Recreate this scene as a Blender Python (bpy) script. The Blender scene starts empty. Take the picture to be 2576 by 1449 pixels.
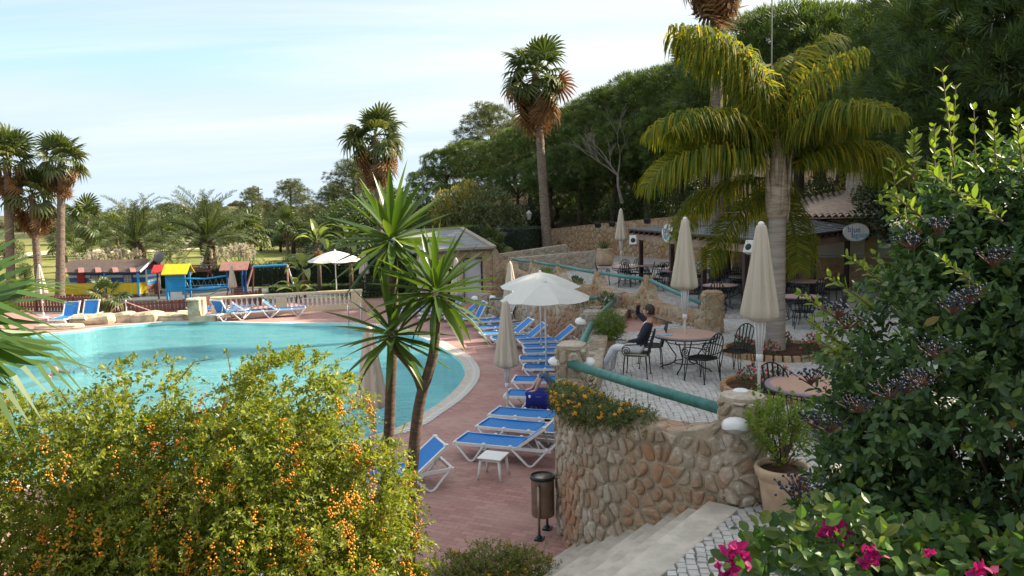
import bpy, bmesh, math, random
import numpy as np
from mathutils import Vector, Matrix
from mathutils.geometry import tessellate_polygon

R = math.radians
sc = bpy.context.scene
col = sc.collection
random.seed(7)
rng = np.random.default_rng(7)

# ------------------------------------------------------------------ camera
CAM_Z = 3.4
FPX = 1930.0
cam_d = bpy.data.cameras.new('camera')
cam_d.sensor_width = 36.0
cam_d.lens = 36.0 * FPX / 2576.0
cam_d.clip_start = 0.05
cam_d.clip_end = 6000
cam = bpy.data.objects.new('camera', cam_d)
col.objects.link(cam)
CAM_R = Matrix.Rotation(R(90 - 6.28), 3, 'X') @ Matrix.Rotation(R(-1.3), 3, 'Z')
cam.matrix_world = Matrix.Translation((0, 0, CAM_Z)) @ CAM_R.to_4x4()
sc.camera = cam

# ------------------------------------------------------------------ sun, sky, exposure
SUN_AZ, SUN_EL = 71.0, 33.0            # azimuth to the right of +Y, elevation
sd = Vector((math.sin(R(SUN_AZ)) * math.cos(R(SUN_EL)), math.cos(R(SUN_AZ)) * math.cos(R(SUN_EL)), math.sin(R(SUN_EL))))
sun_d = bpy.data.lights.new('sun', 'SUN')
sun_d.energy = 5.0
sun_d.angle = R(0.53)
sun_d.color = (1.0, 0.88, 0.70)
sun = bpy.data.objects.new('sun', sun_d)
sun.rotation_euler = sd.to_track_quat('Z', 'Y').to_euler()
sun.location = (30, 10, 30)
col.objects.link(sun)

world = bpy.data.worlds.new('World')
sc.world = world
world.use_nodes = True
wn, wl = world.node_tree.nodes, world.node_tree.links
wn.clear()
w_out = wn.new('ShaderNodeOutputWorld')
w_bg = wn.new('ShaderNodeBackground')
w_bg.inputs['Strength'].default_value = 0.106
sky = wn.new('ShaderNodeTexSky')
sky.sky_type = 'NISHITA'
sky.sun_disc = False
sky.sun_elevation = R(SUN_EL)
sky.sun_rotation = R(SUN_AZ)
sky.air_density = 0.9
sky.dust_density = 0.05
sky.ozone_density = 2.0
w_tc = wn.new('ShaderNodeTexCoord')
w_sep = wn.new('ShaderNodeSeparateXYZ')
wl.new(w_tc.outputs['Generated'], w_sep.inputs[0])
def wmath(op, a, b=None, clamp=False):
    n = wn.new('ShaderNodeMath'); n.operation = op; n.use_clamp = clamp
    for i, v in enumerate((a, b)):
        if v is None: continue
        if isinstance(v, (int, float)): n.inputs[i].default_value = v
        else: wl.new(v, n.inputs[i])
    return n.outputs[0]
zc = wmath('ADD', wmath('MAXIMUM', w_sep.outputs['Z'], 0.0), 0.12)
w_cmb = wn.new('ShaderNodeCombineXYZ')
wl.new(wmath('DIVIDE', w_sep.outputs['X'], zc), w_cmb.inputs[0])
wl.new(wmath('DIVIDE', w_sep.outputs['Y'], zc), w_cmb.inputs[1])
w_map = wn.new('ShaderNodeMapping')
w_map.inputs['Rotation'].default_value = (0, 0, R(-12))
w_map.inputs['Scale'].default_value = (0.2, 1.0, 1.0)
wl.new(w_cmb.outputs[0], w_map.inputs[0])
w_n1 = wn.new('ShaderNodeTexNoise')
w_n1.inputs['Scale'].default_value = 1.35
w_n1.inputs['Detail'].default_value = 7
w_n1.inputs['Roughness'].default_value = 0.55
w_n1.inputs['Distortion'].default_value = 0.5
wl.new(w_map.outputs[0], w_n1.inputs['Vector'])
w_n2 = wn.new('ShaderNodeTexNoise')
w_n2.inputs['Scale'].default_value = 0.45
w_n2.inputs['Detail'].default_value = 2
wl.new(w_cmb.outputs[0], w_n2.inputs['Vector'])
# thicker veil towards the sun side and overhead, thin streaks elsewhere
toward = wmath('ADD', wmath('MULTIPLY', w_sep.outputs['X'], 0.34), wmath('MULTIPLY', w_sep.outputs['Z'], 0.55))
dens = wmath('ADD', wmath('ADD', w_n1.outputs['Fac'], wmath('MULTIPLY', w_n2.outputs['Fac'], 0.35)), toward)
w_ramp = wn.new('ShaderNodeMapRange')
w_ramp.interpolation_type = 'SMOOTHSTEP'
w_ramp.inputs['From Min'].default_value = 0.40
w_ramp.inputs['From Max'].default_value = 0.92
w_ramp.inputs['To Max'].default_value = 0.93
wl.new(dens, w_ramp.inputs['Value'])
hor = wn.new('ShaderNodeMapRange')
hor.inputs['From Min'].default_value = 0.0
hor.inputs['From Max'].default_value = 0.10
hor.inputs['To Min'].default_value = 0.35
wl.new(w_sep.outputs['Z'], hor.inputs['Value'])
w_mix = wn.new('ShaderNodeMix'); w_mix.data_type = 'RGBA'
wl.new(wmath('MULTIPLY', w_ramp.outputs[0], hor.outputs[0]), w_mix.inputs['Factor'])
w_cap = wn.new('ShaderNodeMix'); w_cap.data_type = 'RGBA'; w_cap.blend_type = 'DARKEN'     # the veiled sky never glares above this
w_cap.inputs['Factor'].default_value = 1.0
wl.new(sky.outputs[0], w_cap.inputs[6]); w_cap.inputs[7].default_value = (2.85, 3.5, 4.05, 1)
wl.new(w_cap.outputs[2], w_mix.inputs[6])
w_mix.inputs[7].default_value = (3.85, 4.05, 4.2, 1)
wl.new(w_mix.outputs[2], w_bg.inputs['Color'])
wl.new(w_bg.outputs[0], w_out.inputs['Surface'])

sc.view_settings.view_transform = 'Standard'
sc.view_settings.look = 'None'
sc.view_settings.gamma = 1.0
sc.view_settings.use_curve_mapping = False
sc.view_settings.exposure = 1.33
sc.render.engine = 'CYCLES'
sc.cycles.use_denoising = True
sc.cycles.max_bounces = 7
sc.cycles.diffuse_bounces = 3
sc.cycles.glossy_bounces = 2
sc.cycles.transmission_bounces = 4
sc.cycles.transparent_max_bounces = 8
sc.cycles.caustics_reflective = False
sc.cycles.caustics_refractive = False

# ------------------------------------------------------------------ layout helpers
# plan distances were surveyed on the photograph; G meets a sight line with a level, D with a distance
def _ray(px, py):
    return CAM_R @ Vector(((px - 1288.0) / FPX, -(py - 724.5) / FPX, -1.0))
def G(px, py, z=0.0):
    d = _ray(px, py); t = (z - CAM_Z) / d.z
    return Vector((d.x * t, d.y * t, z))
def D(px, py, y):
    d = _ray(px, py); t = y / d.y
    return Vector((d.x * t, y, CAM_Z + d.z * t))
Z_DECK = -1.5
# ------------------------------------------------------------------ mesh building
class MB:
    def __init__(s):
        s.v, s.f, s.m = [], [], []
    def add(s, vs, fs, m=0):
        o = len(s.v); s.v += [tuple(p) for p in vs]
        s.f += [tuple(i + o for i in f) for f in fs]; s.m += [m] * len(fs); return s
    def box(s, c, d, rz=0.0, m=0, rot=None, taper=1.0):
        x, y, z = d[0] / 2, d[1] / 2, d[2] / 2
        M = rot if rot is not None else Matrix.Rotation(rz, 3, 'Z')
        vs = [M @ Vector((sx * x * (taper if sz > 0 else 1), sy * y * (taper if sz > 0 else 1), sz * z)) + Vector(c)
              for sz in (-1, 1) for sx, sy in ((-1, -1), (1, -1), (1, 1), (-1, 1))]
        return s.add(vs, [(3, 2, 1, 0), (4, 5, 6, 7), (0, 1, 5, 4), (1, 2, 6, 5), (2, 3, 7, 6), (3, 0, 4, 7)], m)
    def beam(s, a, b, w, h=None, m=0):
        a, b = Vector(a), Vector(b); d = b - a; h = h or w
        q = d.to_track_quat('Y', 'Z').to_matrix()
        return s.box((a + b) / 2, (w, d.length, h), rot=q, m=m)
    def tube(s, pts, r, n=8, m=0, cap=True, flat=1.0):
        pts = [Vector(p) for p in pts]; k = len(pts)
        rs = r if isinstance(r, (list, tuple)) else [r] * k
        o = len(s.v); up = None
        for i, p in enumerate(pts):
            t = (pts[min(i + 1, k - 1)] - pts[max(i - 1, 0)])
            t = t.normalized() if t.length > 1e-9 else Vector((0, 0, 1))
            if up is None: up = Vector((0, 0, 1)) if abs(t.z) < .9 else Vector((1, 0, 0))
            a = t.cross(up)
            a = a.normalized() if a.length > 1e-6 else t.orthogonal().normalized()
            b = a.cross(t).normalized(); up = b
            for j in range(n):
                an = 2 * math.pi * j / n
                s.v.append(tuple(p + a * (rs[i] * math.cos(an)) + b * (rs[i] * flat * math.sin(an))))
        for i in range(k - 1):
            for j in range(n):
                j2 = (j + 1) % n
                s.f.append((o + i * n + j, o + i * n + j2, o + (i + 1) * n + j2, o + (i + 1) * n + j)); s.m.append(m)
        if cap:
            s.f.append(tuple(o + j for j in range(n))[::-1]); s.m.append(m)
            s.f.append(tuple(o + (k - 1) * n + j for j in range(n))); s.m.append(m)
        return s
    def lathe(s, prof, n=16, c=(0, 0, 0), m=0, flute=None, caps=True):
        o = len(s.v); k = len(prof)
        for r, z in prof:
            for j in range(n):
                an = 2 * math.pi * j / n
                rr = r * (flute(an, z) if flute else 1)
                s.v.append((c[0] + rr * math.cos(an), c[1] + rr * math.sin(an), c[2] + z))
        for i in range(k - 1):
            for j in range(n):
                j2 = (j + 1) % n
                s.f.append((o + i * n + j, o + i * n + j2, o + (i + 1) * n + j2, o + (i + 1) * n + j)); s.m.append(m)
        if caps:
            s.f.append(tuple(o + j for j in range(n))[::-1]); s.m.append(m)
            s.f.append(tuple(o + (k - 1) * n + j for j in range(n))); s.m.append(m)
        return s
    def ball(s, c, r, nu=10, nv=6, m=0, sq=(1, 1, 1), noise=0.0, rot=None):
        prof = [(math.sin(math.pi * i / nv), -math.cos(math.pi * i / nv)) for i in range(nv + 1)]
        vs, fs = [], []
        for a, z in prof:
            for j in range(nu):
                an = 2 * math.pi * j / nu; q = 1 + (random.uniform(-noise, noise) if noise else 0)
                p = Vector((a * math.cos(an) * r * sq[0] * q, a * math.sin(an) * r * sq[1] * q, z * r * sq[2] * q))
                vs.append((rot @ p if rot is not None else p) + Vector(c))
        for i in range(nv):
            for j in range(nu):
                j2 = (j + 1) % nu
                fs.append((i * nu + j, i * nu + j2, (i + 1) * nu + j2, (i + 1) * nu + j))
        return s.add(vs, fs, m)
    def prism(s, poly, z0, z1, m=0):
        n = len(poly)
        vs = [(p[0], p[1], z0) for p in poly] + [(p[0], p[1], z1) for p in poly]
        return s.add(vs, [tuple(range(n))[::-1], tuple(range(n, 2 * n))] + [(i, (i + 1) % n, n + (i + 1) % n, n + i) for i in range(n)], m)
    def mesh(s, name, mats, smooth=False):
        me = bpy.data.meshes.new(name); me.from_pydata(s.v, [], s.f)
        for q in (mats if isinstance(mats, (list, tuple)) else [mats]): me.materials.append(q)
        if any(s.m): me.polygons.foreach_set('material_index', s.m)
        if smooth: me.polygons.foreach_set('use_smooth', [True] * len(s.f))
        me.update(); return me

def link(name, me, parent=None, world=False):
    o = bpy.data.objects.new(name, me); col.objects.link(o)
    if parent is not None:
        o.parent = parent
        if world: o.matrix_parent_inverse = wmat(parent).inverted()
    return o
def wmat(o):
    m = Matrix.LocRotScale(o.location, o.rotation_euler, o.scale)
    return (wmat(o.parent) @ o.matrix_parent_inverse @ m) if o.parent else m
def P(name, mb, mats, parent=None, smooth=False, world=False, kind=None):
    o = link(name, mb.mesh(name, mats, smooth), parent, world)
    if kind: o['kind'] = kind
    return o
def thing(name, label, cat, loc=(0, 0, 0), rz=0.0, group=None):
    o = bpy.data.objects.new(name, None); col.objects.link(o)
    o.empty_display_size = .2
    o.location = loc; o.rotation_euler = (0, 0, rz)
    o['label'] = label; o['category'] = cat
    if group: o['group'] = group
    return o
def tag(o, label, cat, group=None):
    o['label'] = label; o['category'] = cat
    if group: o['group'] = group
    return o
KIDS = {}
def kids(o):
    return [c for c in bpy.data.objects if c.parent == o]
def dup(root, loc, rz=0.0, label=None, scale=1.0, group=None):
    tree = KIDS.get(root.name)
    if tree is None:
        tree = KIDS[root.name] = [(c, kids(c)) for c in kids(root)]
    r = root.copy(); col.objects.link(r)
    r.location = loc; r.rotation_euler = (0, 0, rz)
    r.scale = (scale,) * 3 if isinstance(scale, (int, float)) else scale
    if label: r['label'] = label
    if group: r['group'] = group
    for c, gs in tree:
        d = c.copy(); col.objects.link(d); d.parent = r
        for g in gs:
            e = g.copy(); col.objects.link(e); e.parent = d
    return r
def place(o, loc, rz=0.0, scale=1.0):
    o.location = loc; o.rotation_euler = (0, 0, rz); o.scale = (scale,) * 3 if isinstance(scale, (int, float)) else scale
    return o
def structure(name, mb, mats, smooth=False):
    o = P(name, mb, mats, smooth=smooth); o['kind'] = 'structure'; return o
def bevel(o, w=.01, seg=2):
    b = o.modifiers.new('bevel', 'BEVEL'); b.width = w; b.segments = seg; b.limit_method = 'ANGLE'; b.angle_limit = R(40)
    return o
def fillpoly(mb, outer, holes, z, m=0):
    loops = [[Vector((p[0], p[1], 0)) for p in outer]] + [[Vector((p[0], p[1], 0)) for p in h] for h in holes]
    flat = [p for l in loops for p in l]
    tris = []
    for t in tessellate_polygon(loops):
        a, b, c = (flat[i] for i in t)
        tris.append(t if (b - a).cross(c - a).z > 0 else t[::-1])
    mb.add([(p.x, p.y, z) for p in flat], tris, m)
def smooth_path(pts, n=4, closed=False):
    out = []; k = len(pts); pts = [Vector(p) for p in pts]
    rngi = range(k) if closed else range(k - 1)
    for i in rngi:
        p1, p2 = pts[i], pts[(i + 1) % k]
        p0 = pts[i - 1] if (closed or i > 0) else p1 * 2 - p2
        p3 = pts[(i + 2) % k] if (closed or i + 2 < k) else p2 * 2 - p1
        for j in range(n):
            t = j / n
            out.append(.5 * (2 * p1 + (p2 - p0) * t + (2 * p0 - 5 * p1 + 4 * p2 - p3) * t * t + (3 * p1 - p0 - 3 * p2 + p3) * t ** 3))
    if not closed: out.append(pts[-1])
    return out

# ------------------------------------------------------------------ materials
def _nt(name):
    m = bpy.data.materials.new(name); m.use_nodes = True
    nt = m.node_tree; nt.nodes.clear()
    out = nt.nodes.new('ShaderNodeOutputMaterial')
    return m, nt, nt.nodes, nt.links, out
def _mix(nt, fac, a, b, mode='MIX'):
    n = nt.nodes.new('ShaderNodeMix'); n.data_type = 'RGBA'; n.blend_type = mode
    for s_, v in (('Factor', fac), (6, a), (7, b)):
        if isinstance(v, (int, float)): n.inputs[s_].default_value = v
        elif isinstance(v, (tuple, list)): n.inputs[s_].default_value = (*v[:3], 1)
        else: nt.links.new(v, n.inputs[s_])
    return n.outputs[2]
def _math(nt, op, a, b=0.0):
    n = nt.nodes.new('ShaderNodeMath'); n.operation = op
    for i, v in enumerate((a, b)):
        if isinstance(v, (int, float)): n.inputs[i].default_value = v
        else: nt.links.new(v, n.inputs[i])
    return n.outputs[0]
def _noise(nt, vec, scale, detail=4, rough=.6, dist=0.0):
    n = nt.nodes.new('ShaderNodeTexNoise'); n.inputs['Scale'].default_value = scale
    n.inputs['Detail'].default_value = detail; n.inputs['Roughness'].default_value = rough; n.inputs['Distortion'].default_value = dist
    if vec is not None: nt.links.new(vec, n.inputs['Vector'])
    return n.outputs['Fac']
def _range(nt, v, a, b, c=0.0, d=1.0):
    n = nt.nodes.new('ShaderNodeMapRange'); n.interpolation_type = 'SMOOTHSTEP'
    nt.links.new(v, n.inputs['Value'])
    for i, q in zip(('From Min', 'From Max', 'To Min', 'To Max'), (a, b, c, d)): n.inputs[i].default_value = q
    return n.outputs[0]
def _coord(nt, kind='Object'):
    if kind == 'World':
        return nt.nodes.new('ShaderNodeNewGeometry').outputs['Position']
    return nt.nodes.new('ShaderNodeTexCoord').outputs[kind]
def _map(nt, vec, scale=(1, 1, 1), rot=(0, 0, 0)):
    n = nt.nodes.new('ShaderNodeMapping'); n.inputs['Scale'].default_value = scale; n.inputs['Rotation'].default_value = rot
    nt.links.new(vec, n.inputs[0]); return n.outputs[0]
def _bump(nt, h, strength, dist=.02):
    n = nt.nodes.new('ShaderNodeBump'); n.inputs['Strength'].default_value = strength; n.inputs['Distance'].default_value = dist
    nt.links.new(h, n.inputs['Height']); return n.outputs[0]
def _bsdf(nt, color, rough, out, normal=None, metallic=0.0, spec=.4):
    b = nt.nodes.new('ShaderNodeBsdfPrincipled')
    for k, v in (('Base Color', color), ('Roughness', rough)):
        if isinstance(v, (tuple, list)): b.inputs[k].default_value = (*v[:3], 1)
        elif isinstance(v, (int, float)): b.inputs[k].default_value = v
        else: nt.links.new(v, b.inputs[k])
    b.inputs['Metallic'].default_value = metallic
    b.inputs['Specular IOR Level'].default_value = spec
    if normal is not None: nt.links.new(normal, b.inputs['Normal'])
    if out is not None: nt.links.new(b.outputs[0], out.inputs['Surface'])
    return b
def pmat(name, c, rough=.6, var=.18, vscale=6.0, c2=None, bump=0.0, bscale=60.0, metallic=0.0, orand=0.0, coord='Object', spec=.4, stretch=(1, 1, 1)):
    m, nt, ns, ls, out = _nt(name)
    vec = _coord(nt, coord)
    if stretch != (1, 1, 1): vec = _map(nt, vec, stretch)
    f = _range(nt, _noise(nt, vec, vscale, 5, .62), .3, .7)
    dark = tuple(x * (1 - var) for x in c); lite = c2 or tuple(min(1, x * (1 + var)) for x in c)
    colr = _mix(nt, f, dark, lite)
    if orand:
        oi = nt.nodes.new('ShaderNodeObjectInfo').outputs['Random']
        ge = nt.nodes.new('ShaderNodeNewGeometry').outputs['Random Per Island']
        r = _math(nt, 'FRACT', _math(nt, 'ADD', oi, ge))
        colr = _mix(nt, 1.0, colr, _mix(nt, r, (1 - orand,) * 3, (1 + orand * .6,) * 3), 'MULTIPLY')
    nrm = _bump(nt, _noise(nt, vec, bscale, 5, .7), min(1, bump), .02 if bump < 1 else .08) if bump else None
    _bsdf(nt, colr, rough, out, nrm, metallic, spec)
    return m
def leafmat(name, cols, trans=.35, tcol=(1.5, 1.5, .7), rough=.45, spec=.4, detail=None):
    # per-leaf tint from the 'rnd' attribute, per-object tint for single leaves; part of the light passes through
    m, nt, ns, ls, out = _nt(name)
    at = nt.nodes.new('ShaderNodeAttribute'); at.attribute_name = 'rnd'
    oi = nt.nodes.new('ShaderNodeObjectInfo').outputs['Random']
    r = _math(nt, 'FRACT', _math(nt, 'ADD', at.outputs['Fac'], _math(nt, 'MULTIPLY', oi, .999)))
    cr = nt.nodes.new('ShaderNodeValToRGB'); e = cr.color_ramp.elements
    n = len(cols)
    e[0].position, e[0].color = 0, (*cols[0], 1)
    e[1].position, e[1].color = 1, (*cols[-1], 1)
    for i in range(1, n - 1):
        q = e.new(i / (n - 1)); q.color = (*cols[i], 1)
    ls.new(r, cr.inputs[0])
    c = cr.outputs[0]
    b = _bsdf(nt, c, rough, None, None, 0, spec)
    t = nt.nodes.new('ShaderNodeBsdfTranslucent')
    ls.new(_mix(nt, 1.0, c, tcol, 'MULTIPLY'), t.inputs['Color'])
    mx = nt.nodes.new('ShaderNodeMixShader'); mx.inputs[0].default_value = trans
    ls.new(b.outputs[0], mx.inputs[1]); ls.new(t.outputs[0], mx.inputs[2])
    ls.new(mx.outputs[0], out.inputs['Surface'])
    return m

# ------------------------------------------------------------------ foliage
def norm(a):
    return a / np.maximum(np.linalg.norm(a, axis=-1, keepdims=True), 1e-9)
def frames(d, n):
    y = norm(d); x = np.cross(y, n); bad = np.linalg.norm(x, axis=1) < 1e-4
    x[bad] = np.cross(y[bad], np.array([1., 0, .3])); x = norm(x); z = np.cross(x, y)
    return np.stack([x, y, z], axis=2)
T_LEAF = (np.array([[0, 0, 0], [-.22, .42, .05], [.22, .42, .05], [0, .48, -.02], [0, 1, -.12]], float),
          np.array([[0, 3, 1], [1, 3, 4], [0, 2, 3], [3, 2, 4]]))
T_OVAL = (np.array([[0, 0, 0], [-.2, .25, .04], [-.25, .55, .05], [-.12, .85, 0], [0, 1, -.08], [.12, .85, 0], [.25, .55, .05], [.2, .25, .04], [0, .5, -.03]], float),
          np.array([[0, 8, 1], [1, 8, 2], [2, 8, 3], [3, 8, 4], [4, 8, 5], [5, 8, 6], [6, 8, 7], [7, 8, 0]]))
T_DIA = (np.array([[0, 0, 0], [-.2, .45, .06], [.2, .45, .06], [0, 1, 0]], float), np.array([[0, 3, 1], [0, 2, 3]]))
def _brush(n=6, w=.055, spread=.62):
    v, t = [], []
    for i in range(n):
        a = 2 * math.pi * i / n + .3 * (i % 2); q = spread * (1 if i % 3 else .45)
        d = np.array([math.cos(a) * q, 1, math.sin(a) * q]); d /= np.linalg.norm(d)
        s = np.cross(d, [0, 0, 1.]); s /= np.linalg.norm(s)
        k = len(v); v += [d * .12 - s * w, d * .55 + s * w * 1.2, d * 1.0]; t.append([k, k + 1, k + 2])
    return np.array(v), np.array(t)
T_BRUSH = _brush()
T_BLADE = (np.array([[-.03, 0, 0], [.03, 0, 0], [-.022, .5, .05], [.022, .5, .05], [0, 1, -.1]], float), np.array([[0, 1, 2], [1, 3, 2], [2, 3, 4]]))
T_BERRY = None
def inst_mesh(name, tpl, pos, d, n, size, mats, rnd=None, smooth=False):
    V, T = tpl; N = len(pos)
    F_ = frames(d, n)
    size = np.broadcast_to(np.asarray(size, float), (N,))
    vs = np.einsum('nij,kj->nki', F_, V) * size[:, None, None] + pos[:, None, :]
    k = len(V); tri = (T[None] + (np.arange(N) * k)[:, None, None]).reshape(-1)
    me = bpy.data.meshes.new(name)
    me.vertices.add(N * k); me.vertices.foreach_set('co', vs.reshape(-1).astype(np.float32))
    nt_ = N * len(T)
    me.loops.add(nt_ * 3); me.loops.foreach_set('vertex_index', tri.astype(np.int32))
    me.polygons.add(nt_)
    me.polygons.foreach_set('loop_start', np.arange(0, nt_ * 3, 3, dtype=np.int32))
    if rnd is None: rnd = rng.random(N)
    a = me.attributes.new('rnd', 'FLOAT', 'POINT')
    a.data.foreach_set('value', np.repeat(rnd, k).astype(np.float32))
    if smooth: me.polygons.foreach_set('use_smooth', np.ones(nt_, bool))
    for q in (mats if isinstance(mats, (list, tuple)) else [mats]): me.materials.append(q)
    me.update(calc_edges=True); me.validate()
    return me
def tpl_mesh(name, tpl, mat, size=1.0):
    V, T = tpl
    me = bpy.data.meshes.new(name); me.from_pydata([tuple(v * size) for v in V], [], [tuple(map(int, t)) for t in T]); me.materials.append(mat); me.update(); return me
def rand_dirs(n):
    return norm(rng.normal(size=(n, 3)))
def lobes_points(lobes, n, lo=.72, hi=1.03, updown=None):
    L = np.array([[*c, *r] for c, r in lobes], float)
    w = (L[:, 3] * L[:, 4] + L[:, 4] * L[:, 5] + L[:, 3] * L[:, 5]); w /= w.sum()
    i = rng.choice(len(L), n, p=w); d = rand_dirs(n)
    if updown is not None:
        d[:, 2] = np.where(d[:, 2] < updown, -d[:, 2] * .9 , d[:, 2]); d = norm(d)
    q = lo + (hi - lo) * rng.random(n) ** .6
    p = L[i, :3] + d * L[i, 3:] * q[:, None]
    nn = norm(d / L[i, 3:])
    return p, nn
def outside(p, lobes, k=.7):
    # drop what lies deep inside another lobe
    keep = np.ones(len(p), bool)
    for c, r in lobes:
        keep &= (((p - np.array(c)) / np.array(r)) ** 2).sum(1) > k * k
    return keep
def split_leaves(parent, name, tpl, mat, pos, d, n, size, count, world=False, eye=(0, 0, CAM_Z), infov=True, meshname=None):
    """the `count` leaves that show largest become single parts, the rest one joined part"""
    N = len(pos); size = np.broadcast_to(np.asarray(size, float), (N,))
    if count:
        e = pos - np.array(eye); dist = np.linalg.norm(e, axis=1); sc_ = size / np.maximum(dist, .3)
        if infov:
            ok = (np.abs(e[:, 0]) < e[:, 1] * .66) & (e[:, 2] > -.48 * e[:, 1]) & (e[:, 2] < .27 * e[:, 1]); sc_ = np.where(ok, sc_, 0)
        order = np.argsort(-sc_); big = order[:count]; rest = order[count:]
        me = tpl_mesh(name, tpl, mat)
        F_ = frames(d[big], n[big])
        for q, i in enumerate(big):
            o = link(name, me, parent)
            M = Matrix([list(F_[q][0] * size[i]) + [pos[i][0]], list(F_[q][1] * size[i]) + [pos[i][1]], list(F_[q][2] * size[i]) + [pos[i][2]], [0, 0, 0, 1]])
            if world: M = wmat(parent).inverted() @ M
            o.matrix_local = M
    else:
        rest = np.arange(N)
    o = link(meshname or 'foliage', inst_mesh(meshname or 'foliage', tpl, pos[rest], d[rest], n[rest], size[rest], mat), parent, world)
    o['kind'] = 'stuff'
    return o
# ------------------------------------------------------------------ material library
M_ = {}
def stone_mat(name, c, c2, stain=0.0):
    m, nt, ns, ls, out = _nt(name)
    w = _coord(nt, 'World')
    oi = ns.new('ShaderNodeObjectInfo').outputs['Random']; ge = ns.new('ShaderNodeNewGeometry').outputs['Random Per Island']
    r = _math(nt, 'FRACT', _math(nt, 'ADD', oi, ge))
    base = _mix(nt, r, c, c2)
    n1 = _range(nt, _noise(nt, w, 14, 6, .7), .3, .72)
    base = _mix(nt, n1, _mix(nt, 1.0, base, (.66, .62, .56), 'MULTIPLY'), base)
    if stain:
        s_ = _range(nt, _noise(nt, _map(nt, w, (.9, .9, .5)), 1.1, 3, .55), .47, .62)
        base = _mix(nt, _math(nt, 'MULTIPLY', s_, stain), base, (.42, .20, .095))
    moss = _range(nt, _noise(nt, w, 2.3, 4, .6), .60, .74)
    base = _mix(nt, _math(nt, 'MULTIPLY', moss, .45), base, (.13, .115, .09))
    b = _bump(nt, _noise(nt, w, 38, 6, .75), .55, .03)
    _bsdf(nt, base, .85, out, b, 0, .25)
    return m
M_['stone'] = stone_mat('limestone_rubble', (.66, .59, .50), (.41, .33, .24), .7)
M_['stone_grey'] = stone_mat('grey_rubble', (.52, .47, .41), (.40, .35, .29), .12)
M_['stone_ochre'] = stone_mat('ochre_rubble', (.58, .45, .30), (.44, .30, .18), .7)
M_['mortar'] = pmat('mortar', (.41, .34, .25), .9, .3, 5, bump=.5, bscale=50, coord='World', spec=.2)
M_['mortar_dark'] = pmat('mortar_red', (.31, .19, .115), .9, .3, 3, bump=.4, bscale=40, coord='World', spec=.2)
M_['rock'] = pmat('pool_rock', (.50, .42, .29), .85, .35, 2.2, bump=.7, bscale=9, coord='World', spec=.25)
M_['step'] = pmat('limestone_step', (.50, .45, .385), .7, .2, 3, bump=.2, bscale=60, orand=.13, coord='World')
def cobble_mat():
    m, nt, ns, ls, out = _nt('white_cobble')
    w = _coord(nt, 'World')
    oi = ns.new('ShaderNodeObjectInfo').outputs['Random']; ge = ns.new('ShaderNodeNewGeometry').outputs['Random Per Island']
    r = _math(nt, 'FRACT', _math(nt, 'ADD', oi, ge))
    c = _mix(nt, r, (.46, .44, .42), (.60, .58, .555))
    n = _range(nt, _noise(nt, w, .55, 4, .6), .38, .68)
    c = _mix(nt, _math(nt, 'MULTIPLY', n, .3), c, (.33, .29, .25))
    c = _mix(nt, _math(nt, 'MULTIPLY', _range(nt, _noise(nt, w, 45, 4, .7), .45, .7), .25), c, (.28, .26, .23))
    _bsdf(nt, c, .62, out, _bump(nt, _noise(nt, w, 70, 4, .7), .3, .01), 0, .4)
    return m
M_['cobble'] = cobble_mat()
M_['joint'] = pmat('dark_joint', (.17, .155, .14), .95, .4, 30, coord='World')
def paving_mat():
    # red-brown stamped pavers laid in short courses, worn and streaked
    m, nt, ns, ls, out = _nt('red_paving')
    w = _coord(nt, 'World')
    br = ns.new('ShaderNodeTexBrick'); ls.new(_map(nt, w, (1, 1, 1), (0, 0, R(24))), br.inputs['Vector'])
    br.inputs['Scale'].default_value = 1.0; br.inputs['Brick Width'].default_value = .24; br.inputs['Row Height'].default_value = .12
    br.inputs['Mortar Size'].default_value = .007; br.inputs['Mortar Smooth'].default_value = .4; br.inputs['Bias'].default_value = 0
    br.inputs['Color1'].default_value = (.44, .245, .21, 1); br.inputs['Color2'].default_value = (.34, .17, .145, 1); br.inputs['Mortar'].default_value = (.25, .145, .12, 1)
    n = _range(nt, _noise(nt, w, .8, 5, .65), .35, .7)
    c = _mix(nt, _math(nt, 'MULTIPLY', n, .55), br.outputs['Color'], (.49, .32, .28))
    n2 = _range(nt, _noise(nt, _map(nt, w, (1, 2.5, 1), (0, 0, R(24))), 2.2, 5, .7), .5, .75)
    c = _mix(nt, _math(nt, 'MULTIPLY', n2, .45), c, (.22, .11, .095))
    h = _math(nt, 'ADD', _math(nt, 'MULTIPLY', br.outputs['Fac'], -1.0), _math(nt, 'MULTIPLY', _noise(nt, w, 30, 4), .5))
    _bsdf(nt, c, .78, out, _bump(nt, h, .5, .006), 0, .3)
    return m
M_['paving'] = paving_mat()
M_['coping'] = pmat('pool_coping', (.52, .46, .385), .7, .14, 7, bump=.1, coord='World')
M_['grate'] = pmat('white_grate', (.68, .66, .62), .6, .12, 20)
M_['basin'] = pmat('pool_paint', (.34, .78, .82), .5, .14, 1.2, c2=(.48, .86, .88), coord='World')
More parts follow.
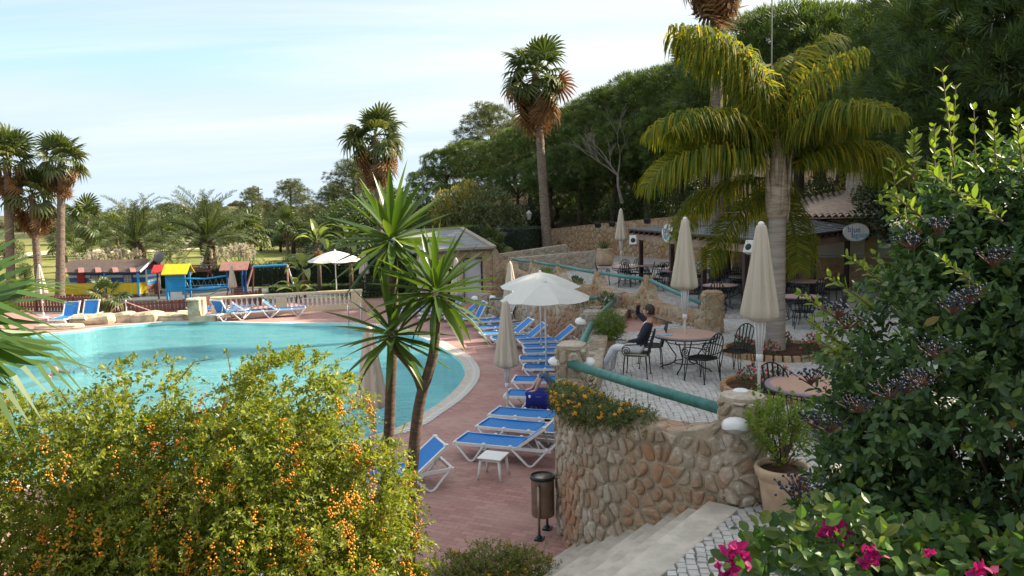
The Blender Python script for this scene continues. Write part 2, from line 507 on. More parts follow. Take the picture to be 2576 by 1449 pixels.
def water_mat():
    m, nt, ns, ls, out = _nt('pool_water')
    w = _coord(nt, 'World')
    h = _math(nt, 'ADD', _noise(nt, _map(nt, w, (.5, 1.5, 1)), 1.25, 3, .55, .8), _math(nt, 'MULTIPLY', _noise(nt, _map(nt, w, (1.4, 3.0, 1)), 3.4, 3, .6), .45))
    nrm = _bump(nt, h, 1.0, .2)
    fr = ns.new('ShaderNodeFresnel'); fr.inputs['IOR'].default_value = 1.33; ls.new(nrm, fr.inputs['Normal'])
    gl = ns.new('ShaderNodeBsdfGlossy'); gl.inputs['Roughness'].default_value = .03; ls.new(nrm, gl.inputs['Normal'])
    rf = ns.new('ShaderNodeBsdfRefraction'); rf.inputs['IOR'].default_value = 1.33; rf.inputs['Roughness'].default_value = 0.02
    tr = ns.new('ShaderNodeBsdfTransparent'); tr.inputs['Color'].default_value = (.72, .97, .98, 1)
    df = ns.new('ShaderNodeBsdfDiffuse'); ls.new(_mix(nt, _range(nt, h, .45, .9), (.13, .60, .66), (.34, .80, .82)), df.inputs['Color'])
    a = ns.new('ShaderNodeMixShader'); a.inputs[0].default_value = .28
    ls.new(tr.outputs[0], a.inputs[1]); ls.new(df.outputs[0], a.inputs[2])
    b = ns.new('ShaderNodeMixShader'); ls.new(fr.outputs[0], b.inputs[0]); ls.new(a.outputs[0], b.inputs[1]); ls.new(gl.outputs[0], b.inputs[2])
    ls.new(b.outputs[0], out.inputs['Surface'])
    return m
M_['water'] = water_mat()
M_['grass'] = pmat('lawn', (.14, .165, .045), .9, .35, .16, c2=(.27, .27, .09), coord='World', spec=.1)
M_['rough'] = pmat('dry_scrub_soil', (.13, .12, .05), .95, .4, .09, c2=(.22, .19, .085), coord='World', spec=.1)
M_['sand'] = pmat('sand_path', (.52, .44, .31), .95, .1, 1, coord='World', spec=.1)
M_['soil'] = pmat('soil', (.09, .05, .035), .95, .4, 6, bump=.6, bscale=40, coord='World', spec=.1)
M_['hillsoil'] = pmat('hill_soil', (.17, .10, .055), .95, .4, .5, c2=(.12, .11, .05), bump=.5, bscale=6, coord='World', spec=.1)
M_['rubber'] = pmat('play_surface', (.10, .115, .11), .9, .15, 3, coord='World')
M_['white'] = pmat('white_resin', (.74, .73, .71), .42, .06, 12)
M_['whitepaint'] = pmat('white_paint', (.72, .70, .66), .55, .08, 9)
M_['pipe'] = pmat('green_pipe', (.055, .19, .165), .42, .22, 9, bump=.1, bscale=30, coord='World')
M_['iron'] = pmat('black_iron', (.012, .014, .016), .42, .3, 20)
M_['steel'] = pmat('steel', (.55, .54, .52), .32, .12, 9, metallic=.9)
M_['binsteel'] = pmat('bin_steel', (.30, .255, .21), .38, .2, 7, metallic=.75, bump=.05)
M_['black'] = pmat('black_plastic', (.012, .018, .016), .4, .2, 9)
M_['blue'] = pmat('blue_sling', (.02, .185, .52), .62, .12, 30, bump=.25, bscale=350)
M_['towel'] = pmat('navy_towel', (.012, .025, .22), .95, .2, 40, bump=.6, bscale=300)
def fabric(name, c, tr=.25):
    m, nt, ns, ls, out = _nt(name)
    w = _coord(nt, 'Object')
    n = _range(nt, _noise(nt, _map(nt, w, (3, 3, 1)), 2.5, 5, .6), .35, .7)
    cc = _mix(nt, n, tuple(x * .95 for x in c), c)
    b = _bsdf(nt, cc, .85, None, _bump(nt, _noise(nt, w, 240, 3), .12, .004), 0, .2)
    t = ns.new('ShaderNodeBsdfTranslucent'); ls.new(cc, t.inputs['Color'])
    x = ns.new('ShaderNodeMixShader'); x.inputs[0].default_value = tr
    ls.new(b.outputs[0], x.inputs[1]); ls.new(t.outputs[0], x.inputs[2]); ls.new(x.outputs[0], out.inputs['Surface'])
    return m
M_['canvas'] = fabric('beige_canvas', (.60, .52, .42), .12)
M_['canvas_w'] = fabric('white_canvas', (.78, .76, .71), .22)
M_['terracotta'] = pmat('pale_terracotta', (.53, .38, .25), .8, .16, 5, bump=.15)
M_['tile_top'] = pmat('pink_mosaic', (.50, .31, .235), .5, .14, 26, coord='Object')
M_['tile_rim'] = pmat('lilac_mosaic', (.27, .215, .25), .5, .25, 30)
M_['glass_grey'] = pmat('frosted_glass', (.42, .40, .37), .3, .1, 8)
M_['slate'] = pmat('slate_roof', (.165, .17, .18), .75, .35, 4, bump=.3, bscale=18, orand=.25)
M_['rooftile'] = pmat('pale_roof_tile', (.49, .35, .27), .85, .2, 6, bump=.2, bscale=30, orand=.3)
M_['darkwood'] = pmat('dark_stained_wood', (.055, .026, .02), .6, .35, 5, stretch=(6, 6, .8), bump=.2)
M_['redwood'] = pmat('red_brown_wood', (.175, .068, .052), .7, .25, 5, orand=.2)
M_['pinkplaster'] = pmat('pink_plaster', (.40, .265, .20), .85, .14, 3, coord='World')
M_['cream'] = pmat('cream_shutter', (.55, .50, .38), .7, .08, 8)
M_['ochreplaster'] = pmat('ochre_plaster', (.43, .29, .14), .85, .15, 4, coord='World')
M_['balu'] = pmat('cream_balustrade', (.68, .57, .39), .75, .1, 6)
M_['baluwhite'] = pmat('white_baluster', (.76, .72, .66), .7, .1, 10)
M_['door'] = pmat('grey_white_door', (.50, .52, .56), .6, .05, 4)
M_['doorshade'] = pmat('doorway_shade', (.03, .016, .014), .7, .3, 4)
M_['flatroof'] = pmat('grey_roof_felt', (.22, .225, .235), .85, .2, 2, coord='World')
M_['yellow'] = pmat('yellow_paint', (.72, .50, .012), .5, .08, 7, orand=.08)
M_['kidblue'] = pmat('bright_blue_paint', (.02, .30, .62), .5, .1, 7, orand=.1)
M_['navy'] = pmat('blue_paint', (.03, .12, .36), .55, .12, 7)
M_['red'] = pmat('red_paint', (.48, .03, .03), .5, .1, 7)
M_['brownroof'] = pmat('brown_felt_roof', (.115, .082, .07), .9, .18, 5, orand=.2)
M_['pinkroof'] = pmat('red_brown_slat', (.30, .145, .12), .8, .15, 5)
M_['skin'] = pmat('skin', (.44, .23, .15), .5, .1, 9, spec=.35)
M_['skinpale'] = pmat('pale_skin', (.56, .35, .27), .5, .08, 9, spec=.35)
M_['hair'] = pmat('dark_hair', (.02, .013, .011), .55, .3, 60)
M_['jacket'] = pmat('dark_navy_jacket', (.014, .016, .028), .8, .25, 18, bump=.3, bscale=40)
M_['trouser'] = pmat('white_trousers', (.60, .60, .64), .85, .08, 14, bump=.3, bscale=30)
M_['denim'] = pmat('denim', (.07, .11, .19), .85, .2, 30)
M_['tartan'] = pmat('striped_cushion', (.05, .06, .05), .8, .3, 20)
M_['bark'] = pmat('palm_bark', (.23, .18, .14), .95, .4, 3, stretch=(1.5, 1.5, 7), bump=1.0, bscale=7, spec=.15)
M_['barkq'] = pmat('queen_palm_bark', (.31, .26, .225), .9, .22, 2.5, stretch=(.7, .7, 7), bump=.25, bscale=6, spec=.15)
M_['barkdark'] = pmat('dark_bark', (.075, .055, .042), .95, .4, 4, bump=1.0, bscale=9, spec=.1)
M_['barkyucca'] = pmat('yucca_bark', (.135, .095, .07), .9, .35, 4, stretch=(2, 2, 8), bump=.8, bscale=9, spec=.15)
M_['twig'] = pmat('twig', (.14, .095, .055), .9, .3, 8)
M_['deadwood'] = pmat('bare_grey_wood', (.22, .19, .165), .9, .25, 6)
M_['sheath'] = pmat('palm_sheath', (.33, .255, .19), .85, .35, 3, stretch=(1, 1, 5), bump=.5, bscale=8)
# leaves
M_['l_duranta'] = leafmat('duranta_leaf', [(.08, .13, .016), (.15, .21, .022), (.25, .29, .035), (.33, .32, .06)], .45, (1.5, 1.4, .5))
M_['l_vib'] = leafmat('viburnum_leaf', [(.034, .068, .03), (.048, .09, .036), (.06, .115, .038), (.08, .135, .042), (.13, .175, .048)], .3, (1.6, 1.8, .6), .5, .4)
M_['l_vibyoung'] = leafmat('viburnum_young_leaf', [(.12, .19, .03), (.17, .25, .04), (.22, .27, .05)], .42, (1.5, 1.5, .5), .4)
M_['l_vibold'] = leafmat('viburnum_old_leaf', [(.28, .10, .045), (.30, .19, .06), (.24, .22, .06)], .3)
M_['l_boug'] = leafmat('bougainvillea_leaf', [(.035, .085, .02), (.055, .12, .024), (.085, .155, .028), (.16, .185, .035)], .36, (1.5, 1.6, .5), .42)
M_['bract'] = leafmat('magenta_bract', [(.30, .004, .085), (.40, .006, .13), (.36, .012, .16)], .35, (1.3, 1, 1.2), .6)
M_['l_lantana'] = leafmat('lantana_leaf', [(.05, .085, .02), (.085, .125, .025), (.13, .15, .04)], .3)
M_['l_shrub'] = leafmat('shrub_leaf', [(.12, .15, .035), (.19, .21, .045), (.27, .25, .06)], .35)
M_['l_pine'] = leafmat('stone_pine_needles', [(.038, .066, .024), (.054, .09, .028), (.078, .12, .034), (.14, .18, .048)], .32, (1.5, 1.5, .5), .6)
M_['l_pine2'] = leafmat('aleppo_pine_needles', [(.06, .08, .035), (.10, .12, .05), (.15, .16, .07)], .28, (1.4, 1.4, .6), .6)
M_['l_olive'] = leafmat('grey_green_leaf', [(.07, .09, .045), (.10, .125, .055), (.145, .165, .07)], .3)
M_['l_yellow'] = leafmat('yellow_green_leaf', [(.17, .16, .04), (.26, .23, .05), (.32, .28, .08)], .35)
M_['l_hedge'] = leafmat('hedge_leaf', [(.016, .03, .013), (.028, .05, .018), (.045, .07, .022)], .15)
M_['l_hedgelit'] = leafmat('sunlit_hedge_light_green_leaf', [(.10, .17, .02), (.16, .24, .03)], .3)  # light green leaf; for lit hedges the sunlit tone is in this colour
M_['l_bush'] = leafmat('bush_leaf', [(.035, .06, .02), (.06, .095, .03), (.10, .13, .04)], .25)
M_['l_scrub'] = leafmat('far_scrub_leaf', [(.075, .08, .035), (.115, .115, .05), (.17, .155, .075)], .2)
M_['f_wash'] = leafmat('fan_palm_frond', [(.055, .085, .025), (.085, .115, .032), (.125, .145, .045)], .3, (1.5, 1.4, .6), .45)
M_['f_dead'] = leafmat('dead_palm_frond', [(.17, .085, .035), (.26, .145, .065), (.34, .23, .13)], .3, (1.3, 1.1, .8), .8, .1)
M_['f_phoenix'] = leafmat('date_palm_frond', [(.05, .072, .025), (.08, .105, .035), (.13, .15, .05)], .25)
M_['f_queen'] = leafmat('queen_palm_frond', [(.06, .11, .03), (.11, .16, .03), (.20, .21, .035), (.32, .27, .03)], .48, (1.7, 1.5, .4), .65, .12)
M_['f_near'] = leafmat('near_fan_frond', [(.06, .13, .03), (.10, .18, .04), (.20, .22, .04)], .42, (1.5, 1.4, .5), .4)
M_['f_yucca'] = leafmat('yucca_leaf', [(.05, .095, .02), (.075, .13, .024), (.125, .18, .032)], .34, (1.5, 1.6, .45), .35, .5)
M_['f_banana'] = leafmat('banana_leaf', [(.12, .18, .05), (.20, .25, .08), (.30, .32, .13)], .4)
M_['plume'] = leafmat('pampas_plume', [(.50, .43, .31), (.62, .56, .44)], .35, (1, 1, 1), .9, .1)
M_['berry'] = pmat('orange_berry', (.66, .20, .010), .35, .2, 3, c2=(.72, .32, .015), coord='World', spec=.5)
M_['blueberry'] = pmat('blue_black_berry', (.016, .02, .042), .6, .3, 3, c2=(.03, .04, .075), coord='World', spec=.2)
M_['lantana_fl'] = pmat('orange_flower', (.72, .30, .015), .7, .2, 30, c2=(.75, .40, .03))
M_['whitefl'] = pmat('cream_blossom', (.66, .62, .48), .7, .1, 30)
M_['pinkfl'] = pmat('pink_blossom', (.50, .12, .12), .7, .2, 30)
M_['redstalk'] = pmat('red_stalk', (.085, .035, .025), .7, .2, 20)
# ------------------------------------------------------------------ terrain
def hill_h(x, y):
    s1 = (x - 2.9) * .83 + (y - 57) * .557 + .6 - 1.5 * max(0, y - 84)
    s2 = (x - 13.5) if y < 44 else -99
    h = -99.
    if s1 > 0: h = max(h, 1.2 + .30 * min(s1, 34) + .05 * max(0, min(s1 - 34, 60)))
    if s2 > 0: h = max(h, min(1.0, 1.6 * s2) + .26 * min(s2, 34) + .05 * max(0, min(s2 - 34, 60)))
    return h
def ground_h(x, y):
    h = hill_h(x, y)
    base = -1.56
    r = math.hypot(x, y)
    # pool, deck and terraces are built over a lowered bed
    if -34 < x < 19 and -14 < y < 44.5: base = -3.3
    if y > 60 and x < 10:
        base += .4 * math.sin(x * .05) * min(1, (y - 60) / 60)
    # far scrub hills, rising to the right of the golf course
    far = 0.0
    far += 6.0 * math.exp(-((x + 155) / 45) ** 2 - ((y - 395) / 70) ** 2)
    far += 3.5 * math.exp(-((x + 80) / 70) ** 2 - ((y - 420) / 70) ** 2)
    far += 3.0 * math.exp(-((x + 250) / 110) ** 2 - ((y - 520) / 90) ** 2)
    far += .8 * math.sin(x * .043) * math.sin(y * .031) * min(1, max(0, (r - 150) / 100))
    if r > 700: far *= max(0, 1 - (r - 700) / 300)
    return max(base + far, h)
def grid(xs, ys, f, name, mat):
    mb = MB(); nx = len(xs)
    vs = [(x, y, f(x, y)) for y in ys for x in xs]
    fs = [(j * nx + i, j * nx + i + 1, (j + 1) * nx + i + 1, (j + 1) * nx + i) for j in range(len(ys) - 1) for i in range(nx - 1)]
    mb.add(vs, fs); return structure(name, mb, mat, True)
xs = sorted(set([-4000, -2500, -1600, -1000, -700] + list(range(-520, -60, 20)) + list(range(-60, 81, 2)) + list(range(84, 260, 16)) + [320, 500, 900, 1800, 4000]))
ys = sorted(set([-600, -200, -80, -40] + list(range(-20, 100, 2)) + list(range(100, 620, 14)) + [660, 720, 800, 950, 1200, 1800, 3000, 5000]))
gmat = None
def ground_mat():
    m, nt, ns, ls, out = _nt('ground_cover')
    w = _coord(nt, 'World')
    sx = ns.new('ShaderNodeSeparateXYZ'); ls.new(w, sx.inputs[0])
    near = _mix(nt, _range(nt, _noise(nt, w, .25, 5, .6), .35, .65), (.155, .185, .045), (.25, .235, .085))
    scrub = _mix(nt, _range(nt, _noise(nt, w, .045, 6, .65), .4, .62), (.07, .08, .034), (.15, .13, .07))
    c = _mix(nt, _range(nt, sx.outputs['Y'], 118, 165), near, scrub)
    hill = _mix(nt, _range(nt, _noise(nt, w, .6, 5, .65), .4, .65), (.075, .05, .03), (.04, .042, .022))
    c = _mix(nt, _range(nt, _math(nt, 'ADD', sx.outputs['X'], _math(nt, 'MULTIPLY', sx.outputs['Y'], .67)), 38, 42), c, hill)
    # only the wooded hill near the terraces is bare earth
    _bsdf(nt, _mix(nt, _range(nt, sx.outputs['Y'], 118, 140), c, _mix(nt, _range(nt, sx.outputs['Y'], 118, 165), near, scrub)), .95, out, _bump(nt, _noise(nt, w, 1.5, 5, .7), .6, .3), 0, .1)
    return m
ground = grid(xs, ys, ground_h, 'ground', ground_mat())

# the sandy golf-course track behind the playground
tr = smooth_path([G(-60, 660, -1.5), G(120, 634, -1.5), G(200, 629, -1.5), G(330, 630, -1.5), G(480, 622, -1.5), G(640, 612, -1.5)], 8)
mb = MB(); vs = []
for i, p in enumerate(tr):
    t = (tr[min(i + 1, len(tr) - 1)] - tr[max(i - 1, 0)]).normalized(); n = Vector((-t.y, t.x, 0))
    w_ = 2.4
    for s_ in (-1, 1):
        q = p + n * w_ * s_; vs.append((q.x, q.y, max(ground_h(q.x, q.y), ground_h(p.x, p.y)) + .09))
mb.add(vs, [(2 * i, 2 * i + 1, 2 * i + 3, 2 * i + 2) for i in range(len(tr) - 1)])
structure('sand_path', mb, M_['sand'])

# ------------------------------------------------------------------ pool and deck
Z_W = -1.58
pool_px = [(985, 1082), (1072, 1036), (1134, 992), (1168, 948), (1160, 912), (1118, 880), (1055, 848), (960, 823), (860, 816), (720, 815), (600, 812), (500, 810), (400, 812), (310, 820), (240, 826), (150, 838)]
pool_c = [G(x, y, Z_DECK) for x, y in pool_px]
pool_c = [Vector((p.x, p.y, 0)) for p in pool_c]
pool_c += [Vector(p) for p in ((-23.5, 28.5, 0), (-25, 23, 0), (-22, 16.5, 0), (-15, 13.8, 0), (-8.5, 13.8, 0), (-4.6, 14.8, 0))]
pool = smooth_path(pool_c, 5, True)
def offset_loop(loop, d):
    out = []; k = len(loop)
    area = sum(loop[i].x * loop[(i + 1) % k].y - loop[(i + 1) % k].x * loop[i].y for i in range(k)); sg = 1 if area > 0 else -1
    for i in range(k):
        t = (loop[(i + 1) % k] - loop[i - 1]).normalized()
        out.append(loop[i] + Vector((t.y, -t.x, 0)) * d * sg)
    return out
rim_o = offset_loop(pool, .34)
deck_outer = [(-33, 5.5), (1.6, 5.5), (3.6, 9.2), (3.6, 26), (2.5, 41), (-33, 41)]
mb = MB(); fillpoly(mb, deck_outer, [rim_o], Z_DECK); structure('pool_deck', mb, M_['paving'])
mb = MB(); k = len(pool)
inn = offset_loop(pool, -.02)
mb.add([(p.x, p.y, Z_DECK + .006) for p in rim_o] + [(p.x, p.y, Z_DECK + .022) for p in pool] + [(p.x, p.y, -2.85) for p in inn],
       [(i, (i + 1) % k, k + (i + 1) % k, k + i) for i in range(k)])
fillpoly(mb, [(p.x, p.y) for p in inn], [], -2.85, 1)
mb.add([(p.x, p.y, Z_DECK + .022) for p in pool] + [(p.x, p.y, -2.85) for p in inn], [(i, (i + 1) % k, k + (i + 1) % k, k + i) for i in range(k)], 1)
basin = structure('pool_basin', mb, [M_['coping'], M_['basin']])
mb = MB(); fillpoly(mb, [(p.x, p.y) for p in offset_loop(pool, .003)], [], Z_W); structure('pool_water', mb, M_['water'])
# overflow gutter bars along the near curve
gut = P('gutter_grate', MB().box((0, 0, 0), (.01, .01, .01)), M_['grate'], basin)
me = MB().box((0, 0, .012), (.055, .21, .024)).mesh('grate_bar', M_['grate'])
bpy.data.objects.remove(gut)
acc = 0.0; n_bar = 0
for i in range(0, 46):
    a, b = pool[i], pool[(i + 1) % k]
    a2, b2 = rim_o[i], rim_o[(i + 1) % k]
    L = (b2 - a2).length
    while acc < L and n_bar < 230:
        f = acc / L; p = a2.lerp(b2, f); q = a.lerp(b, f)
        o = link('grate_bar', me, basin); d = (q - p).normalized(); c = p + d * .0
        o.location = (c.x, c.y, Z_DECK + .004); o.rotation_euler = (0, 0, math.atan2(d.y, d.x) - math.pi / 2)
        acc += .115; n_bar += 1
    acc -= L
# soft soil bank that carries the planting in front of the deck
mb = MB()
gx = [-7 + .5 * i for i in range(18)]; gy = [1.0 + .5 * j for j in range(14)]
def bank_h(x, y):
    return max(-1.75, min(.55, .75 - .42 * max(0, y - 3.4) - .5 * max(0, abs(x + 2.6) - 1.6)))
vs = [(x, y, bank_h(x, y) if y < 7.4 else -1.75) for y in gy for x in gx]
mb.add(vs, [(j * 18 + i, j * 18 + i + 1, (j + 1) * 18 + i + 1, (j + 1) * 18 + i) for j in range(13) for i in range(17)])
structure('planting_bank', mb, M_['soil'], True)

# ------------------------------------------------------------------ terrace, stairs
NO0 = G(1770, 1270, 0); ND = (G(1580, 1449, 0) - G(1794, 1277, 0)).normalized()   # nosing line, running towards the camera
SD = Vector((ND.y, -ND.x, 0));  SD = -SD if SD.x > 0 else SD                      # the way down
END = NO0 + ND * 5.2
wall_path = smooth_path([(2.52, 8.22, 0), (2.18, 8.52, 0), (1.72, 8.9, 0), (1.35, 9.3, 0), (1.0, 9.82, 0), (.76, 10.4, 0), (.63, 11.0, 0), (.66, 11.6, 0), (.80, 12.3, 0)], 5)
P1 = Vector((.90, 11.7, 0)); P2 = G(1498, 900, .0); P2 = Vector((2.02, 19.0, 0)); P3 = Vector((3.42, 25.0, 0)); P4 = Vector((-1.2, 32.2, 0))
PR = Vector((2.47, 8.40, 0)); PL = Vector((5.05, 19.5, 0)); PT = Vector((-.36, 38.8, 0))
terr = [(END.x, END.y), (NO0.x, NO0.y)] + [(p.x + .22, p.y + .1) for p in wall_path[2:]] + [(2.25, 19.0), (5.0, 19.6)]
terr_b = [(4.9, 19.6), (3.9, 23.4), (2.6, 28.1), (1.2, 33.2), (-.2, 38.6), (-1.0, 42.5), (2.6, 57), (18.2, 40), (18.5, 3), (END.x + 1, 3)]
mb = MB(); fillpoly(mb, terr + terr_b, [], -.014)
terrace = structure('terrace_floor', mb, M_['joint'])
# white limestone cobbles: nearest 300 single stones, the others joined
def in_poly(x, y, poly):
    c = False; j = len(poly) - 1
    for i in range(len(poly)):
        if (poly[i][1] > y) != (poly[j][1] > y) and x < (poly[j][0] - poly[i][0]) * (y - poly[i][1]) / (poly[j][1] - poly[i][1]) + poly[i][0]: c = not c
        j = i
    return c
def cobble_verts(cx, cy, w, h, a):
    q = []
    for sx, sy in ((-1, -1), (1, -1), (1, 1), (-1, 1)):
        x = sx * w * .5 + random.uniform(-.008, .008); y = sy * h * .5 + random.uniform(-.008, .008)
        q.append((cx + x * math.cos(a) - y * math.sin(a), cy + x * math.sin(a) + y * math.cos(a)))
    mx, my = cx, cy; zt = random.uniform(-.002, .003)
    low = [(x, y, -.0135) for x, y in q]
    top = [(mx + (x - mx) * .88, my + (y - my) * .88, zt + random.uniform(-.002, .002)) for x, y in q]
    return low + top
C_F = [(4, 5, 6, 7), (0, 1, 5, 4), (1, 2, 6, 5), (2, 3, 7, 6), (3, 0, 4, 7)]
cells = []
pa = math.atan2(ND.y, ND.x) + R(32); ca, sa = math.cos(pa), math.sin(pa)
step_c = .108
tpoly = terr + terr_b
nosing_in = SD * -1
for i in range(-190, 190):
    for j in range(-190, 190):
        u = i * step_c + (.5 * step_c if j % 2 else 0) + .012 * math.sin(j * 1.7) ; v = j * step_c * .93 + .02 * math.sin(i * .45)
        x = 6 + u * ca - v * sa; y = 12 + u * sa + v * ca
        if not (4.5 < y < 21.5) or x > y * .70 + .6 or x < -.9: continue
        if not in_poly(x, y, tpoly): continue
        if (Vector((x, y, 0)) - NO0).dot(nosing_in) < .36 and y < 9.2: continue
        cells.append((math.hypot(x, y) if (abs(x) < y * .665) else 99 + y, x, y))
cells.sort()
px_vis = lambda x, y: (y > 5.6) and abs(x) < y * .66
mbs = MB(); n_s = 0
for d_, x, y in cells:
    jw = .015 if d_ < 9.3 else .005
    w_ = step_c - random.uniform(.35, 1) * jw; h_ = step_c * .93 - random.uniform(.35, 1) * jw
    a_ = pa + random.uniform(-.16, .16)
    if n_s < 300 and px_vis(x, y):
        P('cobble', MB().add(cobble_verts(x, y, w_, h_, a_), C_F), M_['cobble'], terrace); n_s += 1
    else:
        mbs.add(cobble_verts(x, y, w_, h_, a_), C_F)
P('cobbles', mbs, M_['cobble'], terrace, kind='stuff')
# beyond 21 m the stones are finer than the eye can part: one sheet with the same stone
def fine_cobble():
    m, nt, ns, ls, out = _nt('far_cobble')
    w = _coord(nt, 'World')
    vo = ns.new('ShaderNodeTexVoronoi'); vo.inputs['Scale'].default_value = 9.0; ls.new(w, vo.inputs['Vector'])
    c = _mix(nt, _range(nt, vo.outputs['Distance'], .35, .75), (.45, .43, .41), (.26, .245, .23))
    c = _mix(nt, _math(nt, 'MULTIPLY', _range(nt, _noise(nt, w, .5, 4), .4, .7), .3), c, (.30, .27, .24))
    _bsdf(nt, c, .7, out); return m
mb = MB(); fillpoly(mb, [(2.3, 19.0), (5.0, 19.6)] + terr_b[:8] + [(18.4, 21.0), (14.0, 21.3), (5.2, 21.3), (4.2, 20.9)], [], -.004)
far_floor = structure('terrace_paving', mb, fine_cobble())
# stairs: nine treads of pale limestone
stair = structure('staircase', MB().box(tuple(NO0 + ND * 2.0 + SD * 1.0 - Vector((0, 0, 1.9))), (.2, .2, .2)), M_['step'])
RISE = 1.5 / 9; TREAD = .285
sa_ = math.atan2(ND.y, ND.x)
for k_ in range(0, 9):
    dep = TREAD + .06
    a0 = NO0 + SD * (TREAD * k_) - SD * (dep if k_ else .36) - ND * (.14 + .078 * k_)
    a1 = a0 + ND * 6.0
    w_ = dep if k_ else .36
    z1 = -RISE * k_ + (.004 if k_ == 0 else 0)
    c = (a0 + a1) / 2 + SD * (w_ / 2)
    o = P('step', MB().box((c.x, c.y, z1 - .075 - .004 * k_), (6.0, w_, .15), sa_), M_['step'], stair); bevel(o, .012, 2)
    if k_:
        c2 = c + SD * -.02
        P('riser', MB().box((c2.x, c2.y, z1 - .15 - .5), (5.96, w_ - .03, 1.0), sa_), M_['step'], stair)
# ramp between the ramp wall and the railing wall
mb = MB()
rp = [((2.1, 18.9), (5.0, 19.7), -.012), ((3.3, 24.8), (4.2, 23.6), -.30), ((1.9, 27.4), (3.2, 27.2), -.66), ((.2, 30.0), (2.2, 30.8), -1.0), ((-1.0, 32.2), (.9, 35), -1.32), ((-3.2, 36), (-.1, 39), -1.494)]
vs = []
for a, b, z in rp: vs += [(a[0], a[1], z), (b[0], b[1], z)]
mb.add(vs, [(2 * i, 2 * i + 1, 2 * i + 3, 2 * i + 2) for i in range(len(rp) - 1)])
structure('ramp', mb, M_['paving'])
# garden floor where the photographer stands, and the bank under the viburnum
mb = MB().box((2.6, 1.4, .85), (7.0, 3.6, 1.7)); structure('upper_path', mb, M_['joint'])
# ------------------------------------------------------------------ rubble walls
def clip_half(poly, px, py, nx, ny):
    out = []
    k = len(poly)
    for i in range(k):
        a, b = poly[i], poly[(i + 1) % k]
        da = (a[0] - px) * nx + (a[1] - py) * ny; db = (b[0] - px) * nx + (b[1] - py) * ny
        if da <= 0: out.append(a)
        if (da < 0) != (db < 0) and abs(da - db) > 1e-12:
            t = da / (da - db); out.append((a[0] + (b[0] - a[0]) * t, a[1] + (b[1] - a[1]) * t))
    return out
def voronoi(w, h, size, asp=1.0, jit=.42, x0=0.0, y0=0.0, wrap=False):
    """irregular stones filling a w x h face: list of polygons"""
    nx = max(2, round(w / (size * asp))); ny = max(1, round(h / (size / asp)))
    dx, dy = w / nx, h / ny
    pts = {}
    for j in range(-2, ny + 2):
        for i in range(-2, nx + 2):
            pts[i, j] = ((i + .5 + (.5 if j % 2 else 0) + random.uniform(-jit, jit)) * dx, (j + .5 + random.uniform(-jit, jit)) * dy)
    cells = []
    for j in range(-1, ny + 1):
        for i in range(-1, nx + 1):
            p = pts[i, j]
            poly = [(p[0] - 2 * dx, p[1] - 2 * dy), (p[0] + 2 * dx, p[1] - 2 * dy), (p[0] + 2 * dx, p[1] + 2 * dy), (p[0] - 2 * dx, p[1] + 2 * dy)]
            for jj in range(max(-2, j - 2), min(ny + 1, j + 2) + 1):
                for ii in range(max(-2, i - 2), min(nx + 1, i + 2) + 1):
                    if (ii, jj) == (i, j): continue
                    q = pts[ii, jj]; d = (q[0] - p[0], q[1] - p[1])
                    poly = clip_half(poly, (p[0] + q[0]) / 2, (p[1] + q[1]) / 2, *d)
                    if len(poly) < 3: break
                if len(poly) < 3: break
            for e in ((0, 0, -1, 0), (w, 0, 1, 0), (0, 0, 0, -1), (0, h, 0, 1)):
                if len(poly) >= 3: poly = clip_half(poly, *e)
            if len(poly) >= 3: cells.append([(a + x0, b + y0) for a, b in poly])
    return cells
def inset(poly, d):
    cx = sum(p[0] for p in poly) / len(poly); cy = sum(p[1] for p in poly) / len(poly)
    out = []
    for x, y in poly:
        L = math.hypot(x - cx, y - cy); k = max(.25, 1 - d / max(L, 1e-4)); out.append((cx + (x - cx) * k, cy + (y - cy) * k))
    return out
def chamfer(poly):
    out = []; k = len(poly)
    for i in range(k):
        a, b, c = poly[i - 1], poly[i], poly[(i + 1) % k]
        L1 = math.hypot(a[0] - b[0], a[1] - b[1]); L2 = math.hypot(c[0] - b[0], c[1] - b[1])
        if min(L1, L2) < .035: out.append(b); continue
        t = .26
        out.append((b[0] + (a[0] - b[0]) * t, b[1] + (a[1] - b[1]) * t)); out.append((b[0] + (c[0] - b[0]) * t, b[1] + (c[1] - b[1]) * t))
    return out
def area(p):
    return abs(sum(p[i - 1][0] * p[i][1] - p[i][0] * p[i - 1][1] for i in range(len(p)))) / 2
def stone_on(poly, fmap, joint, proud, mb):
    joint *= random.uniform(.5, 2.2)
    """one stone: base ring sunk in the mortar, rounded shoulder, slightly dished face"""
    p0 = inset(poly, joint * .5)
    if area(p0) < .0012: return False
    size_big = area(p0) > .01 and proud > .039
    p0 = chamfer(p0)
    if size_big: p0 = chamfer(p0)
    n = len(p0)
    size = math.sqrt(area(p0)); pr = proud * random.uniform(.55, 1.25)
    r1 = inset(p0, size * .07); r2 = inset(p0, size * .22)
    tx, ty = random.uniform(-.12, .12), random.uniform(-.12, .12)
    cx = sum(p[0] for p in p0) / n; cy = sum(p[1] for p in p0) / n
    vs = [fmap(x, y, -.02) for x, y in p0]
    vs += [fmap(x, y, pr * .62) for x, y in r1]
    vs += [fmap(x, y, pr + (x - cx) * tx + (y - cy) * ty + random.uniform(-.12, .12) * pr) for x, y in r2]
    vs.append(fmap(cx, cy, pr * 1.12))
    fs = []
    for i in range(n):
        j = (i + 1) % n
        fs += [(i, j, n + j, n + i), (n + i, n + j, 2 * n + j, 2 * n + i), (2 * n + i, 2 * n + j, 3 * n)]
    mb.add(vs, fs); return True
N_STONE = [0]
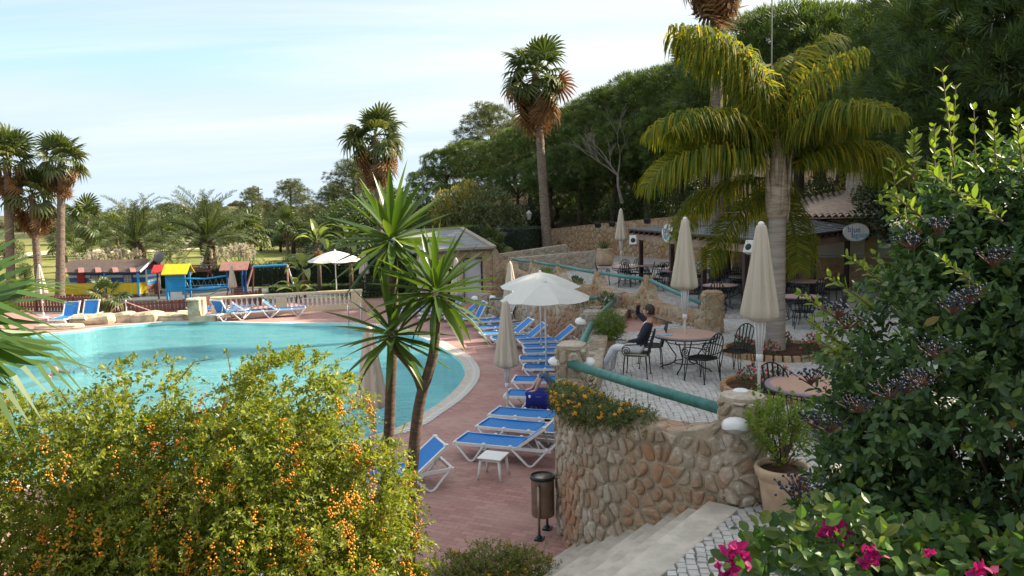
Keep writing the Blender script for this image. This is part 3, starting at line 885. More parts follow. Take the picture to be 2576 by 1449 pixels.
def stone_wall(name, label, cat, path, top, bot, thick, size, mat, mortar, asp=.9, joint=.02, proud=.035, limit=300, closed=False, cap=True, face=1, group=None, near=None, both=False, capmat=None, th0=None):
    """path: plan polyline; stones go on the side to its right (face=1) or left (-1); top/bot: height at arc length s"""
    path = [Vector((p[0], p[1], 0)) for p in path]
    if closed: path = path + [path[0]]
    S = [0.0]
    for a, b in zip(path, path[1:]): S.append(S[-1] + (b - a).length)
    L = S[-1]
    ft = top if callable(top) else (lambda s: top); fb = bot if callable(bot) else (lambda s: bot)
    nrm = []
    k = len(path)
    for i in range(k):
        if closed: t = (path[(i + 1) % (k - 1)] - path[(i - 1) % (k - 1)] if 0 < i < k - 1 else path[1] - path[k - 2])
        else: t = path[min(i + 1, k - 1)] - path[max(i - 1, 0)]
        t.normalize(); nrm.append(Vector((t.y, -t.x, 0)) * face)
    def at(s):
        s = max(0, min(L, s)); i = 0
        while i < k - 2 and S[i + 1] < s: i += 1
        f = (s - S[i]) / max(1e-6, S[i + 1] - S[i])
        return path[i].lerp(path[i + 1], f), nrm[i].lerp(nrm[i + 1], f).normalized()
    base = path[0] if not closed else sum(path[:-1], Vector()) / (k - 1)
    root = thing(name, label, cat, (base.x, base.y, fb(0)), group=group)
    # mortar core
    mb = MB(); n = max(k * 2, int(L / .25)); vs = []
    for i in range(n + 1):
        s = L * i / n; p, q = at(s); z0, z1 = fb(s), ft(s); b = p - q * thick
        vs += [(p.x, p.y, z0), (p.x, p.y, z1), (b.x, b.y, z1), (b.x, b.y, z0)]
    fs = []
    for i in range(n):
        o = i * 4
        fs += [(o, o + 1, o + 5, o + 4), (o + 1, o + 2, o + 6, o + 5), (o + 2, o + 3, o + 7, o + 6)]
    if not closed: fs += [(0, 3, 2, 1), (n * 4, n * 4 + 1, n * 4 + 2, n * 4 + 3)]
    mb.add(vs, fs); P('core', mb, mortar, root, world=True)
    jobs = []
    def run(sideoff, sgn):
        zmin = min(fb(L * i / 40) for i in range(41)); zmax = max(ft(L * i / 40) for i in range(41))
        for c in voronoi(L, zmax - zmin, size, asp, y0=zmin):
            cx = sum(p[0] for p in c) / len(c); cy = sum(p[1] for p in c) / len(c)
            if cy > ft(cx) - size * .12 or cy < fb(cx) + .02: continue
            c = [(x, min(max(y, fb(x)), ft(x) - .012)) for x, y in c]
            if area(c) < .0025: continue
            def fm(x, y, o):
                p, q = at(x); w = p + q * (o if sgn > 0 else -(thick + o)); return (w.x, w.y, y)
            p, q = at(cx)
            jobs.append(((near - p).length if near is not None else -area(c), c if sgn * face > 0 else c[::-1], fm, joint, proud))
    run(0, 1)
    if both: run(thick, -1)
    if cap:
        for c in voronoi(L, thick, max(size * .9, thick * .75), 1.15):
            def fm(x, y, o):
                p, q = at(x); w = p - q * y; return (w.x, w.y, ft(x) + o * .8)
            cx = sum(p[0] for p in c) / len(c); p, q = at(cx)
            jobs.append(((near - p).length if near is not None else -area(c), c if face < 0 else c[::-1], fm, joint, proud * .7))
    jobs.sort(key=lambda j: j[0])
    rest = MB(); done = 0
    for _, c, fm, jo, pr in jobs:
        if done < limit:
            m = MB()
            if stone_on(c, fm, jo, pr, m):
                P('stone', m, mat, root, world=True); done += 1; N_STONE[0] += 1
        else: stone_on(c, fm, jo, pr, rest)
    if rest.f: P('stones', rest, mat, root, world=True, kind='stuff')
    return root
def pillar(name, label, x, y, z0, z1, w, size, mat, mortar, rz=0, round_=False, limit=90, group=None, d=None):
    h = w / 2; hd = (d or w) / 2
    if round_: pts = [(x + h * math.cos(-2 * math.pi * i / 14), y + hd * math.sin(-2 * math.pi * i / 14)) for i in range(14)]
    else:
        c, s = math.cos(rz), math.sin(rz); q = []
        b = .12 * w
        for px, py in ((-h + b, -hd), (-h, -hd + b), (-h, 0), (-h, hd - b), (-h + b, hd), (0, hd), (h - b, hd), (h, hd - b), (h, 0), (h, -hd + b), (h - b, -hd), (0, -hd)):
            q.append((x + px * c - py * s, y + px * s + py * c))
        pts = q
    root = stone_wall(name, label, 'pillar', pts, z1, z0, w * .3, size, mat, mortar, closed=True, cap=False, face=-1, limit=limit, group=group, proud=.034, joint=.018)
    m = MB(); n = len(pts)
    m.add([(p[0], p[1], z1 - .03) for p in pts] + [(x + (p[0] - x) * .97, y + (p[1] - y) * .97, z1 + .02) for p in pts] + [(x + (p[0] - x) * .6, y + (p[1] - y) * .6, z1 + .05) for p in pts] + [(x, y, z1 + .055)],
          [(i, (i + 1) % n, n + (i + 1) % n, n + i) for i in range(n)] + [(n + i, n + (i + 1) % n, 2 * n + (i + 1) % n, 2 * n + i) for i in range(n)] + [(2 * n + i, 2 * n + (i + 1) % n, 3 * n) for i in range(n)])
    o = P('capstone', m, mat, root, world=True)
    return root

# --- curved planter wall beside the stairs, with its end pillar
wp = [(p.x, p.y) for p in wall_path]
def near_top(s):
    a = .70
    if s < .95: a = .70 + .46 * (max(0, (.95 - s)) / .95) ** 2.2
    return a
NW = stone_wall('planter_wall', 'curved limestone rubble wall beside the stairs with orange flowers on top', 'wall', wp, near_top, -1.55, .40, .178, M_['stone'], M_['mortar'], asp=.80, joint=.022, proud=.0395, near=Vector((0, 0, 0)), limit=300, face=-1)
pillar('stone_pillar', 'thick round rubble pillar beside the terracotta pot at the top of the stairs', PR.x + .1, PR.y + .06, -.02, 1.18, .50, .17, M_['stone'], M_['mortar'], round_=True, limit=110)
pillar('stone_pillar', 'square rubble pillar at the bend of the terrace edge holding two green pipes', P1.x, P1.y, .55, 1.20, .42, .17, M_['stone_grey'], M_['mortar'], R(-15), group='rubble pillars of the green handrail')
pillar('stone_pillar', 'rubble pillar left of the seated man beside the round green bush', P2.x - .02, P2.y, -1.5, .66, .46, .2, M_['stone_grey'], M_['mortar'], R(-12), group='rubble pillars of the green handrail')
pillar('stone_pillar', 'rubble pillar at the corner of the ramp above the round green bush', P3.x, P3.y, -1.5, .42, .50, .22, M_['stone_grey'], M_['mortar'], R(-30), group='rubble pillars of the green handrail')
pillar('stone_pillar', 'low rubble pillar at the foot of the ramp behind the far loungers', P4.x, P4.y, -1.5, -.38, .55, .24, M_['stone_grey'], M_['mortar'], R(-30), group='rubble pillars of the green handrail')
stone_wall('terrace_wall', 'rubble retaining wall under the terrace edge behind the blue loungers', 'wall', [(.86, 12.35), (1.25, 14.2), (1.7, 17), (1.98, 18.8)], .30, -1.55, .4, .27, M_['stone'], M_['mortar'], face=-1, limit=170)
stone_wall('terrace_wall', 'rubble retaining wall between the two corner pillars behind the loungers', 'wall', [(2.12, 19.3), (2.6, 21.3), (3.1, 23.4), (3.4, 24.7)], lambda s: .18 - .04 * s, -1.55, .4, .27, M_['stone'], M_['mortar'], face=-1, limit=120)
stone_wall('ramp_wall', 'low rubble wall along the ramp behind the white umbrellas', 'wall', [(3.2, 25.2), (1.6, 27.4), (.2, 29.8), (-1.0, 31.9)], lambda s: -.12 - .062 * s, -1.55, .4, .27, M_['stone'], M_['mortar'], face=-1, limit=240)

# --- scalloped railing wall above the ramp
rw = [(5.05, 19.5), (4.02, 23.2), (2.72, 27.6), (1.28, 32.6), (-.34, 38.6)]
RP = [(4.02, 23.3, 1.12), (2.95, 26.9, 1.02), (1.82, 30.8, .98), (.85, 34.2, .90), (-.1, 37.6, .80)]     # pillars along it
RPs = [math.hypot(x - 5.05, y - 19.5) for x, y, z in RP]
Lw = math.hypot(5.39, 19.1)
def rail_top(s):
    tops = [(0.2, .98)] + list(zip(RPs, [p[2] for p in RP])) + [(Lw, .62)]
    for (a, za), (b, zb) in zip(tops, tops[1:]):
        if a <= s <= b:
            f = (s - a) / (b - a); low = min(za, zb) - .62
            edge = min(f, 1 - f) * (b - a)
            e = max(0, 1 - edge / .75) ** 2.4
            return low + (za * (1 - f) + zb * f - low) * e
    return .4
def rail_bot(s):
    return -.25 - 1.25 * min(1, s / Lw)
stone_wall('railing_wall', 'long scalloped rubble wall with green pipe rail between the ramp and the bar', 'wall', rw, rail_top, rail_bot, .34, .27, M_['stone_ochre'], M_['mortar'], face=-1, limit=300)
pillar('stone_pillar', 'square yellowish rubble pillar standing at the terrace end of the ramp', 5.12, 19.45, -.03, 1.03, .48, .2, M_['stone_ochre'], M_['mortar'], R(-6), limit=70)

# --- green pipes
def pipe(label, a, b, r=.062, group='green pipe handrails'):
    a, b = Vector(a), Vector(b)
    o = P('handrail', MB().tube([a, a.lerp(b, .5) - Vector((0, 0, .012)), b], r, 14), M_['pipe'], smooth=True)
    tag(o, label, 'handrail', group); return o
pipe('thick green pipe rail above the orange flowers on the planter wall', (P1.x - .03, P1.y - .19, .95), (PR.x - .02, PR.y + .28, .96), .07)
pipe('thick green pipe rail rising from the bend pillar beside the flowers to the next pillar', (P1.x + .06, P1.y + .16, .98), (P2.x - .05, P2.y - .2, .42), .07)
pipe('short green pipe rail between the two pillars with white domes behind the seated man', (P2.x + .06, P2.y + .2, .46), (P3.x - .1, P3.y - .22, .20), .065)
pipe('green pipe rail over the low ramp wall behind the open umbrellas', (P3.x - .2, P3.y + .1, .24), (P4.x + .22, P4.y - .12, -.58), .06)
pl = [(5.05, 19.5, .98)] + RP
for i in range(5):
    a, b = pl[i], pl[i + 1]
    va, vb = Vector((a[0] + .1, a[1], a[2] - .12 - (.25 if i == 0 else 0))), Vector((b[0] + .1, b[1], b[2] - .1))
    d = (vb - va).normalized() * .2
    pipe(['green pipe rail on the railing wall next to the square ochre pillar', 'green pipe rail in the scoop of the railing wall in front of the bar chairs', 'green pipe rail on the railing wall in front of the potted plant',
          'green pipe rail on the railing wall beside the low grey walls', 'green pipe rail at the far end of the railing wall near the pool building'][i], va + d, vb - d, .06)
# --- white bulkhead lamps on the pillars
def lamp(label, c, ax, s=1.0):
    ax = Vector(ax).normalized(); side = Vector((-ax.y, ax.x, 0))
    root = thing('wall_lamp', label, 'lamp', c, math.atan2(ax.y, ax.x), 'white bulkhead lamps on the rubble pillars')
    mb = MB(); n = 14
    prof = [(0, 1.0), (.06, 1.0), (.13, .86), (.17, .55), (.185, 0)]
    def half(lo, hi, sc_):
        m = MB(); vs = []; nn = 9
        for dx, r in prof:
            for i in range(nn):
                an = lo + (hi - lo) * i / (nn - 1)
                vs.append((dx * s * sc_, .16 * r * s * math.cos(an) * sc_, .10 * r * s * math.sin(an) * sc_))
        return m.add(vs, [(k_ * nn + i, k_ * nn + i + 1, (k_ + 1) * nn + i + 1, (k_ + 1) * nn + i) for k_ in range(len(prof) - 1) for i in range(nn - 1)])
    P('shade', half(-.35, math.pi + .35, 1.06), M_['white'], root, smooth=True)
    P('lamp_glass', half(math.pi + .25, 2 * math.pi - .25, 1.0), M_['glass_grey'], root, smooth=True)
    P('back_plate', MB().box((-.008 * s, 0, 0), (.025 * s, .20 * s, .12 * s)), M_['white'], root)
    return root
lamp('large white oval lamp on the thick pillar beside the stairs', (PR.x - .05, PR.y - .20, .93), (-.30, -1, 0), .88)
lamp('white dome lamp on the pool side of the bend pillar', (P1.x - .205, P1.y - .03, .95), (-1, -.25, 0), .82)
lamp('white dome lamp on the terrace side of the bend pillar', (P1.x + .205, P1.y - .03, .93), (1, -.35, 0), .82)
lamp('white dome lamp on the pool side of the pillar beside the seated man', (P2.x - .24, P2.y - .03, .42), (-1, -.2, 0), 1.15)
lamp('white dome lamp on the right of the pillar behind the round bush', (P2.x + .22, P2.y - .05, .42), (1, -.3, 0), 1.15)
lamp('white dome lamp on the left of the ramp corner pillar', (P3.x - .26, P3.y - .05, .22), (-1, -.2, 0), 1.15)
lamp('white dome lamp on the right of the ramp corner pillar', (P3.x + .26, P3.y - .05, .22), (1, -.2, 0), 1.15)
lamp('white dome lamp on the left of the low pillar at the foot of the ramp', (P4.x - .29, P4.y - .05, -.55), (-1, -.3, 0), 1.2)
lamp('white dome lamp on the right of the low pillar at the foot of the ramp', (P4.x + .29, P4.y - .1, -.55), (1, -.3, 0), 1.2)
o = P('recessed_lamp', MB().lathe([(.085, 0), (.085, .02), (.07, .03)], 16, (PR.x + .08, PR.y + .06, 1.232)), M_['white'])
tag(o, 'flat round white light let into the top of the thick stair pillar', 'lamp')

# --- upper terrace: back wall, low walls
bw = [(2.9, 57), (5.2, 51.5), (7.3, 47.4), (9.6, 43.6), (12.4, 39.6), (16.5, 35.5)]
stone_wall('back_wall', 'tall rubble and terracotta-stained retaining wall along the foot of the wooded hill', 'wall', bw, lambda s: 1.45 + 1.5 * min(1, s / 22), -.1, .5, .36, M_['stone_ochre'], M_['mortar_dark'], face=1, limit=300, joint=.03)
stone_wall('low_wall', 'low grey rubble wall behind the far end of the pipe railing, the lower of two', 'wall', [(.35, 37.9), (4.3, 38.8)], lambda s: .72 + .05 * s, -.3, .35, .30, M_['stone_grey'], M_['mortar'], face=1, limit=60, group='low grey walls on the upper terrace')
stone_wall('low_wall', 'low grey rubble wall behind the far end of the pipe railing, the one farther back', 'wall', [(-.65, 39.9), (3.1, 42.2)], lambda s: .78 + .07 * s, -.3, .35, .30, M_['stone_grey'], M_['mortar'], face=1, limit=60, group='low grey walls on the upper terrace')
# ------------------------------------------------------------------ loungers
def arc_v(x0, x1, zt, dx=0.0):
    """V-shaped leg pair: down from x0, round the foot, up to x1"""
    xm = (x0 + x1) / 2 + dx
    return [(x0, zt), (xm - .06, .035), (xm - .03, .016), (xm + .03, .016), (xm + .06, .035), (x1, zt)]
def make_lounger(back, name='sun_lounger'):
    # local +X runs from the foot end to the head end; origin on the ground under the middle of the foot end
    root = thing(name, 'blue sling sun lounger', 'sun lounger')
    W, Z = .32, .34
    hx = 1.28
    th = R(back); bl = .68
    bx, bz = math.cos(th) * bl, math.sin(th) * bl
    mb = MB(); n = 8; vs = []
    for i in range(n + 1):
        t = i / n; x = .03 + t * (hx - .03); z = Z + .028 - .022 * math.sin(math.pi * t)
        for y, dz in ((-W + .03, 0), (-W * .4, -.012), (W * .4, -.012), (W - .03, 0)): vs.append((x, y, z + dz))
    mb.add(vs, [(i * 4 + j, (i + 1) * 4 + j, (i + 1) * 4 + j + 1, i * 4 + j + 1) for i in range(n) for j in range(3)])
    mb.add([(v[0], v[1], v[2] - .018) for v in vs], [(i * 4 + j, i * 4 + j + 1, (i + 1) * 4 + j + 1, (i + 1) * 4 + j) for i in range(n) for j in range(3)])
    mb.box((.03, 0, Z + .008), (.03, W * 2 - .05, .06)); 
    for s in (-1, 1): mb.box((hx / 2 + .015, s * (W - .03), Z + .012), (hx - .03, .035, .045))
    P('seat', mb, M_['blue'], root, smooth=False)
    mb = MB(); vs = []
    for i in range(7):
        t = i / 6; x = hx + .02 + bx * t; z = Z + .028 + bz * t
        for y, dz in ((-W + .03, 0), (-W * .4, -.010), (W * .4, -.010), (W - .03, 0)): vs.append((x - dz * -math.sin(th), y, z + dz))
    mb.add(vs, [(i * 4 + j, (i + 1) * 4 + j, (i + 1) * 4 + j + 1, i * 4 + j + 1) for i in range(6) for j in range(3)])
    mb.add([(v[0] + .02 * math.sin(th), v[1], v[2] - .02 * math.cos(th)) for v in vs], [(i * 4 + j, i * 4 + j + 1, (i + 1) * 4 + j + 1, (i + 1) * 4 + j) for i in range(6) for j in range(3)])
    bk = P('backrest', mb, M_['blue'], root)
    mb = MB()
    for s in (-1, 1):
        mb.beam((hx, s * W, Z), (hx + .02 + bx, s * W, Z + bz), .045, .05)
        mb.box((hx + .02 + bx, s * (W - .02), Z + bz), (.07, .09, .07), m=0)
    mb.beam((hx + .02 + bx, -W, Z + bz), (hx + .02 + bx, W, Z + bz), .04, .045)
    if back > 8:
        for s in (-1, 1): mb.tube([(hx + bx * .62, s * W * .8, Z + bz * .6), (hx + bx * .62 + .12, s * W * .8, Z - .06)], .016, 6)
    P('backrest_frame', mb, M_['white'], root)
    mb = MB()
    for s in (-1, 1):
        mb.beam((0, s * W, Z), (1.93, s * W, Z), .045, .055)
    mb.box((0.0, 0, Z), (.05, 2 * W + .045, .055)); mb.box((1.93, 0, Z), (.05, 2 * W + .045, .055)); mb.box((hx, 0, Z - .02), (.04, 2 * W, .04))
    o = P('frame', mb, M_['white'], root)
    for s in (-1, 1):
        for x0, x1, dx in ((.03, .62, .02), (1.16, 1.88, .02)):
            pts = [(x, s * W, z) for x, z in arc_v(x0, x1, Z, dx)]
            P('leg', MB().tube(pts, .028, 8, flat=.8), M_['white'], root, smooth=True)
            for xx in (x0, x1): P('joint_cap', MB().ball((xx, s * (W + .005), Z + .015), .045, 8, 5, sq=(1.1, .6, 1)), M_['white'], root, smooth=True)
    return root
LG = 'blue sun loungers round the pool'
L_flat = make_lounger(2); L_flat['group'] = LG
L_up = make_lounger(38); L_up['group'] = LG
L_hi = make_lounger(62); L_hi['group'] = LG
used = set()
def lounger(proto, px, py, ang, label, z=Z_DECK + .34):
    p = G(px, py, z); ang = R(ang)
    d = Vector((math.cos(ang), math.sin(ang), 0)); n = Vector((-d.y, d.x, 0))
    base = Vector((p.x, p.y, Z_DECK)) + n * .32          # px,py is the near corner of the foot end
    if proto.name not in used:
        used.add(proto.name); place(proto, base, ang); proto['label'] = label; return proto
    return dup(proto, base, ang, label)
LN = [(L_up, 1142, 1114, -20, 'nearest blue lounger with raised back beside the white stool'),
      (L_flat, 1198, 1074, -22, 'flat blue lounger second from the white stool'),
      (L_flat, 1229, 1045, -20, 'flat blue lounger under the nearest closed umbrella, third from the white stool'),
      (L_flat, 1268, 998, -12, 'blue lounger with the navy towel and the bare legs on it'),
      (L_flat, 1288, 962, -8, 'flat blue lounger just behind the one with the navy towel'),
      (L_flat, 1315, 930, -5, 'flat blue lounger at the pole foot of the nearer open white umbrella'),
      (L_flat, 1306, 908, -3, 'flat blue lounger second behind the pole of the nearer open umbrella'),
      (L_flat, 1319, 890, 2, 'flat blue lounger third behind the pole of the nearer open umbrella'),
      (L_flat, 1319, 877, 5, 'flat blue lounger fourth behind the pole of the nearer open umbrella'),
      (L_up, 1311, 864, 10, 'blue lounger with raised back, rightmost of those against the terrace wall'),
      (L_up, 1243, 857, 12, 'blue lounger with raised back right behind the closed beige umbrella'),
      (L_up, 1216, 844, 15, 'blue lounger with raised back seen left of the closed beige umbrella'),
      (L_flat, 1205, 828, 16, 'flat blue lounger left of the closed umbrella with its head in shade'),
      (L_hi, 1196, 812, 16, 'blue lounger with steep back behind the yucca, third from the low ramp pillar'),
      (L_hi, 1128, 806, 18, 'blue lounger with steep back seen through the yucca leaves'),
      (L_up, 1112, 792, 20, 'blue lounger with raised back nearest the low ramp pillar'),
      (L_up, 1060, 790, 20, 'blue lounger seen under the leaves of the highest yucca head'),
      (L_up, 1010, 782, 20, 'blue lounger left of the yucca trunk near the pool building'),
      (L_up, 858, 1228, 24, 'blue lounger half hidden behind the yucca trunk and the berry bush')]
for a in LN: lounger(*a)
lounger(L_up, 692, 776, 205, 'blue lounger with raised back nearest the pool in front of the balustrade')
lounger(L_up, 768, 772, 196, 'blue lounger at the right in front of the balustrade')
lounger(L_up, 640, 767, 200, 'blue lounger turned along the balustrade behind the one nearest the pool')
lounger(L_hi, 598, 777, 246, 'blue lounger seen end-on beside the yellow stone gate pillar')
lounger(L_up, 566, 775, 150, 'blue lounger with raised back between the gate pillar and the closed umbrella')
lounger(L_hi, 160, 805, 95, 'blue lounger seen end-on in front of the brown picket fence')
lounger(L_hi, 212, 800, 95, 'blue lounger behind the corner of the brown picket fence')

# ------------------------------------------------------------------ umbrellas
def make_closed(h, canopy_len, r, name, mat, rib_drop):
    root = thing(name, 'closed parasol', 'umbrella')
    P('pole', MB().tube([(0, 0, 0), (0, 0, h - .02)], .024, 12), M_['white'], root, smooth=True)
    P('base', MB().lathe([(.24, 0), (.24, .05), (.05, .07), (.045, .3)], 20), M_['white'], root, smooth=False)
    zb = h - canopy_len; nf = 8
    fl = lambda an, z: 1 + (.34 * (abs(math.cos(nf * an / 2 + .25 * math.sin(2 * an + 5 * r))) - .62) + .05 * math.cos(nf * an * 2 + 1.2 + 3 * z) + .07 * math.sin(3 * an + z)) * min(1, (h - z) / canopy_len + .25)
    prof = [(.035, h + .0), (.065, h - .015), (.075, h - .05)]
    for i in range(1, 13):
        t = i / 12; prof.append((.075 + (r - .075) * t ** .95, h - .05 - (canopy_len - .05) * t + .012 * math.sin(6 * t)))
    prof += [(r * .93, zb - .03), (r * .62, zb - .075), (.09, zb - .10)]
    P('canopy', MB().lathe(prof[::-1], 88, flute=lambda an, z: fl(an, z)), mat, root, smooth=True)
    P('finial', MB().lathe([(.045, h - .01), (.045, h + .02), (.02, h + .045)], 12), M_['white'], root, smooth=True)
    me = MB().tube([(.085, 0, zb + .3), (.075, 0, zb - .1), (.032, 0, zb - rib_drop)], .012, 6).mesh('rib', M_['white'], True)
    for i in range(nf):
        o = link('rib', me, root); o.rotation_euler = (0, 0, 2 * math.pi * i / nf)
    P('runner', MB().lathe([(.05, zb - rib_drop - .06), (.05, zb - rib_drop + .03), (.035, zb - rib_drop + .05)], 14), M_['white'], root, smooth=True)
    return root
CG = 'closed parasols'
U1 = make_closed(3.02, 1.31, .245, 'closed_umbrella', M_['canvas'], .62); U1['group'] = CG
place(U1, Vector((3.60, 11.05, 0)), .2); U1['label'] = 'largest closed beige umbrella in front of the palm trunk'
TB = G(1725, 930, 0)
dup(U1, (TB.x - .02, TB.y, 0), .9, "closed beige umbrella standing through the pink table of the seated man")
u = G(1563, 694, 0); dup(U1, (u.x, u.y, 0), 1.3, 'closed pale umbrella standing alone left of the bar pergola')
U2 = make_closed(2.72, 1.42, .26, 'closed_umbrella', M_['canvas'], .48); U2['group'] = CG
u = G(1278, 1056, Z_DECK); place(U2, u, .4); U2['label'] = 'closed beige umbrella standing among the blue loungers'
u = G(1287, 842, Z_DECK); dup(U2, u, 1.0, 'closed beige umbrella behind the open white umbrellas')
u = G(1152, 818, Z_DECK); dup(U2, u, .1, 'closed beige umbrella in front of the white door of the pool building')
u = G(942, 1195, Z_DECK); dup(U2, u, .5, 'closed beige umbrella half hidden behind the berry bush and yucca', 1.02)
u = G(588, 772, Z_DECK); dup(U2, u, .7, 'small closed umbrella in front of the balustrade near the gate pillar', (.8, .8, .78))
u = G(858, 776, Z_DECK); dup(U2, Vector((u.x + .25, u.y + 5.0, Z_DECK)), .9, 'closed white umbrella among the banana plants behind the balustrade', .98)
u = G(110, 800, Z_DECK); dup(U2, u, .3, 'closed pale umbrella between two palm trunks beside the fence', .92)
u = G(1064, 800, Z_DECK); dup(U2, u, .3, 'closed pale umbrella hidden behind the tallest yucca head', 1.0)

def make_open(r, h, drop, name, droop=.0):
    root = thing(name, 'open parasol', 'umbrella')
    P('pole', MB().tube([(0, 0, 0), (0, 0, h - .03)], .028, 12), M_['white'], root, smooth=True)
    P('base', MB().lathe([(.28, 0), (.28, .06), (.06, .08), (.05, .35)], 24), M_['white'], root)
    n = 8; mb = MB(); vs = [(0, 0, h)]; rings = 6; sub = 4
    for k in range(1, rings + 1):
        t = k / rings
        for i in range(n * sub):
            a = 2 * math.pi * i / (n * sub); f = (i % sub) / sub
            sag = math.sin(math.pi * f); chord = math.cos(math.pi / n) / math.cos(math.pi / n * (2 * f - 1))
            rr = r * t * (chord)
            z = h - drop * (t ** 1.08) + .05 * math.sin(math.pi * t) - .025 * sag * t + (-.02 * sag if k == rings else 0)
            vs.append((rr * math.cos(a), rr * math.sin(a), z))
    m = n * sub; fs = [(0, 1 + i, 1 + (i + 1) % m) for i in range(m)]
    for k in range(rings - 1):
        fs += [(1 + k * m + i, 1 + (k + 1) * m + i, 1 + (k + 1) * m + (i + 1) % m, 1 + k * m + (i + 1) % m) for i in range(m)]
    mb.add(vs, fs)
    P('canopy', mb, M_['canvas_w'], root, smooth=False)
    P('finial', MB().lathe([(.05, h - .02), (.045, h + .03), (.015, h + .06)], 12), M_['white'], root, smooth=True)
    P('hub', MB().lathe([(.05, h - .42), (.055, h - .36), (.04, h - .33)], 12), M_['white'], root)
    rib = MB().tube([(.03, 0, h - .06), (r * .5, 0, h - drop * .5 - .0), (r * .985, 0, h - drop - .012)], .012, 6).mesh('rib', M_['white'], True)
    st = MB().tube([(.05, 0, h - .38 - .25), (r * .48, 0, h - drop * .5 - .02)], .011, 6).mesh('strut', M_['white'], True)
    for i in range(n):
        o = link('rib', rib, root); o.rotation_euler = (0, 0, 2 * math.pi * i / n)
        q = link('strut', st, o)
    return root
OG = 'open white parasols'
O1 = make_open(1.32, 2.70, .46, 'open_umbrella'); O1['group'] = OG
u = G(1375, 948, Z_DECK); place(O1, u, .25); O1['label'] = 'nearer open white umbrella fully in shade over the loungers'
u = G(1362, 893, Z_DECK); dup(O1, u, .55, 'open white umbrella with sunlit panels, the farther one of the pair over the loungers')
u = G(849, 777, Z_DECK); dup(O1, u, .1, 'open white umbrella in front of the right end of the balustrade', (1.0, 1.0, 1.05))

# ------------------------------------------------------------------ white stool, bin, ladder
t = thing('side_table', 'small white plastic stool table in front of the nearest lounger', 'table', G(1242, 1200, Z_DECK), R(-20))
mb = MB().box((0, 0, .40), (.46, .46, .025)); P('tabletop', mb, M_['white'], t); bevel(kids(t)[0], .05, 4)
P('apron', MB().box((0, .18, .365), (.38, .015, .05)).box((0, -.18, .365), (.38, .015, .05)).box((.18, 0, .365), (.015, .38, .05)).box((-.18, 0, .365), (.015, .38, .05)), M_['white'], t)
for sx in (-1, 1):
    for sy in (-1, 1): P('leg', MB().tube([(sx * .17, sy * .17, .39), (sx * .20, sy * .20, .12), (sx * .225, sy * .225, 0)], [.032, .026, .02], 8), M_['white'], t, smooth=True)
b0 = Vector((.385, 10.95, Z_DECK))
t = thing('litter_bin', 'brushed steel litter bin with black rim on two posts beside the stone wall', 'bin', b0, R(70))
P('drum', MB().lathe([(.165, .30), (.172, .31), (.172, .88), (.176, .89)], 28), M_['binsteel'], t, smooth=True)
P('rim', MB().lathe([(.150, .84), (.155, .90), (.165, .915), (.186, .905), (.190, .87), (.178, .86)], 28, caps=False), M_['black'], t, smooth=True)
P('liner', MB().lathe([(.12, .45), (.152, .88)], 24, caps=False).lathe([(.12, .449), (.01, .448)], 24, caps=False), M_['black'], t, smooth=True)
for s in (-1, 1):
    g = P('post', MB().tube([(s * .195, 0, .0), (s * .195, 0, .80)], .020, 8), M_['binsteel'], t, smooth=True)
    P('foot', MB().box((s * .195, 0, .012), (.15, .12, .024)).tube([(s * .195, 0, .02), (s * .195, 0, .07)], [.05, .022], 10), M_['iron'], g)
    P('bracket', MB().tube([(s * .165, 0, .62), (s * .20, 0, .62)], .012, 6), M_['steel'], g)
lp = G(893, 815, Z_DECK)
t = thing('pool_ladder', 'chrome pool ladder with two hooped rails at the far right edge of the water', 'ladder', (lp.x, lp.y, Z_DECK), R(10))
for s in (-1, 1):
    pts = [(s * .27, .55, 0), (s * .27, .55, .55)] + [(s * .27, .55 - .34 * (1 - math.cos(math.pi * i / 8)), .55 + .28 * math.sin(math.pi * i / 8)) for i in range(1, 8)] + [(s * .27, -.13, .5), (s * .27, -.20, -.2), (s * .27, -.2, -1.0)]
    P('rail', MB().tube(pts, .024, 10), M_['steel'], t, smooth=True)
for i in range(3): P('rung', MB().tube([(-.27, -.2, -.3 - .25 * i), (.27, -.2, -.3 - .25 * i)], .02, 8), M_['steel'], t)

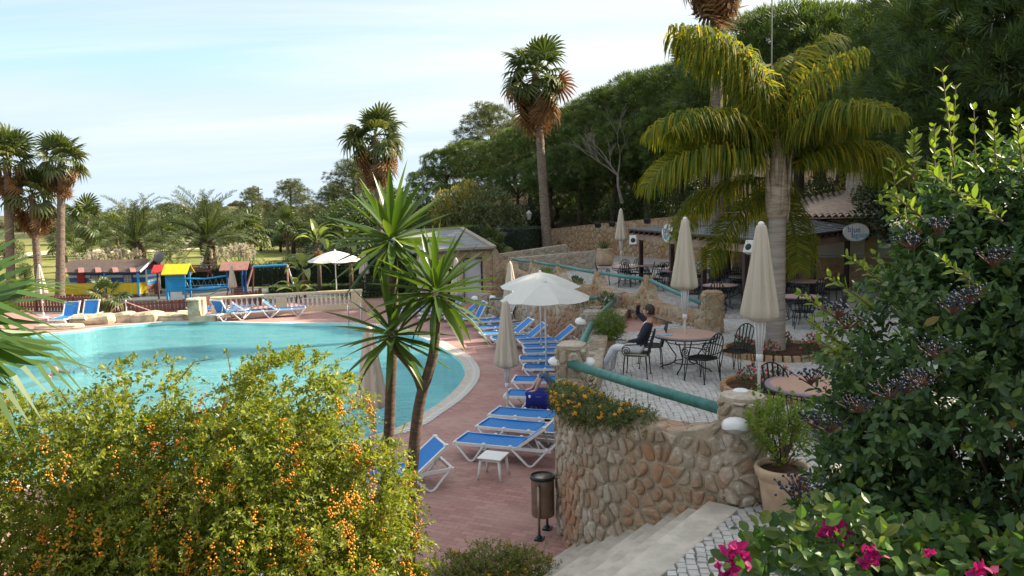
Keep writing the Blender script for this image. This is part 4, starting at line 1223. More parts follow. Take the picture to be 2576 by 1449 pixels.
# ------------------------------------------------------------------ wrought-iron chairs and mosaic tables
def spiral(cx, cz, r, turns, n=26, flip=1):
    return [(cx + flip * r * (1 - i / n * .85) * math.cos(2 * math.pi * turns * i / n - math.pi / 2), cz + r * (1 - i / n * .85) * math.sin(2 * math.pi * turns * i / n - math.pi / 2)) for i in range(n + 1)]
def make_chair(arms, name='iron_chair'):
    # faces local -Y; origin on the ground below the seat centre
    root = thing(name, 'black wrought-iron chair', 'chair')
    I = M_['iron']
    mb = MB(); n = 20; W = .24
    def sup(a, k=.66): return (W * math.copysign(abs(math.cos(a)) ** k, math.cos(a)), W * math.copysign(abs(math.sin(a)) ** k, math.sin(a)))
    ring = [(*sup(2 * math.pi * i / n), .44) for i in range(n)]
    mb.add([(x, y, .435 - .02 * (1 - ((x * x + y * y) / .1)) ) for x, y, z in ring] + [(0, 0, .415)], [(i, (i + 1) % n, n) for i in range(n)])
    mb.tube(ring + [ring[0]], .014, 6, cap=False)
    for i in range(-3, 4): mb.beam((i * .062, -.225, .435), (i * .062, .225, .435), .03, .006)
    P('seat', mb, I, root)
    def back(x, t): # hoop surface: leaning back
        return Vector((x, .22 + .13 * t, .44 + .50 * t))
    hoop = []
    for i in range(17):
        a = math.pi * i / 16
        hoop.append(back(-.235 * math.cos(a) * (1 if abs(math.cos(a)) > .1 else 1), .42 + .58 * math.sin(a)))
    pts = [back(-.205, 0), back(-.23, .2)] + hoop + [back(.23, .2), back(.205, 0)]
    P('back_frame', MB().tube(pts, .011, 6), I, root, smooth=True)
    for x in (-.15, -.075, 0, .075, .15):
        tt = .42 + .58 * math.sqrt(max(0, 1 - (x * 1.08 / .235) ** 2))
        P('slat', MB().beam(back(x * .85, .02), back(x * 1.08, tt), .028, .007), I, root)
    P('crossbar', MB().tube([back(-.225, .22), back(0, .2) + Vector((0, .02, 0)), back(.225, .22)], .008, 6), I, root)
    for sx in (-1, 1):
        for sy in (-1, 1):
            mb = MB(); x, y = sx * .20, sy * .20
            for q in (-1, 1):
                mb.tube([(x + q * .03, y, .43), (x + sx * .015 + q * .034, y + sy * .015, .30), (x + sx * .03 + q * .008, y + sy * .03, .06), (x + sx * .035, y + sy * .035, .02)], .0085, 6)
            mb.lathe([(.02, 0), (.02, .012), (.012, .02)], 8, (x + sx * .035, y + sy * .035, 0))
            P('leg', mb, I, root, smooth=True)
    if arms:
        for s in (-1, 1):
            mb = MB(); x = s * .265
            arm = [Vector((s * .232, .28, .66)), Vector((x + s * .02, .12, .675)), Vector((x + s * .03, -.08, .665)), Vector((x + s * .03, -.20, .64))]
            mb.tube(arm, .011, 6)
            sp = [(x + s * .03, -.155 - (a), .545 + b) for a, b in spiral(0, 0, .095, 1.9, 30, 1)]
            sp = [(p[0], p[1], p[2]) for p in sp]
            mb.tube([arm[-1], (x + s * .03, -.245, .58)] , .009, 6); mb.tube(sp, .009, 6)
            P('armrest', mb, I, root, smooth=True)
            P('arm_support', MB().tube([(x + s * .03, -.155, .455), (s * .225, -.12, .44)], .009, 6), I, root)
    return root
CHG = 'black wrought-iron chairs'
CA = make_chair(True); CA['group'] = CHG
CB = make_chair(False); CB['group'] = CHG
chair_used = set()
def chair(arms, x, y, rz, label):
    pr = CA if arms else CB
    if pr.name not in chair_used:
        chair_used.add(pr.name); place(pr, (x, y, 0), rz); pr['label'] = label; return pr
    return dup(pr, (x, y, 0), rz, label)
def make_table(r=.66, h=.73):
    root = thing('mosaic_table', 'round mosaic table', 'table')
    top = P('tabletop', MB().lathe([(r - .07, h - .022), (r - .07, h + .004)], 48), M_['tile_top'], root)
    P('rim', MB().lathe([(r - .07, h - .024), (r, h - .024), (r + .004, h - .01), (r, h + .002), (r - .07, h + .003)], 48, caps=False), M_['tile_rim'], root, smooth=False)
    P('hoop', MB().tube([(r * .99 * math.cos(2 * math.pi * i / 40), r * .99 * math.sin(2 * math.pi * i / 40), h - .032) for i in range(41)], .013, 6, cap=False), M_['iron'], root)
    prof = [(r * .96, h - .06), (r * .88, h - .12), (r * .62, h - .16), (r * .48, h - .30), (r * .30, h - .46), (r * .34, h - .58), (r * .55, .075), (r * .72, .05), (r * .80, .0)]
    me = MB().tube([(x, 0, z) for x, z in prof], .013, 7).mesh('leg', M_['iron'], True)
    for i in range(4):
        o = link('leg', me, root); o.rotation_euler = (0, 0, math.pi / 4 + i * math.pi / 2)
    P('stretcher', MB().tube([(r * .36 * math.cos(2 * math.pi * i / 28), r * .36 * math.sin(2 * math.pi * i / 28), .16) for i in range(29)], .010, 6, cap=False)
      .tube([(r * .60 * math.cos(2 * math.pi * i / 28), r * .60 * math.sin(2 * math.pi * i / 28), h - .15) for i in range(29)], .009, 6, cap=False), M_['iron'], root)
    return root
TG = 'round pink mosaic tables'
MT = make_table(); place(MT, (TB.x, TB.y, 0), .25); MT['group'] = TG; MT['label'] = 'round pink mosaic table with a blue leaflet beside the seated man'
nt2 = G(2046, 968, .73); dup(MT, (nt2.x, nt2.y, 0), .8, 'round pink mosaic table half hidden by the large dark shrub')
o = P('leaflet', MB().box((TB.x - .44, TB.y - .12, .741), (.26, .17, .006), .4), pmat('blue_leaflet', (.22, .40, .52), .4, .3, 14)); tag(o, 'blue printed leaflet lying on the pink table', 'leaflet')
# seat of the man, and the chairs nearby
MAN = Vector((2.40, 14.7, 0)); MAN_R = R(-108)
chair(True, MAN.x, MAN.y, MAN_R, 'black iron armchair in which the man is sitting')
c = G(1772, 962, 0); chair(True, c.x, c.y + .15, R(-143), 'black iron armchair in front of the pink table with its back to the camera side')
c = G(1853, 938, 0); chair(False, c.x, c.y, R(-52), 'black iron chair to the right of the pink table')
c = G(1962, 1052, 0); chair(False, c.x, c.y, R(140), 'black iron chair beside the half hidden table and flower bed')
chair(True, MAN.x + .42, MAN.y + .85, MAN_R + .2, 'black iron armchair tucked behind the seated man')
spots = [(1812, 775, ['left front', 'right', 'back'], 'first dark table behind the square ochre pillar'), (1872, 748, 0, 'dark table behind the big closed umbrella'), (1700, 728, 0, 'table behind the scoop of the railing wall'),
         (1572, 716, 0, 'table under the lone pale umbrella'), (1775, 728, 0, 'table under the pergola by the palm foot'), (2012, 812, 0, 'table right of the palm trunk'), (2028, 764, 0, 'far table right of the palm trunk'), (1640, 712, 0, 'table between the first two pergola posts'), (1905, 716, 0, 'table beneath the near pergola corner')]
dirs = ['left of', 'this side of', 'right of', 'beyond']
for i, (px, py, _, nm) in enumerate(spots):
    p = G(px, py, 0); dup(MT, (p.x, p.y, 0), i * .7, 'round table, the ' + nm, (.82, .82, 1))
    for k_ in range(4):
        a = [180, 270, 0, 90][k_] + (i * 17) % 40 - 20; a = R(a)
        x, y = p.x + .86 * math.cos(a), p.y + .86 * math.sin(a)
        chair((i + k_) % 3 == 0, x, y, a - math.pi / 2, 'black iron chair %s the %s' % (dirs[k_], nm))
# ------------------------------------------------------------------ bar pergola
def text_obj(name, body, size, mat, parent, loc, rot, depth=.004, align='CENTER'):
    cu = bpy.data.curves.new(name, 'FONT'); cu.body = body; cu.size = size; cu.extrude = depth; cu.align_x = align; cu.align_y = 'CENTER'
    cu.materials.append(mat)
    tmp = bpy.data.objects.new(name, cu); col.objects.link(tmp)
    dg = bpy.context.evaluated_depsgraph_get(); me = bpy.data.meshes.new_from_object(tmp.evaluated_get(dg)); bpy.data.objects.remove(tmp)
    if not me.materials: me.materials.append(mat)
    o = link(name, me, parent); o.location = loc; o.rotation_euler = rot; return o
EZ = 2.22
E0, E1, E2 = Vector((4.95, 32.6, EZ)), Vector((7.15, 21.5, EZ)), Vector((13.6, 29.0, EZ))
B0, B1, B2 = Vector((8.9, 34.6, 2.42)), Vector((10.8, 28.2, 2.52)), Vector((14.6, 33.5, 2.52))
t = thing('bar_pergola', 'open bar pergola with dark wooden posts and grey slate roof', 'pergola', (7.15, 21.5, 0))
# slates in courses over the two roof planes
def slates(a0, a1, b0, b1, nu, nv, name, mat, parent, limit, thick=.022, lap=1.35):
    mb = MB(); k = 0; nrm = (a1 - a0).cross(b0 - a0).normalized()
    if nrm.z < 0: nrm = -nrm
    for j in range(nv):
        for i in range(nu):
            off = .5 if j % 2 else 0
            u0, u1 = (i + off) / nu, (i + off + .95) / nu
            if u0 >= 1: continue
            u1 = min(1, u1); v0, v1 = j / nv, min(1, (j + lap) / nv)
            q = [a0.lerp(a1, u).lerp(b0.lerp(b1, u), v) for u, v in ((u0, v0), (u1, v0), (u1, v1), (u0, v1))]
            jz = random.uniform(0, .012)
            l0 = [p + nrm * (thick + jz) for p in q[:2]] + [p + nrm * .002 for p in q[2:]]
            lo = [p - nrm * .004 for p in q[:2]]
            m = mb if k >= limit else MB()
            m.add(l0 + lo, [(0, 1, 2, 3), (4, 5, 1, 0)])
            if k < limit: P(name, m, mat, parent, world=True)
            k += 1
    if mb.f: P(name + 's', mb, mat, parent, world=True, kind='stuff')
mb = MB()
for q in ((E0, E1, B1, B0), (E1, E2, B2, B1)):
    mb.add(list(q) + [p - Vector((0, 0, .06)) for p in q], [(0, 1, 2, 3), (7, 6, 5, 4), (0, 4, 5, 1), (1, 5, 6, 2), (2, 6, 7, 3), (3, 7, 4, 0)])
P('roof_deck', mb, M_['darkwood'], t, world=True)
slates(E0, E1, B0, B1, 24, 9, 'slate', M_['slate'], t, 150)
slates(E1, E2, B1, B2, 20, 9, 'slate', M_['slate'], t, 150)
for a, b in ((E0, E1), (E1, E2)):
    n_r = int((b - a).length / .55)
    inw = (B1 - E1).normalized()
    for i in range(n_r):
        p = a.lerp(b, (i + .5) / n_r); q = p + (B1 - E1) * .9 + Vector((0, 0, 0))
        P('rafter', MB().beam(p - inw * .06 - Vector((0, 0, .13)), p + inw * 2.2 - Vector((0, 0, .12)), .07, .11), M_['darkwood'], t, world=True)
    inn = Vector((-(b - a).y, (b - a).x, 0)).normalized() * .30
    inn = inn if inn.dot(B1 - E1) > 0 else -inn
    P('plaster_beam', MB().beam(a + inn - Vector((0, 0, .32)), b + inn - Vector((0, 0, .32)), .14, .24), M_['pinkplaster'], t, world=True)
for f in (.07, .355, .595, .85):
    p = E0.lerp(E1, f) + Vector((.30, .08, 0))
    P('post', MB().box((p.x, p.y, .9), (.15, .15, 1.86), R(12)), M_['darkwood'], t, world=True)
    for s in (-1, 1):
        d = (E1 - E0).normalized() * s; a = Vector((p.x, p.y, 1.5))
        P('brace', MB().tube([a, a + d * .12 + Vector((0, 0, .22)), a + d * .36 + Vector((0, 0, .36))], .05, 4), M_['darkwood'], t, world=True)
for f in (.12, .45, .8):
    p = E1.lerp(E2, f) + Vector((-.1, .35, 0)); P('post', MB().box((p.x, p.y, .9), (.15, .15, 1.86), R(-40)), M_['darkwood'], t, world=True)
for f in (.25, .75):
    p = B0.lerp(B1, f); P('post', MB().box((p.x, p.y, 1.4), (.15, .15, 2.8), R(12)), M_['darkwood'], t, world=True)
# signs
def sign(label, c, yaw, w, h, group=None):
    root = thing('oval_sign', label, 'sign', c, yaw, group)
    n = 40; mb = MB()
    el = [(w / 2 * math.cos(2 * math.pi * i / n), h / 2 * math.sin(2 * math.pi * i / n)) for i in range(n)]
    mb.add([(x, -.015, z) for x, z in el] + [(x, .015, z) for x, z in el], [tuple(range(n)), tuple(range(n, 2 * n))[::-1]] + [(i, n + i, n + (i + 1) % n, (i + 1) % n) for i in range(n)])
    P('board', mb, M_['whitepaint'], root)
    P('trim', MB().tube([(x, -.012, z) for x, z in el] + [(el[0][0], -.012, el[0][1])], .012, 6, cap=False), M_['steel'], root)
    vio = pmat('violet_lettering', (.13, .075, .30), .5, .05, 3); cy = pmat('azure_lettering', (.03, .32, .55), .5, .05, 3)
    s = h * .46
    P('bracket', MB().beam((0, .03, h * .1), (0, .03, h * .55), .03), M_['iron'], root)
    text_obj('lettering', 'b', s, vio, root, (-w * .27, -.017, h * .16), (R(90), 0, 0))
    text_obj('lettering', 'ue', s, vio, root, (w * .03, -.017, h * .13), (R(90), 0, 0))
    text_obj('lettering', 'agoon', s * .9, cy, root, (w * .19, -.017, -h * .17), (R(90), 0, 0))
    P('lettering', MB().box((-w * .155, -.017, h * .0), (.022 * w / .8, .008, h * .58)), vio, root)
    return root
p = E0.lerp(E1, .405); sign('oval blue lagoon sign hanging on the pergola eave beside the second post', (p.x - .12, p.y - .1, EZ - .02), R(-62), .62, .66, 'oval blue lagoon signs')
p = D(2153, 584, 25.9); sign('oval blue lagoon sign under the right eave next to the dark shrub', p, R(12), .98, .62, 'oval blue lagoon signs')
def speaker(label, c, yaw, pitch):
    root = thing('loudspeaker', label, 'loudspeaker', c, yaw, 'white loudspeakers on the pergola posts')
    o = P('cabinet', MB().box((0, 0, 0), (.30, .24, .38), rot=Matrix.Rotation(pitch, 3, 'X'), taper=.92), M_['whitepaint'], root); bevel(o, .02)
    q = Matrix.Rotation(pitch, 3, 'X')
    P('cone', MB().ball(q @ Vector((0, -.12, -.02)), .10, 14, 6, sq=(1, .25, 1), rot=q), M_['black'], root, smooth=True)
    P('bracket', MB().beam((0, .1, 0), (0, .24, .02), .05), M_['iron'], root)
speaker('white loudspeaker on the first pergola post, left end', (4.98, 31.3, 1.80), R(-10), R(-14))
p = D(1888, 622, 22.0); speaker('white loudspeaker half hidden behind the big closed umbrella', (p.x, p.y, p.z), R(-50), R(-20))

# bar building behind: wall with cream shutters, tiled roof, stone chimney with urn
t = thing('bar_building', 'ochre bar building with cream shutters and a pale tiled roof', 'building', (10, 29, 0))
A_, C_ = Vector((9.0, 31.2, 0)), Vector((15.4, 28.0, 0)); dx = (C_ - A_); L = dx.length; u = dx / L; yaw = math.atan2(u.y, u.x)
nin = Vector((-u.y, u.x, 0))
def wbox(s0, s1, z0, z1, y0, y1, mat, name):
    c = A_ + u * ((s0 + s1) / 2) + nin * ((y0 + y1) / 2)
    return P(name, MB().box((c.x, c.y, (z0 + z1) / 2), (s1 - s0, y1 - y0, z1 - z0), yaw), mat, t, world=True)
wbox(0, L, 0, 1.12, 0, .3, M_['ochreplaster'], 'wall')
wbox(0, L, 2.0, 2.5, 0, .3, M_['ochreplaster'], 'wall')
for s0, s1 in ((0, .5), (2.3, 2.75), (4.9, 5.3), (6.7, L)): wbox(s0, s1, 1.12, 2.0, .003, .297, M_['ochreplaster'], 'wall')
for s0, s1 in ((.5, 2.3), (2.75, 4.9), (5.3, 6.7)):
    o = wbox(s0, s1, 1.12, 2.0, .14, .20, M_['cream'], 'shutter')
    nsl = 7
    for i in range(nsl):
        c = A_ + u * ((s0 + s1) / 2) + nin * .125
        q = P('slat', MB().box((c.x, c.y, 1.12 + (i + .5) * .88 / nsl), (s1 - s0 - .02, .02, .88 / nsl - .012), yaw), M_['cream'], o)
    wbox(s0 - .05, s1 + .05, 1.06, 1.12, -.06, .12, M_['step'], 'sill')
for c in voronoi(L, 1.05, .26, 1.0):
    m = MB(); f = lambda x, y, o: tuple(A_ + u * x - nin * o + Vector((0, 0, y)))
    if stone_on(c, f, .03, .012, m): P('stone', m, M_['stone_ochre'], t, world=True)
# tiled roof: rows of half-round tiles rising away from the eave
R0, R1, R2, R3 = Vector((10.4, 29.6, 2.58)), Vector((17.5, 26.4, 2.58)), Vector((20.0, 33.5, 4.6)), Vector((11.9, 35.2, 3.0))
mb = MB(); mb.add([R0, R1, R2, R3], [(0, 1, 2, 3)]); P('roof_base', mb, M_['rooftile'], t, world=True)
nu, nv = 34, 14; k_ = 0; rest = MB()
nr = (R1 - R0).cross(R3 - R0).normalized()
for j in range(nv):
    for i in range(nu):
        ua, ub = i / nu, (i + .98) / nu; va, vb = j / nv, (j + 1.12) / nv
        m = MB() if k_ < 290 else rest; vs = []
        for v, lift in ((va, .05), (vb, .01)):
            for q in range(5):
                uu = ua + (ub - ua) * q / 4; p = R0.lerp(R1, uu).lerp(R3.lerp(R2, uu), min(1, v))
                vs.append(p + nr * (lift + .085 * math.sin(math.pi * q / 4)))
        m.add(vs, [(q, q + 1, q + 6, q + 5) for q in range(4)])
        if k_ < 290: P('roof_tile', m, M_['rooftile'], t, world=True)
        k_ += 1
if rest.f: P('roof_tiles', rest, M_['rooftile'], t, world=True, kind='stuff')
cp = D(2171, 480, 33.0)
pillar('stone_pillar', 'square stone pillar on the tiled roof with a white urn on top', cp.x, cp.y, 3.0, cp.z + .75, 1.05, .30, M_['stone_grey'], M_['mortar'], R(20), limit=60)
t = thing('urn', 'white two-handled urn on top of the roof pillar', 'urn', (cp.x, cp.y, cp.z + .80))
P('bowl', MB().lathe([(.17, 0), (.19, .03), (.12, .07), (.20, .14), (.32, .30), (.34, .46), (.26, .56), (.28, .62), (.24, .62)], 20), M_['whitepaint'], t, smooth=True)
for s in (-1, 1): P('handle', MB().tube([(s * .24, 0, .55), (s * .46, 0, .55), (s * .50, 0, .40), (s * .33, 0, .26)], .035, 8), M_['whitepaint'], t, smooth=True)

# ------------------------------------------------------------------ pool building with doors
t = thing('pool_building', 'small flat-roofed stone pool building with a white door and dark doorway', 'building', (-1.2, 38.9, Z_DECK))
FA, FB = Vector((-4.55, 37.6, 0)), Vector((-.95, 39.0, 0)); u = (FB - FA).normalized(); L = (FB - FA).length; yaw = math.atan2(u.y, u.x); nin = Vector((-u.y, u.x, 0))
H = 1.05
def fbox(s0, s1, z0, z1, y0, y1, mat, name):
    c = FA + u * ((s0 + s1) / 2) + nin * ((y0 + y1) / 2); return P(name, MB().box((c.x, c.y, (z0 + z1) / 2), (s1 - s0, y1 - y0, z1 - z0), yaw), mat, t, world=True)
# door positions along the front, in metres from its left end
d1, d2 = (1.42, 1.98), (2.28, 3.30)
zt1, zt2 = .35, .72
fbox(0, d1[0], -1.52, H, 0, .35, M_['mortar'], 'wall'); fbox(d1[1], d2[0], -1.52, H, 0, .35, M_['mortar'], 'wall'); fbox(d2[1], L, -1.52, H, 0, .35, M_['mortar'], 'wall')
fbox(d1[0], d1[1], zt1, H, 0, .35, M_['mortar'], 'wall'); fbox(d2[0], d2[1], zt2, H, 0, .35, M_['mortar'], 'wall')
o = fbox(d1[0], d1[1], -1.5, zt1, .22, .28, M_['doorshade'], 'door')  # dark panel across the open doorway; its colour stands for the shade inside
o = fbox(d2[0] + .03, d2[1] - .03, -1.5, zt2 - .03, .10, .15, M_['door'], 'door')
for a, b, c_, d_ in ((d2[0], d2[0] + .05, -1.5, zt2), (d2[1] - .06, d2[1], -1.5, zt2), (d2[0], d2[1], zt2 - .05, zt2 + .012)): fbox(a, b, c_, d_, -.02, .12, M_['darkwood'], 'door_frame')
m = MB(); m.box(tuple(FA + u * (d2[1] - .14) + nin * .085 + Vector((0, 0, -.5))), (.03, .05, .14), yaw); P('handle', m, M_['iron'], o, world=False)
fw = lambda x, y, o: tuple(FA + u * x - nin * o + Vector((0, 0, y)))
for c in voronoi(L, H + 1.5, .30, 1.0, y0=-1.5):
    cx = sum(p[0] for p in c) / len(c); cy = sum(p[1] for p in c) / len(c)
    if (d1[0] - .08 < cx < d1[1] + .08 and cy < zt1 + .08) or (d2[0] - .1 < cx < d2[1] + .1 and cy < zt2 + .1): continue
    m = MB()
    if stone_on(c, fw, .03, .014, m): P('stone', m, M_['stone_ochre'], t, world=True)
bk = nin * 5.2
q = [FA - nin * .2 - u * .3 + Vector((0, 0, H)), FB - nin * .2 + Vector((0, 0, H + .05)), FB + bk + Vector((0, 0, H + .9)), FA + bk - u * .6 + Vector((0, 0, H + .8))]
mb = MB(); mb.add(q + [p + Vector((0, 0, .10)) for p in q], [(3, 2, 1, 0), (4, 5, 6, 7), (0, 1, 5, 4), (1, 2, 6, 5), (2, 3, 7, 6), (3, 0, 4, 7)]); P('roof', mb, M_['flatroof'], t, world=True)
m = MB()
for a, b in ((0, 1), (1, 2), (2, 3)): m.beam(q[a] + Vector((0, 0, .14)), q[b] + Vector((0, 0, .14)), .28, .12)
P('roof_edge', m, M_['stone_grey'], t, world=True)
m = MB(); sidec = (FB + FB + bk) / 2; m.box((sidec.x, sidec.y, -.2), (.3, 5.2, 2.7), yaw); P('wall', m, M_['mortar'], t, world=True)
# flared buttress at its right corner
m = MB(); pr = [(0, H + .15), (.18, H + .10), (.32, H - .10), (.45, H - .38), (.70, H - .55), (1.0, H - .58), (1.0, -1.5), (0, -1.5)]
vs = [FB + u * x + Vector((0, 0, z)) - nin * .02 for x, z in pr]; n = len(pr)
m.add(vs + [v + nin * .36 for v in vs], [tuple(range(n))[::-1], tuple(range(n, 2 * n))] + [(i, (i + 1) % n, n + (i + 1) % n, n + i) for i in range(n)]); bt = P('buttress', m, M_['mortar'], t, world=True)
for c in voronoi(1.0, H + 1.5, .28, 1.0, y0=-1.5):
    cx = sum(p[0] for p in c) / len(c); cy = sum(p[1] for p in c) / len(c)
    lim = np.interp(cx, [p[0] for p in pr[:6]], [p[1] for p in pr[:6]])
    if cy > lim - .1: continue
    m = MB(); f2 = lambda x, y, o: tuple(FB + u * x - nin * (o + .02) + Vector((0, 0, min(y, lim - .02))))
    if stone_on(c, f2, .03, .014, m): P('stone', m, M_['stone_ochre'], t, world=True)

# ------------------------------------------------------------------ balustrade and gate pillar
ba, bb = Vector((-13.9, 35.2, Z_DECK)), Vector((-7.35, 37.2, Z_DECK)); u = (bb - ba).normalized(); L = (bb - ba).length; yaw = math.atan2(u.y, u.x)
t = thing('balustrade', 'cream balustrade with white turned balusters behind the loungers', 'balustrade', ba)
def bal(s0, s1, z0, z1, w, name, mat=M_['balu']):
    c = ba + u * ((s0 + s1) / 2); o = P(name, MB().box((c.x, c.y, Z_DECK + (z0 + z1) / 2), (s1 - s0, w, z1 - z0), yaw), mat, t, world=True); return o
bal(0, L, 0, .24, .26, 'plinth'); o = bal(-.05, L + .05, .80, .92, .30, 'coping'); bevel(o, .025)
piers = [(0, .28), (L * .415, L * .415 + .5), (L - .5, L)]
for a, b in piers: bal(a, b, .24, .80, .24, 'pier')
prof = [(.055, 0), (.055, .04), (.03, .06), (.05, .14), (.068, .24), (.055, .34), (.03, .45), (.04, .50), (.055, .52), (.055, .56)]
me = MB().lathe(prof, 12).mesh('baluster', M_['baluwhite'], True)
for (a, b), n in (((piers[0][1], piers[1][0]), 11), ((piers[1][1], piers[2][0]), 14)):
    for i in range(n):
        p = ba + u * (a + (b - a) * (i + .5) / n); o = link('baluster', me, t, True); o.matrix_parent_inverse = Matrix.Translation(-Vector(t.location)); o.location = (p.x, p.y, Z_DECK + .24)
gp = Vector((-14.15, 33.9, 0))
t = thing('gate_pillar', 'pale yellow stepped stone pillar at the pool edge beside the loungers', 'pillar', (gp.x, gp.y, Z_DECK))
for nm, c, d in (('block', (0, 0, .45), (.55, .60, .95)), ('block', (.35, -.05, .13), (1.15, .75, .28)), ('block', (.10, .45, .62), (.40, .8, .75)), ('block', (-.02, -.02, .98), (.62, .68, .12))):
    o = P(nm, MB().box(c, d, R(14), taper=.94), M_['rock'], t); bevel(o, .05, 2)
# ------------------------------------------------------------------ rocks at the pool edge
def rock(label, px, py, sx, sy, sz, rz=0.0, z=None):
    p = G(px, py, Z_DECK); root = None
    m = MB(); m.ball((0, 0, 0), 1, 14, 9, noise=.05)
    seed = random.uniform(0, 99)
    vs = []
    for v in m.v:
        v = Vector(v); q = max(abs(v.x), abs(v.y), abs(v.z)) ; w_ = v.lerp(v / max(q, .3) * .92, .62)
        w_ += Vector((math.sin(v.y * 4 + seed), math.sin(v.z * 5 + seed * 2), math.sin(v.x * 4 + seed))) * .07
        vs.append((w_.x * sx / 2, w_.y * sy / 2, w_.z * sz / 2))
    m.v = vs; o = P('rock', m, M_['rock'], smooth=False); o.location = (p.x, p.y, Z_DECK + sz * .25 if z is None else z); o.rotation_euler = (0, 0, rz)
    return tag(o, label, 'rock', 'sandstone rocks along the pool edge')
rock('long flat sandstone rock at the pool edge under the small fan palm', 235, 814, 2.2, 1.0, .62, .08)
rock('short thick sandstone rock right of the small fan palm at the water', 312, 808, 1.2, .9, .60, .2)
rock('sunlit bulging rock between the rope post and the water', 375, 806, 1.5, 1.2, .58, 0)
rock('low wide rock left of the yellow gate pillar', 435, 803, 1.6, 1.1, .42, .1)
rock('flat slab of rock lying behind the long rock, beside the palm foot', 232, 800, 1.5, .7, .45, .1)
rock('thin flat rock at the left end of the pool edge', 150, 826, 2.2, .8, .28, .1)
rock('rock touching the foot of the gate pillar', 468, 800, .9, .8, .5, .3)
# rope barrier
rp_ = G(320, 808, Z_DECK)
t = thing('rope_barrier', 'thin post with red and white barrier rope beside the pool rocks', 'barrier', (rp_.x, rp_.y, Z_DECK))
P('post', MB().tube([(0, 0, 0), (0, 0, .92)], .022, 8).ball((0, 0, .93), .04, 8, 5), M_['whitepaint'], t)
rw_ = pmat('red_white_rope', (.55, .30, .28), .8, .5, 12)
for dxx, dz in ((-1.1, .15), (1.15, .35)): P('rope', MB().tube([(0, 0, .88), (dxx * .5, .1, .62), (dxx, .25, dz)], .022, 6), rw_, t)
# ------------------------------------------------------------------ picket fence
def fence(label, a, b, h, group='brown picket fences', mat='redwood', pitch=.17):
    a, b = Vector(a), Vector(b); L = (b - a).length; u = (b - a) / L; yaw = math.atan2(u.y, u.x)
    t = thing('picket_fence', label, 'fence', a, group=group)
    n = int(L / pitch)
    me = MB().box((0, 0, h / 2 + .02), (.125, .025, h)).mesh('picket', M_[mat])
    for i in range(n):
        p = a + u * ((i + .5) * L / n); o = link('picket', me, t); o.location = p - a; o.rotation_euler = (0, 0, yaw)
    for z in (.22, h - .12):
        c = (b - a) / 2 + Vector((0, .035, z)); P('rail', MB().box(tuple(c), (L, .05, .09), yaw), M_[mat], t)
    for i in range(max(2, int(L / 1.9)) + 1):
        p = (b - a) * (i / max(2, int(L / 1.9))); P('post', MB().box((p.x, p.y - .01, h / 2 + .05), (.11, .11, h + .12), yaw), M_[mat], t)
F1, F2, F3 = G(190, 803, Z_DECK), G(478, 788, Z_DECK), G(208, 770, Z_DECK)
fence('brown picket fence in front of the playground between palm and gate pillar', F1, F2, .66)
fence('short slanting piece of brown fence beside the end-on lounger', F1 + Vector((0, .05, 0)), Vector((F1.x + .35, F1.y + 2.6, Z_DECK)), .74)
fence('dark picket fence behind the palm trunks at the left', Vector((F1.x - 8, F1.y + 4.0, Z_DECK)), Vector((F1.x + .2, F1.y + 2.75, Z_DECK)), .75)
fence('brown picket fence sloping up from the gate pillar to the playground', Vector((-15.2, 36.4, Z_DECK)), Vector((-13.0, 39.4, Z_DECK)), .75)
mb = MB(); fillpoly(mb, [(-33, 41.0), (2.5, 41.0), (1, 44.6), (-4, 62), (-33, 62)], [], Z_DECK - .01); structure('garden_floor', mb, M_['grass'])
mb = MB(); fillpoly(mb, [(-24, 37.6), (-15.3, 36.8), (-12.6, 40), (-9, 43), (-10, 47.5), (-26, 48.5)], [], Z_DECK + .012); structure('play_surface', mb, M_['rubber'])
# ------------------------------------------------------------------ playhouse
hp = G(352, 748, Z_DECK)          # near right corner of the porch
t = thing('playhouse', 'children\'s wooden playhouse with yellow porch panels and blue posts', 'playhouse', (hp.x, hp.y, Z_DECK), R(171))
# local: +X runs left along the front (5 m), +Y towards the back is negative after the turn
Lh, dep = 5.0, 2.0
def hb(name, c, d, m, rz=0, par=None):
    return P(name, MB().box(c, d, rz), M_[m] if isinstance(m, str) else m, par or t)
sy = -1
hb('floor', (Lh / 2, sy * dep / 2, .10), (Lh + .1, dep + .1, .16), 'brownroof')
for i in range(26):
    x = (i + .5) * Lh / 26
    P('porch_board', MB().box((x, 0, .45), (Lh / 26 - .012, .03, .76)), M_['yellow'], t)
for i in range(5):
    y = sy * (.08 + i * .13); P('porch_board', MB().box((-.01, y, .45), (.03, .118, .76)), M_['yellow'], t); P('porch_board', MB().box((Lh + .01, y, .45), (.03, .118, .76)), M_['yellow'], t)
for x in (0, Lh * .42, Lh): hb('porch_post', (x, 0.04, .82), (.09, .09, 1.44), 'kidblue')
hb('porch_beam', (Lh / 2, 0.03, 1.46), (Lh + .2, .07, .08), 'navy')
for i in range(9):
    z = .30 + i * .145
    P('plank', MB().box((Lh / 2, sy * .72, z), (Lh, .05, .135)), M_['whitepaint'] if i in (3, 6) else M_['navy'], t)
    P('plank', MB().box((.02, sy * (.72 + .62), z), (.05, 1.24, .135)), M_['whitepaint'] if i in (4, 6) else (M_['redwood'] if i < 3 else M_['kidblue']), t)
for y in (.72, 1.96): hb('corner_board', (-.01, sy * y, .86), (.07, .07, 1.42), 'whitepaint')
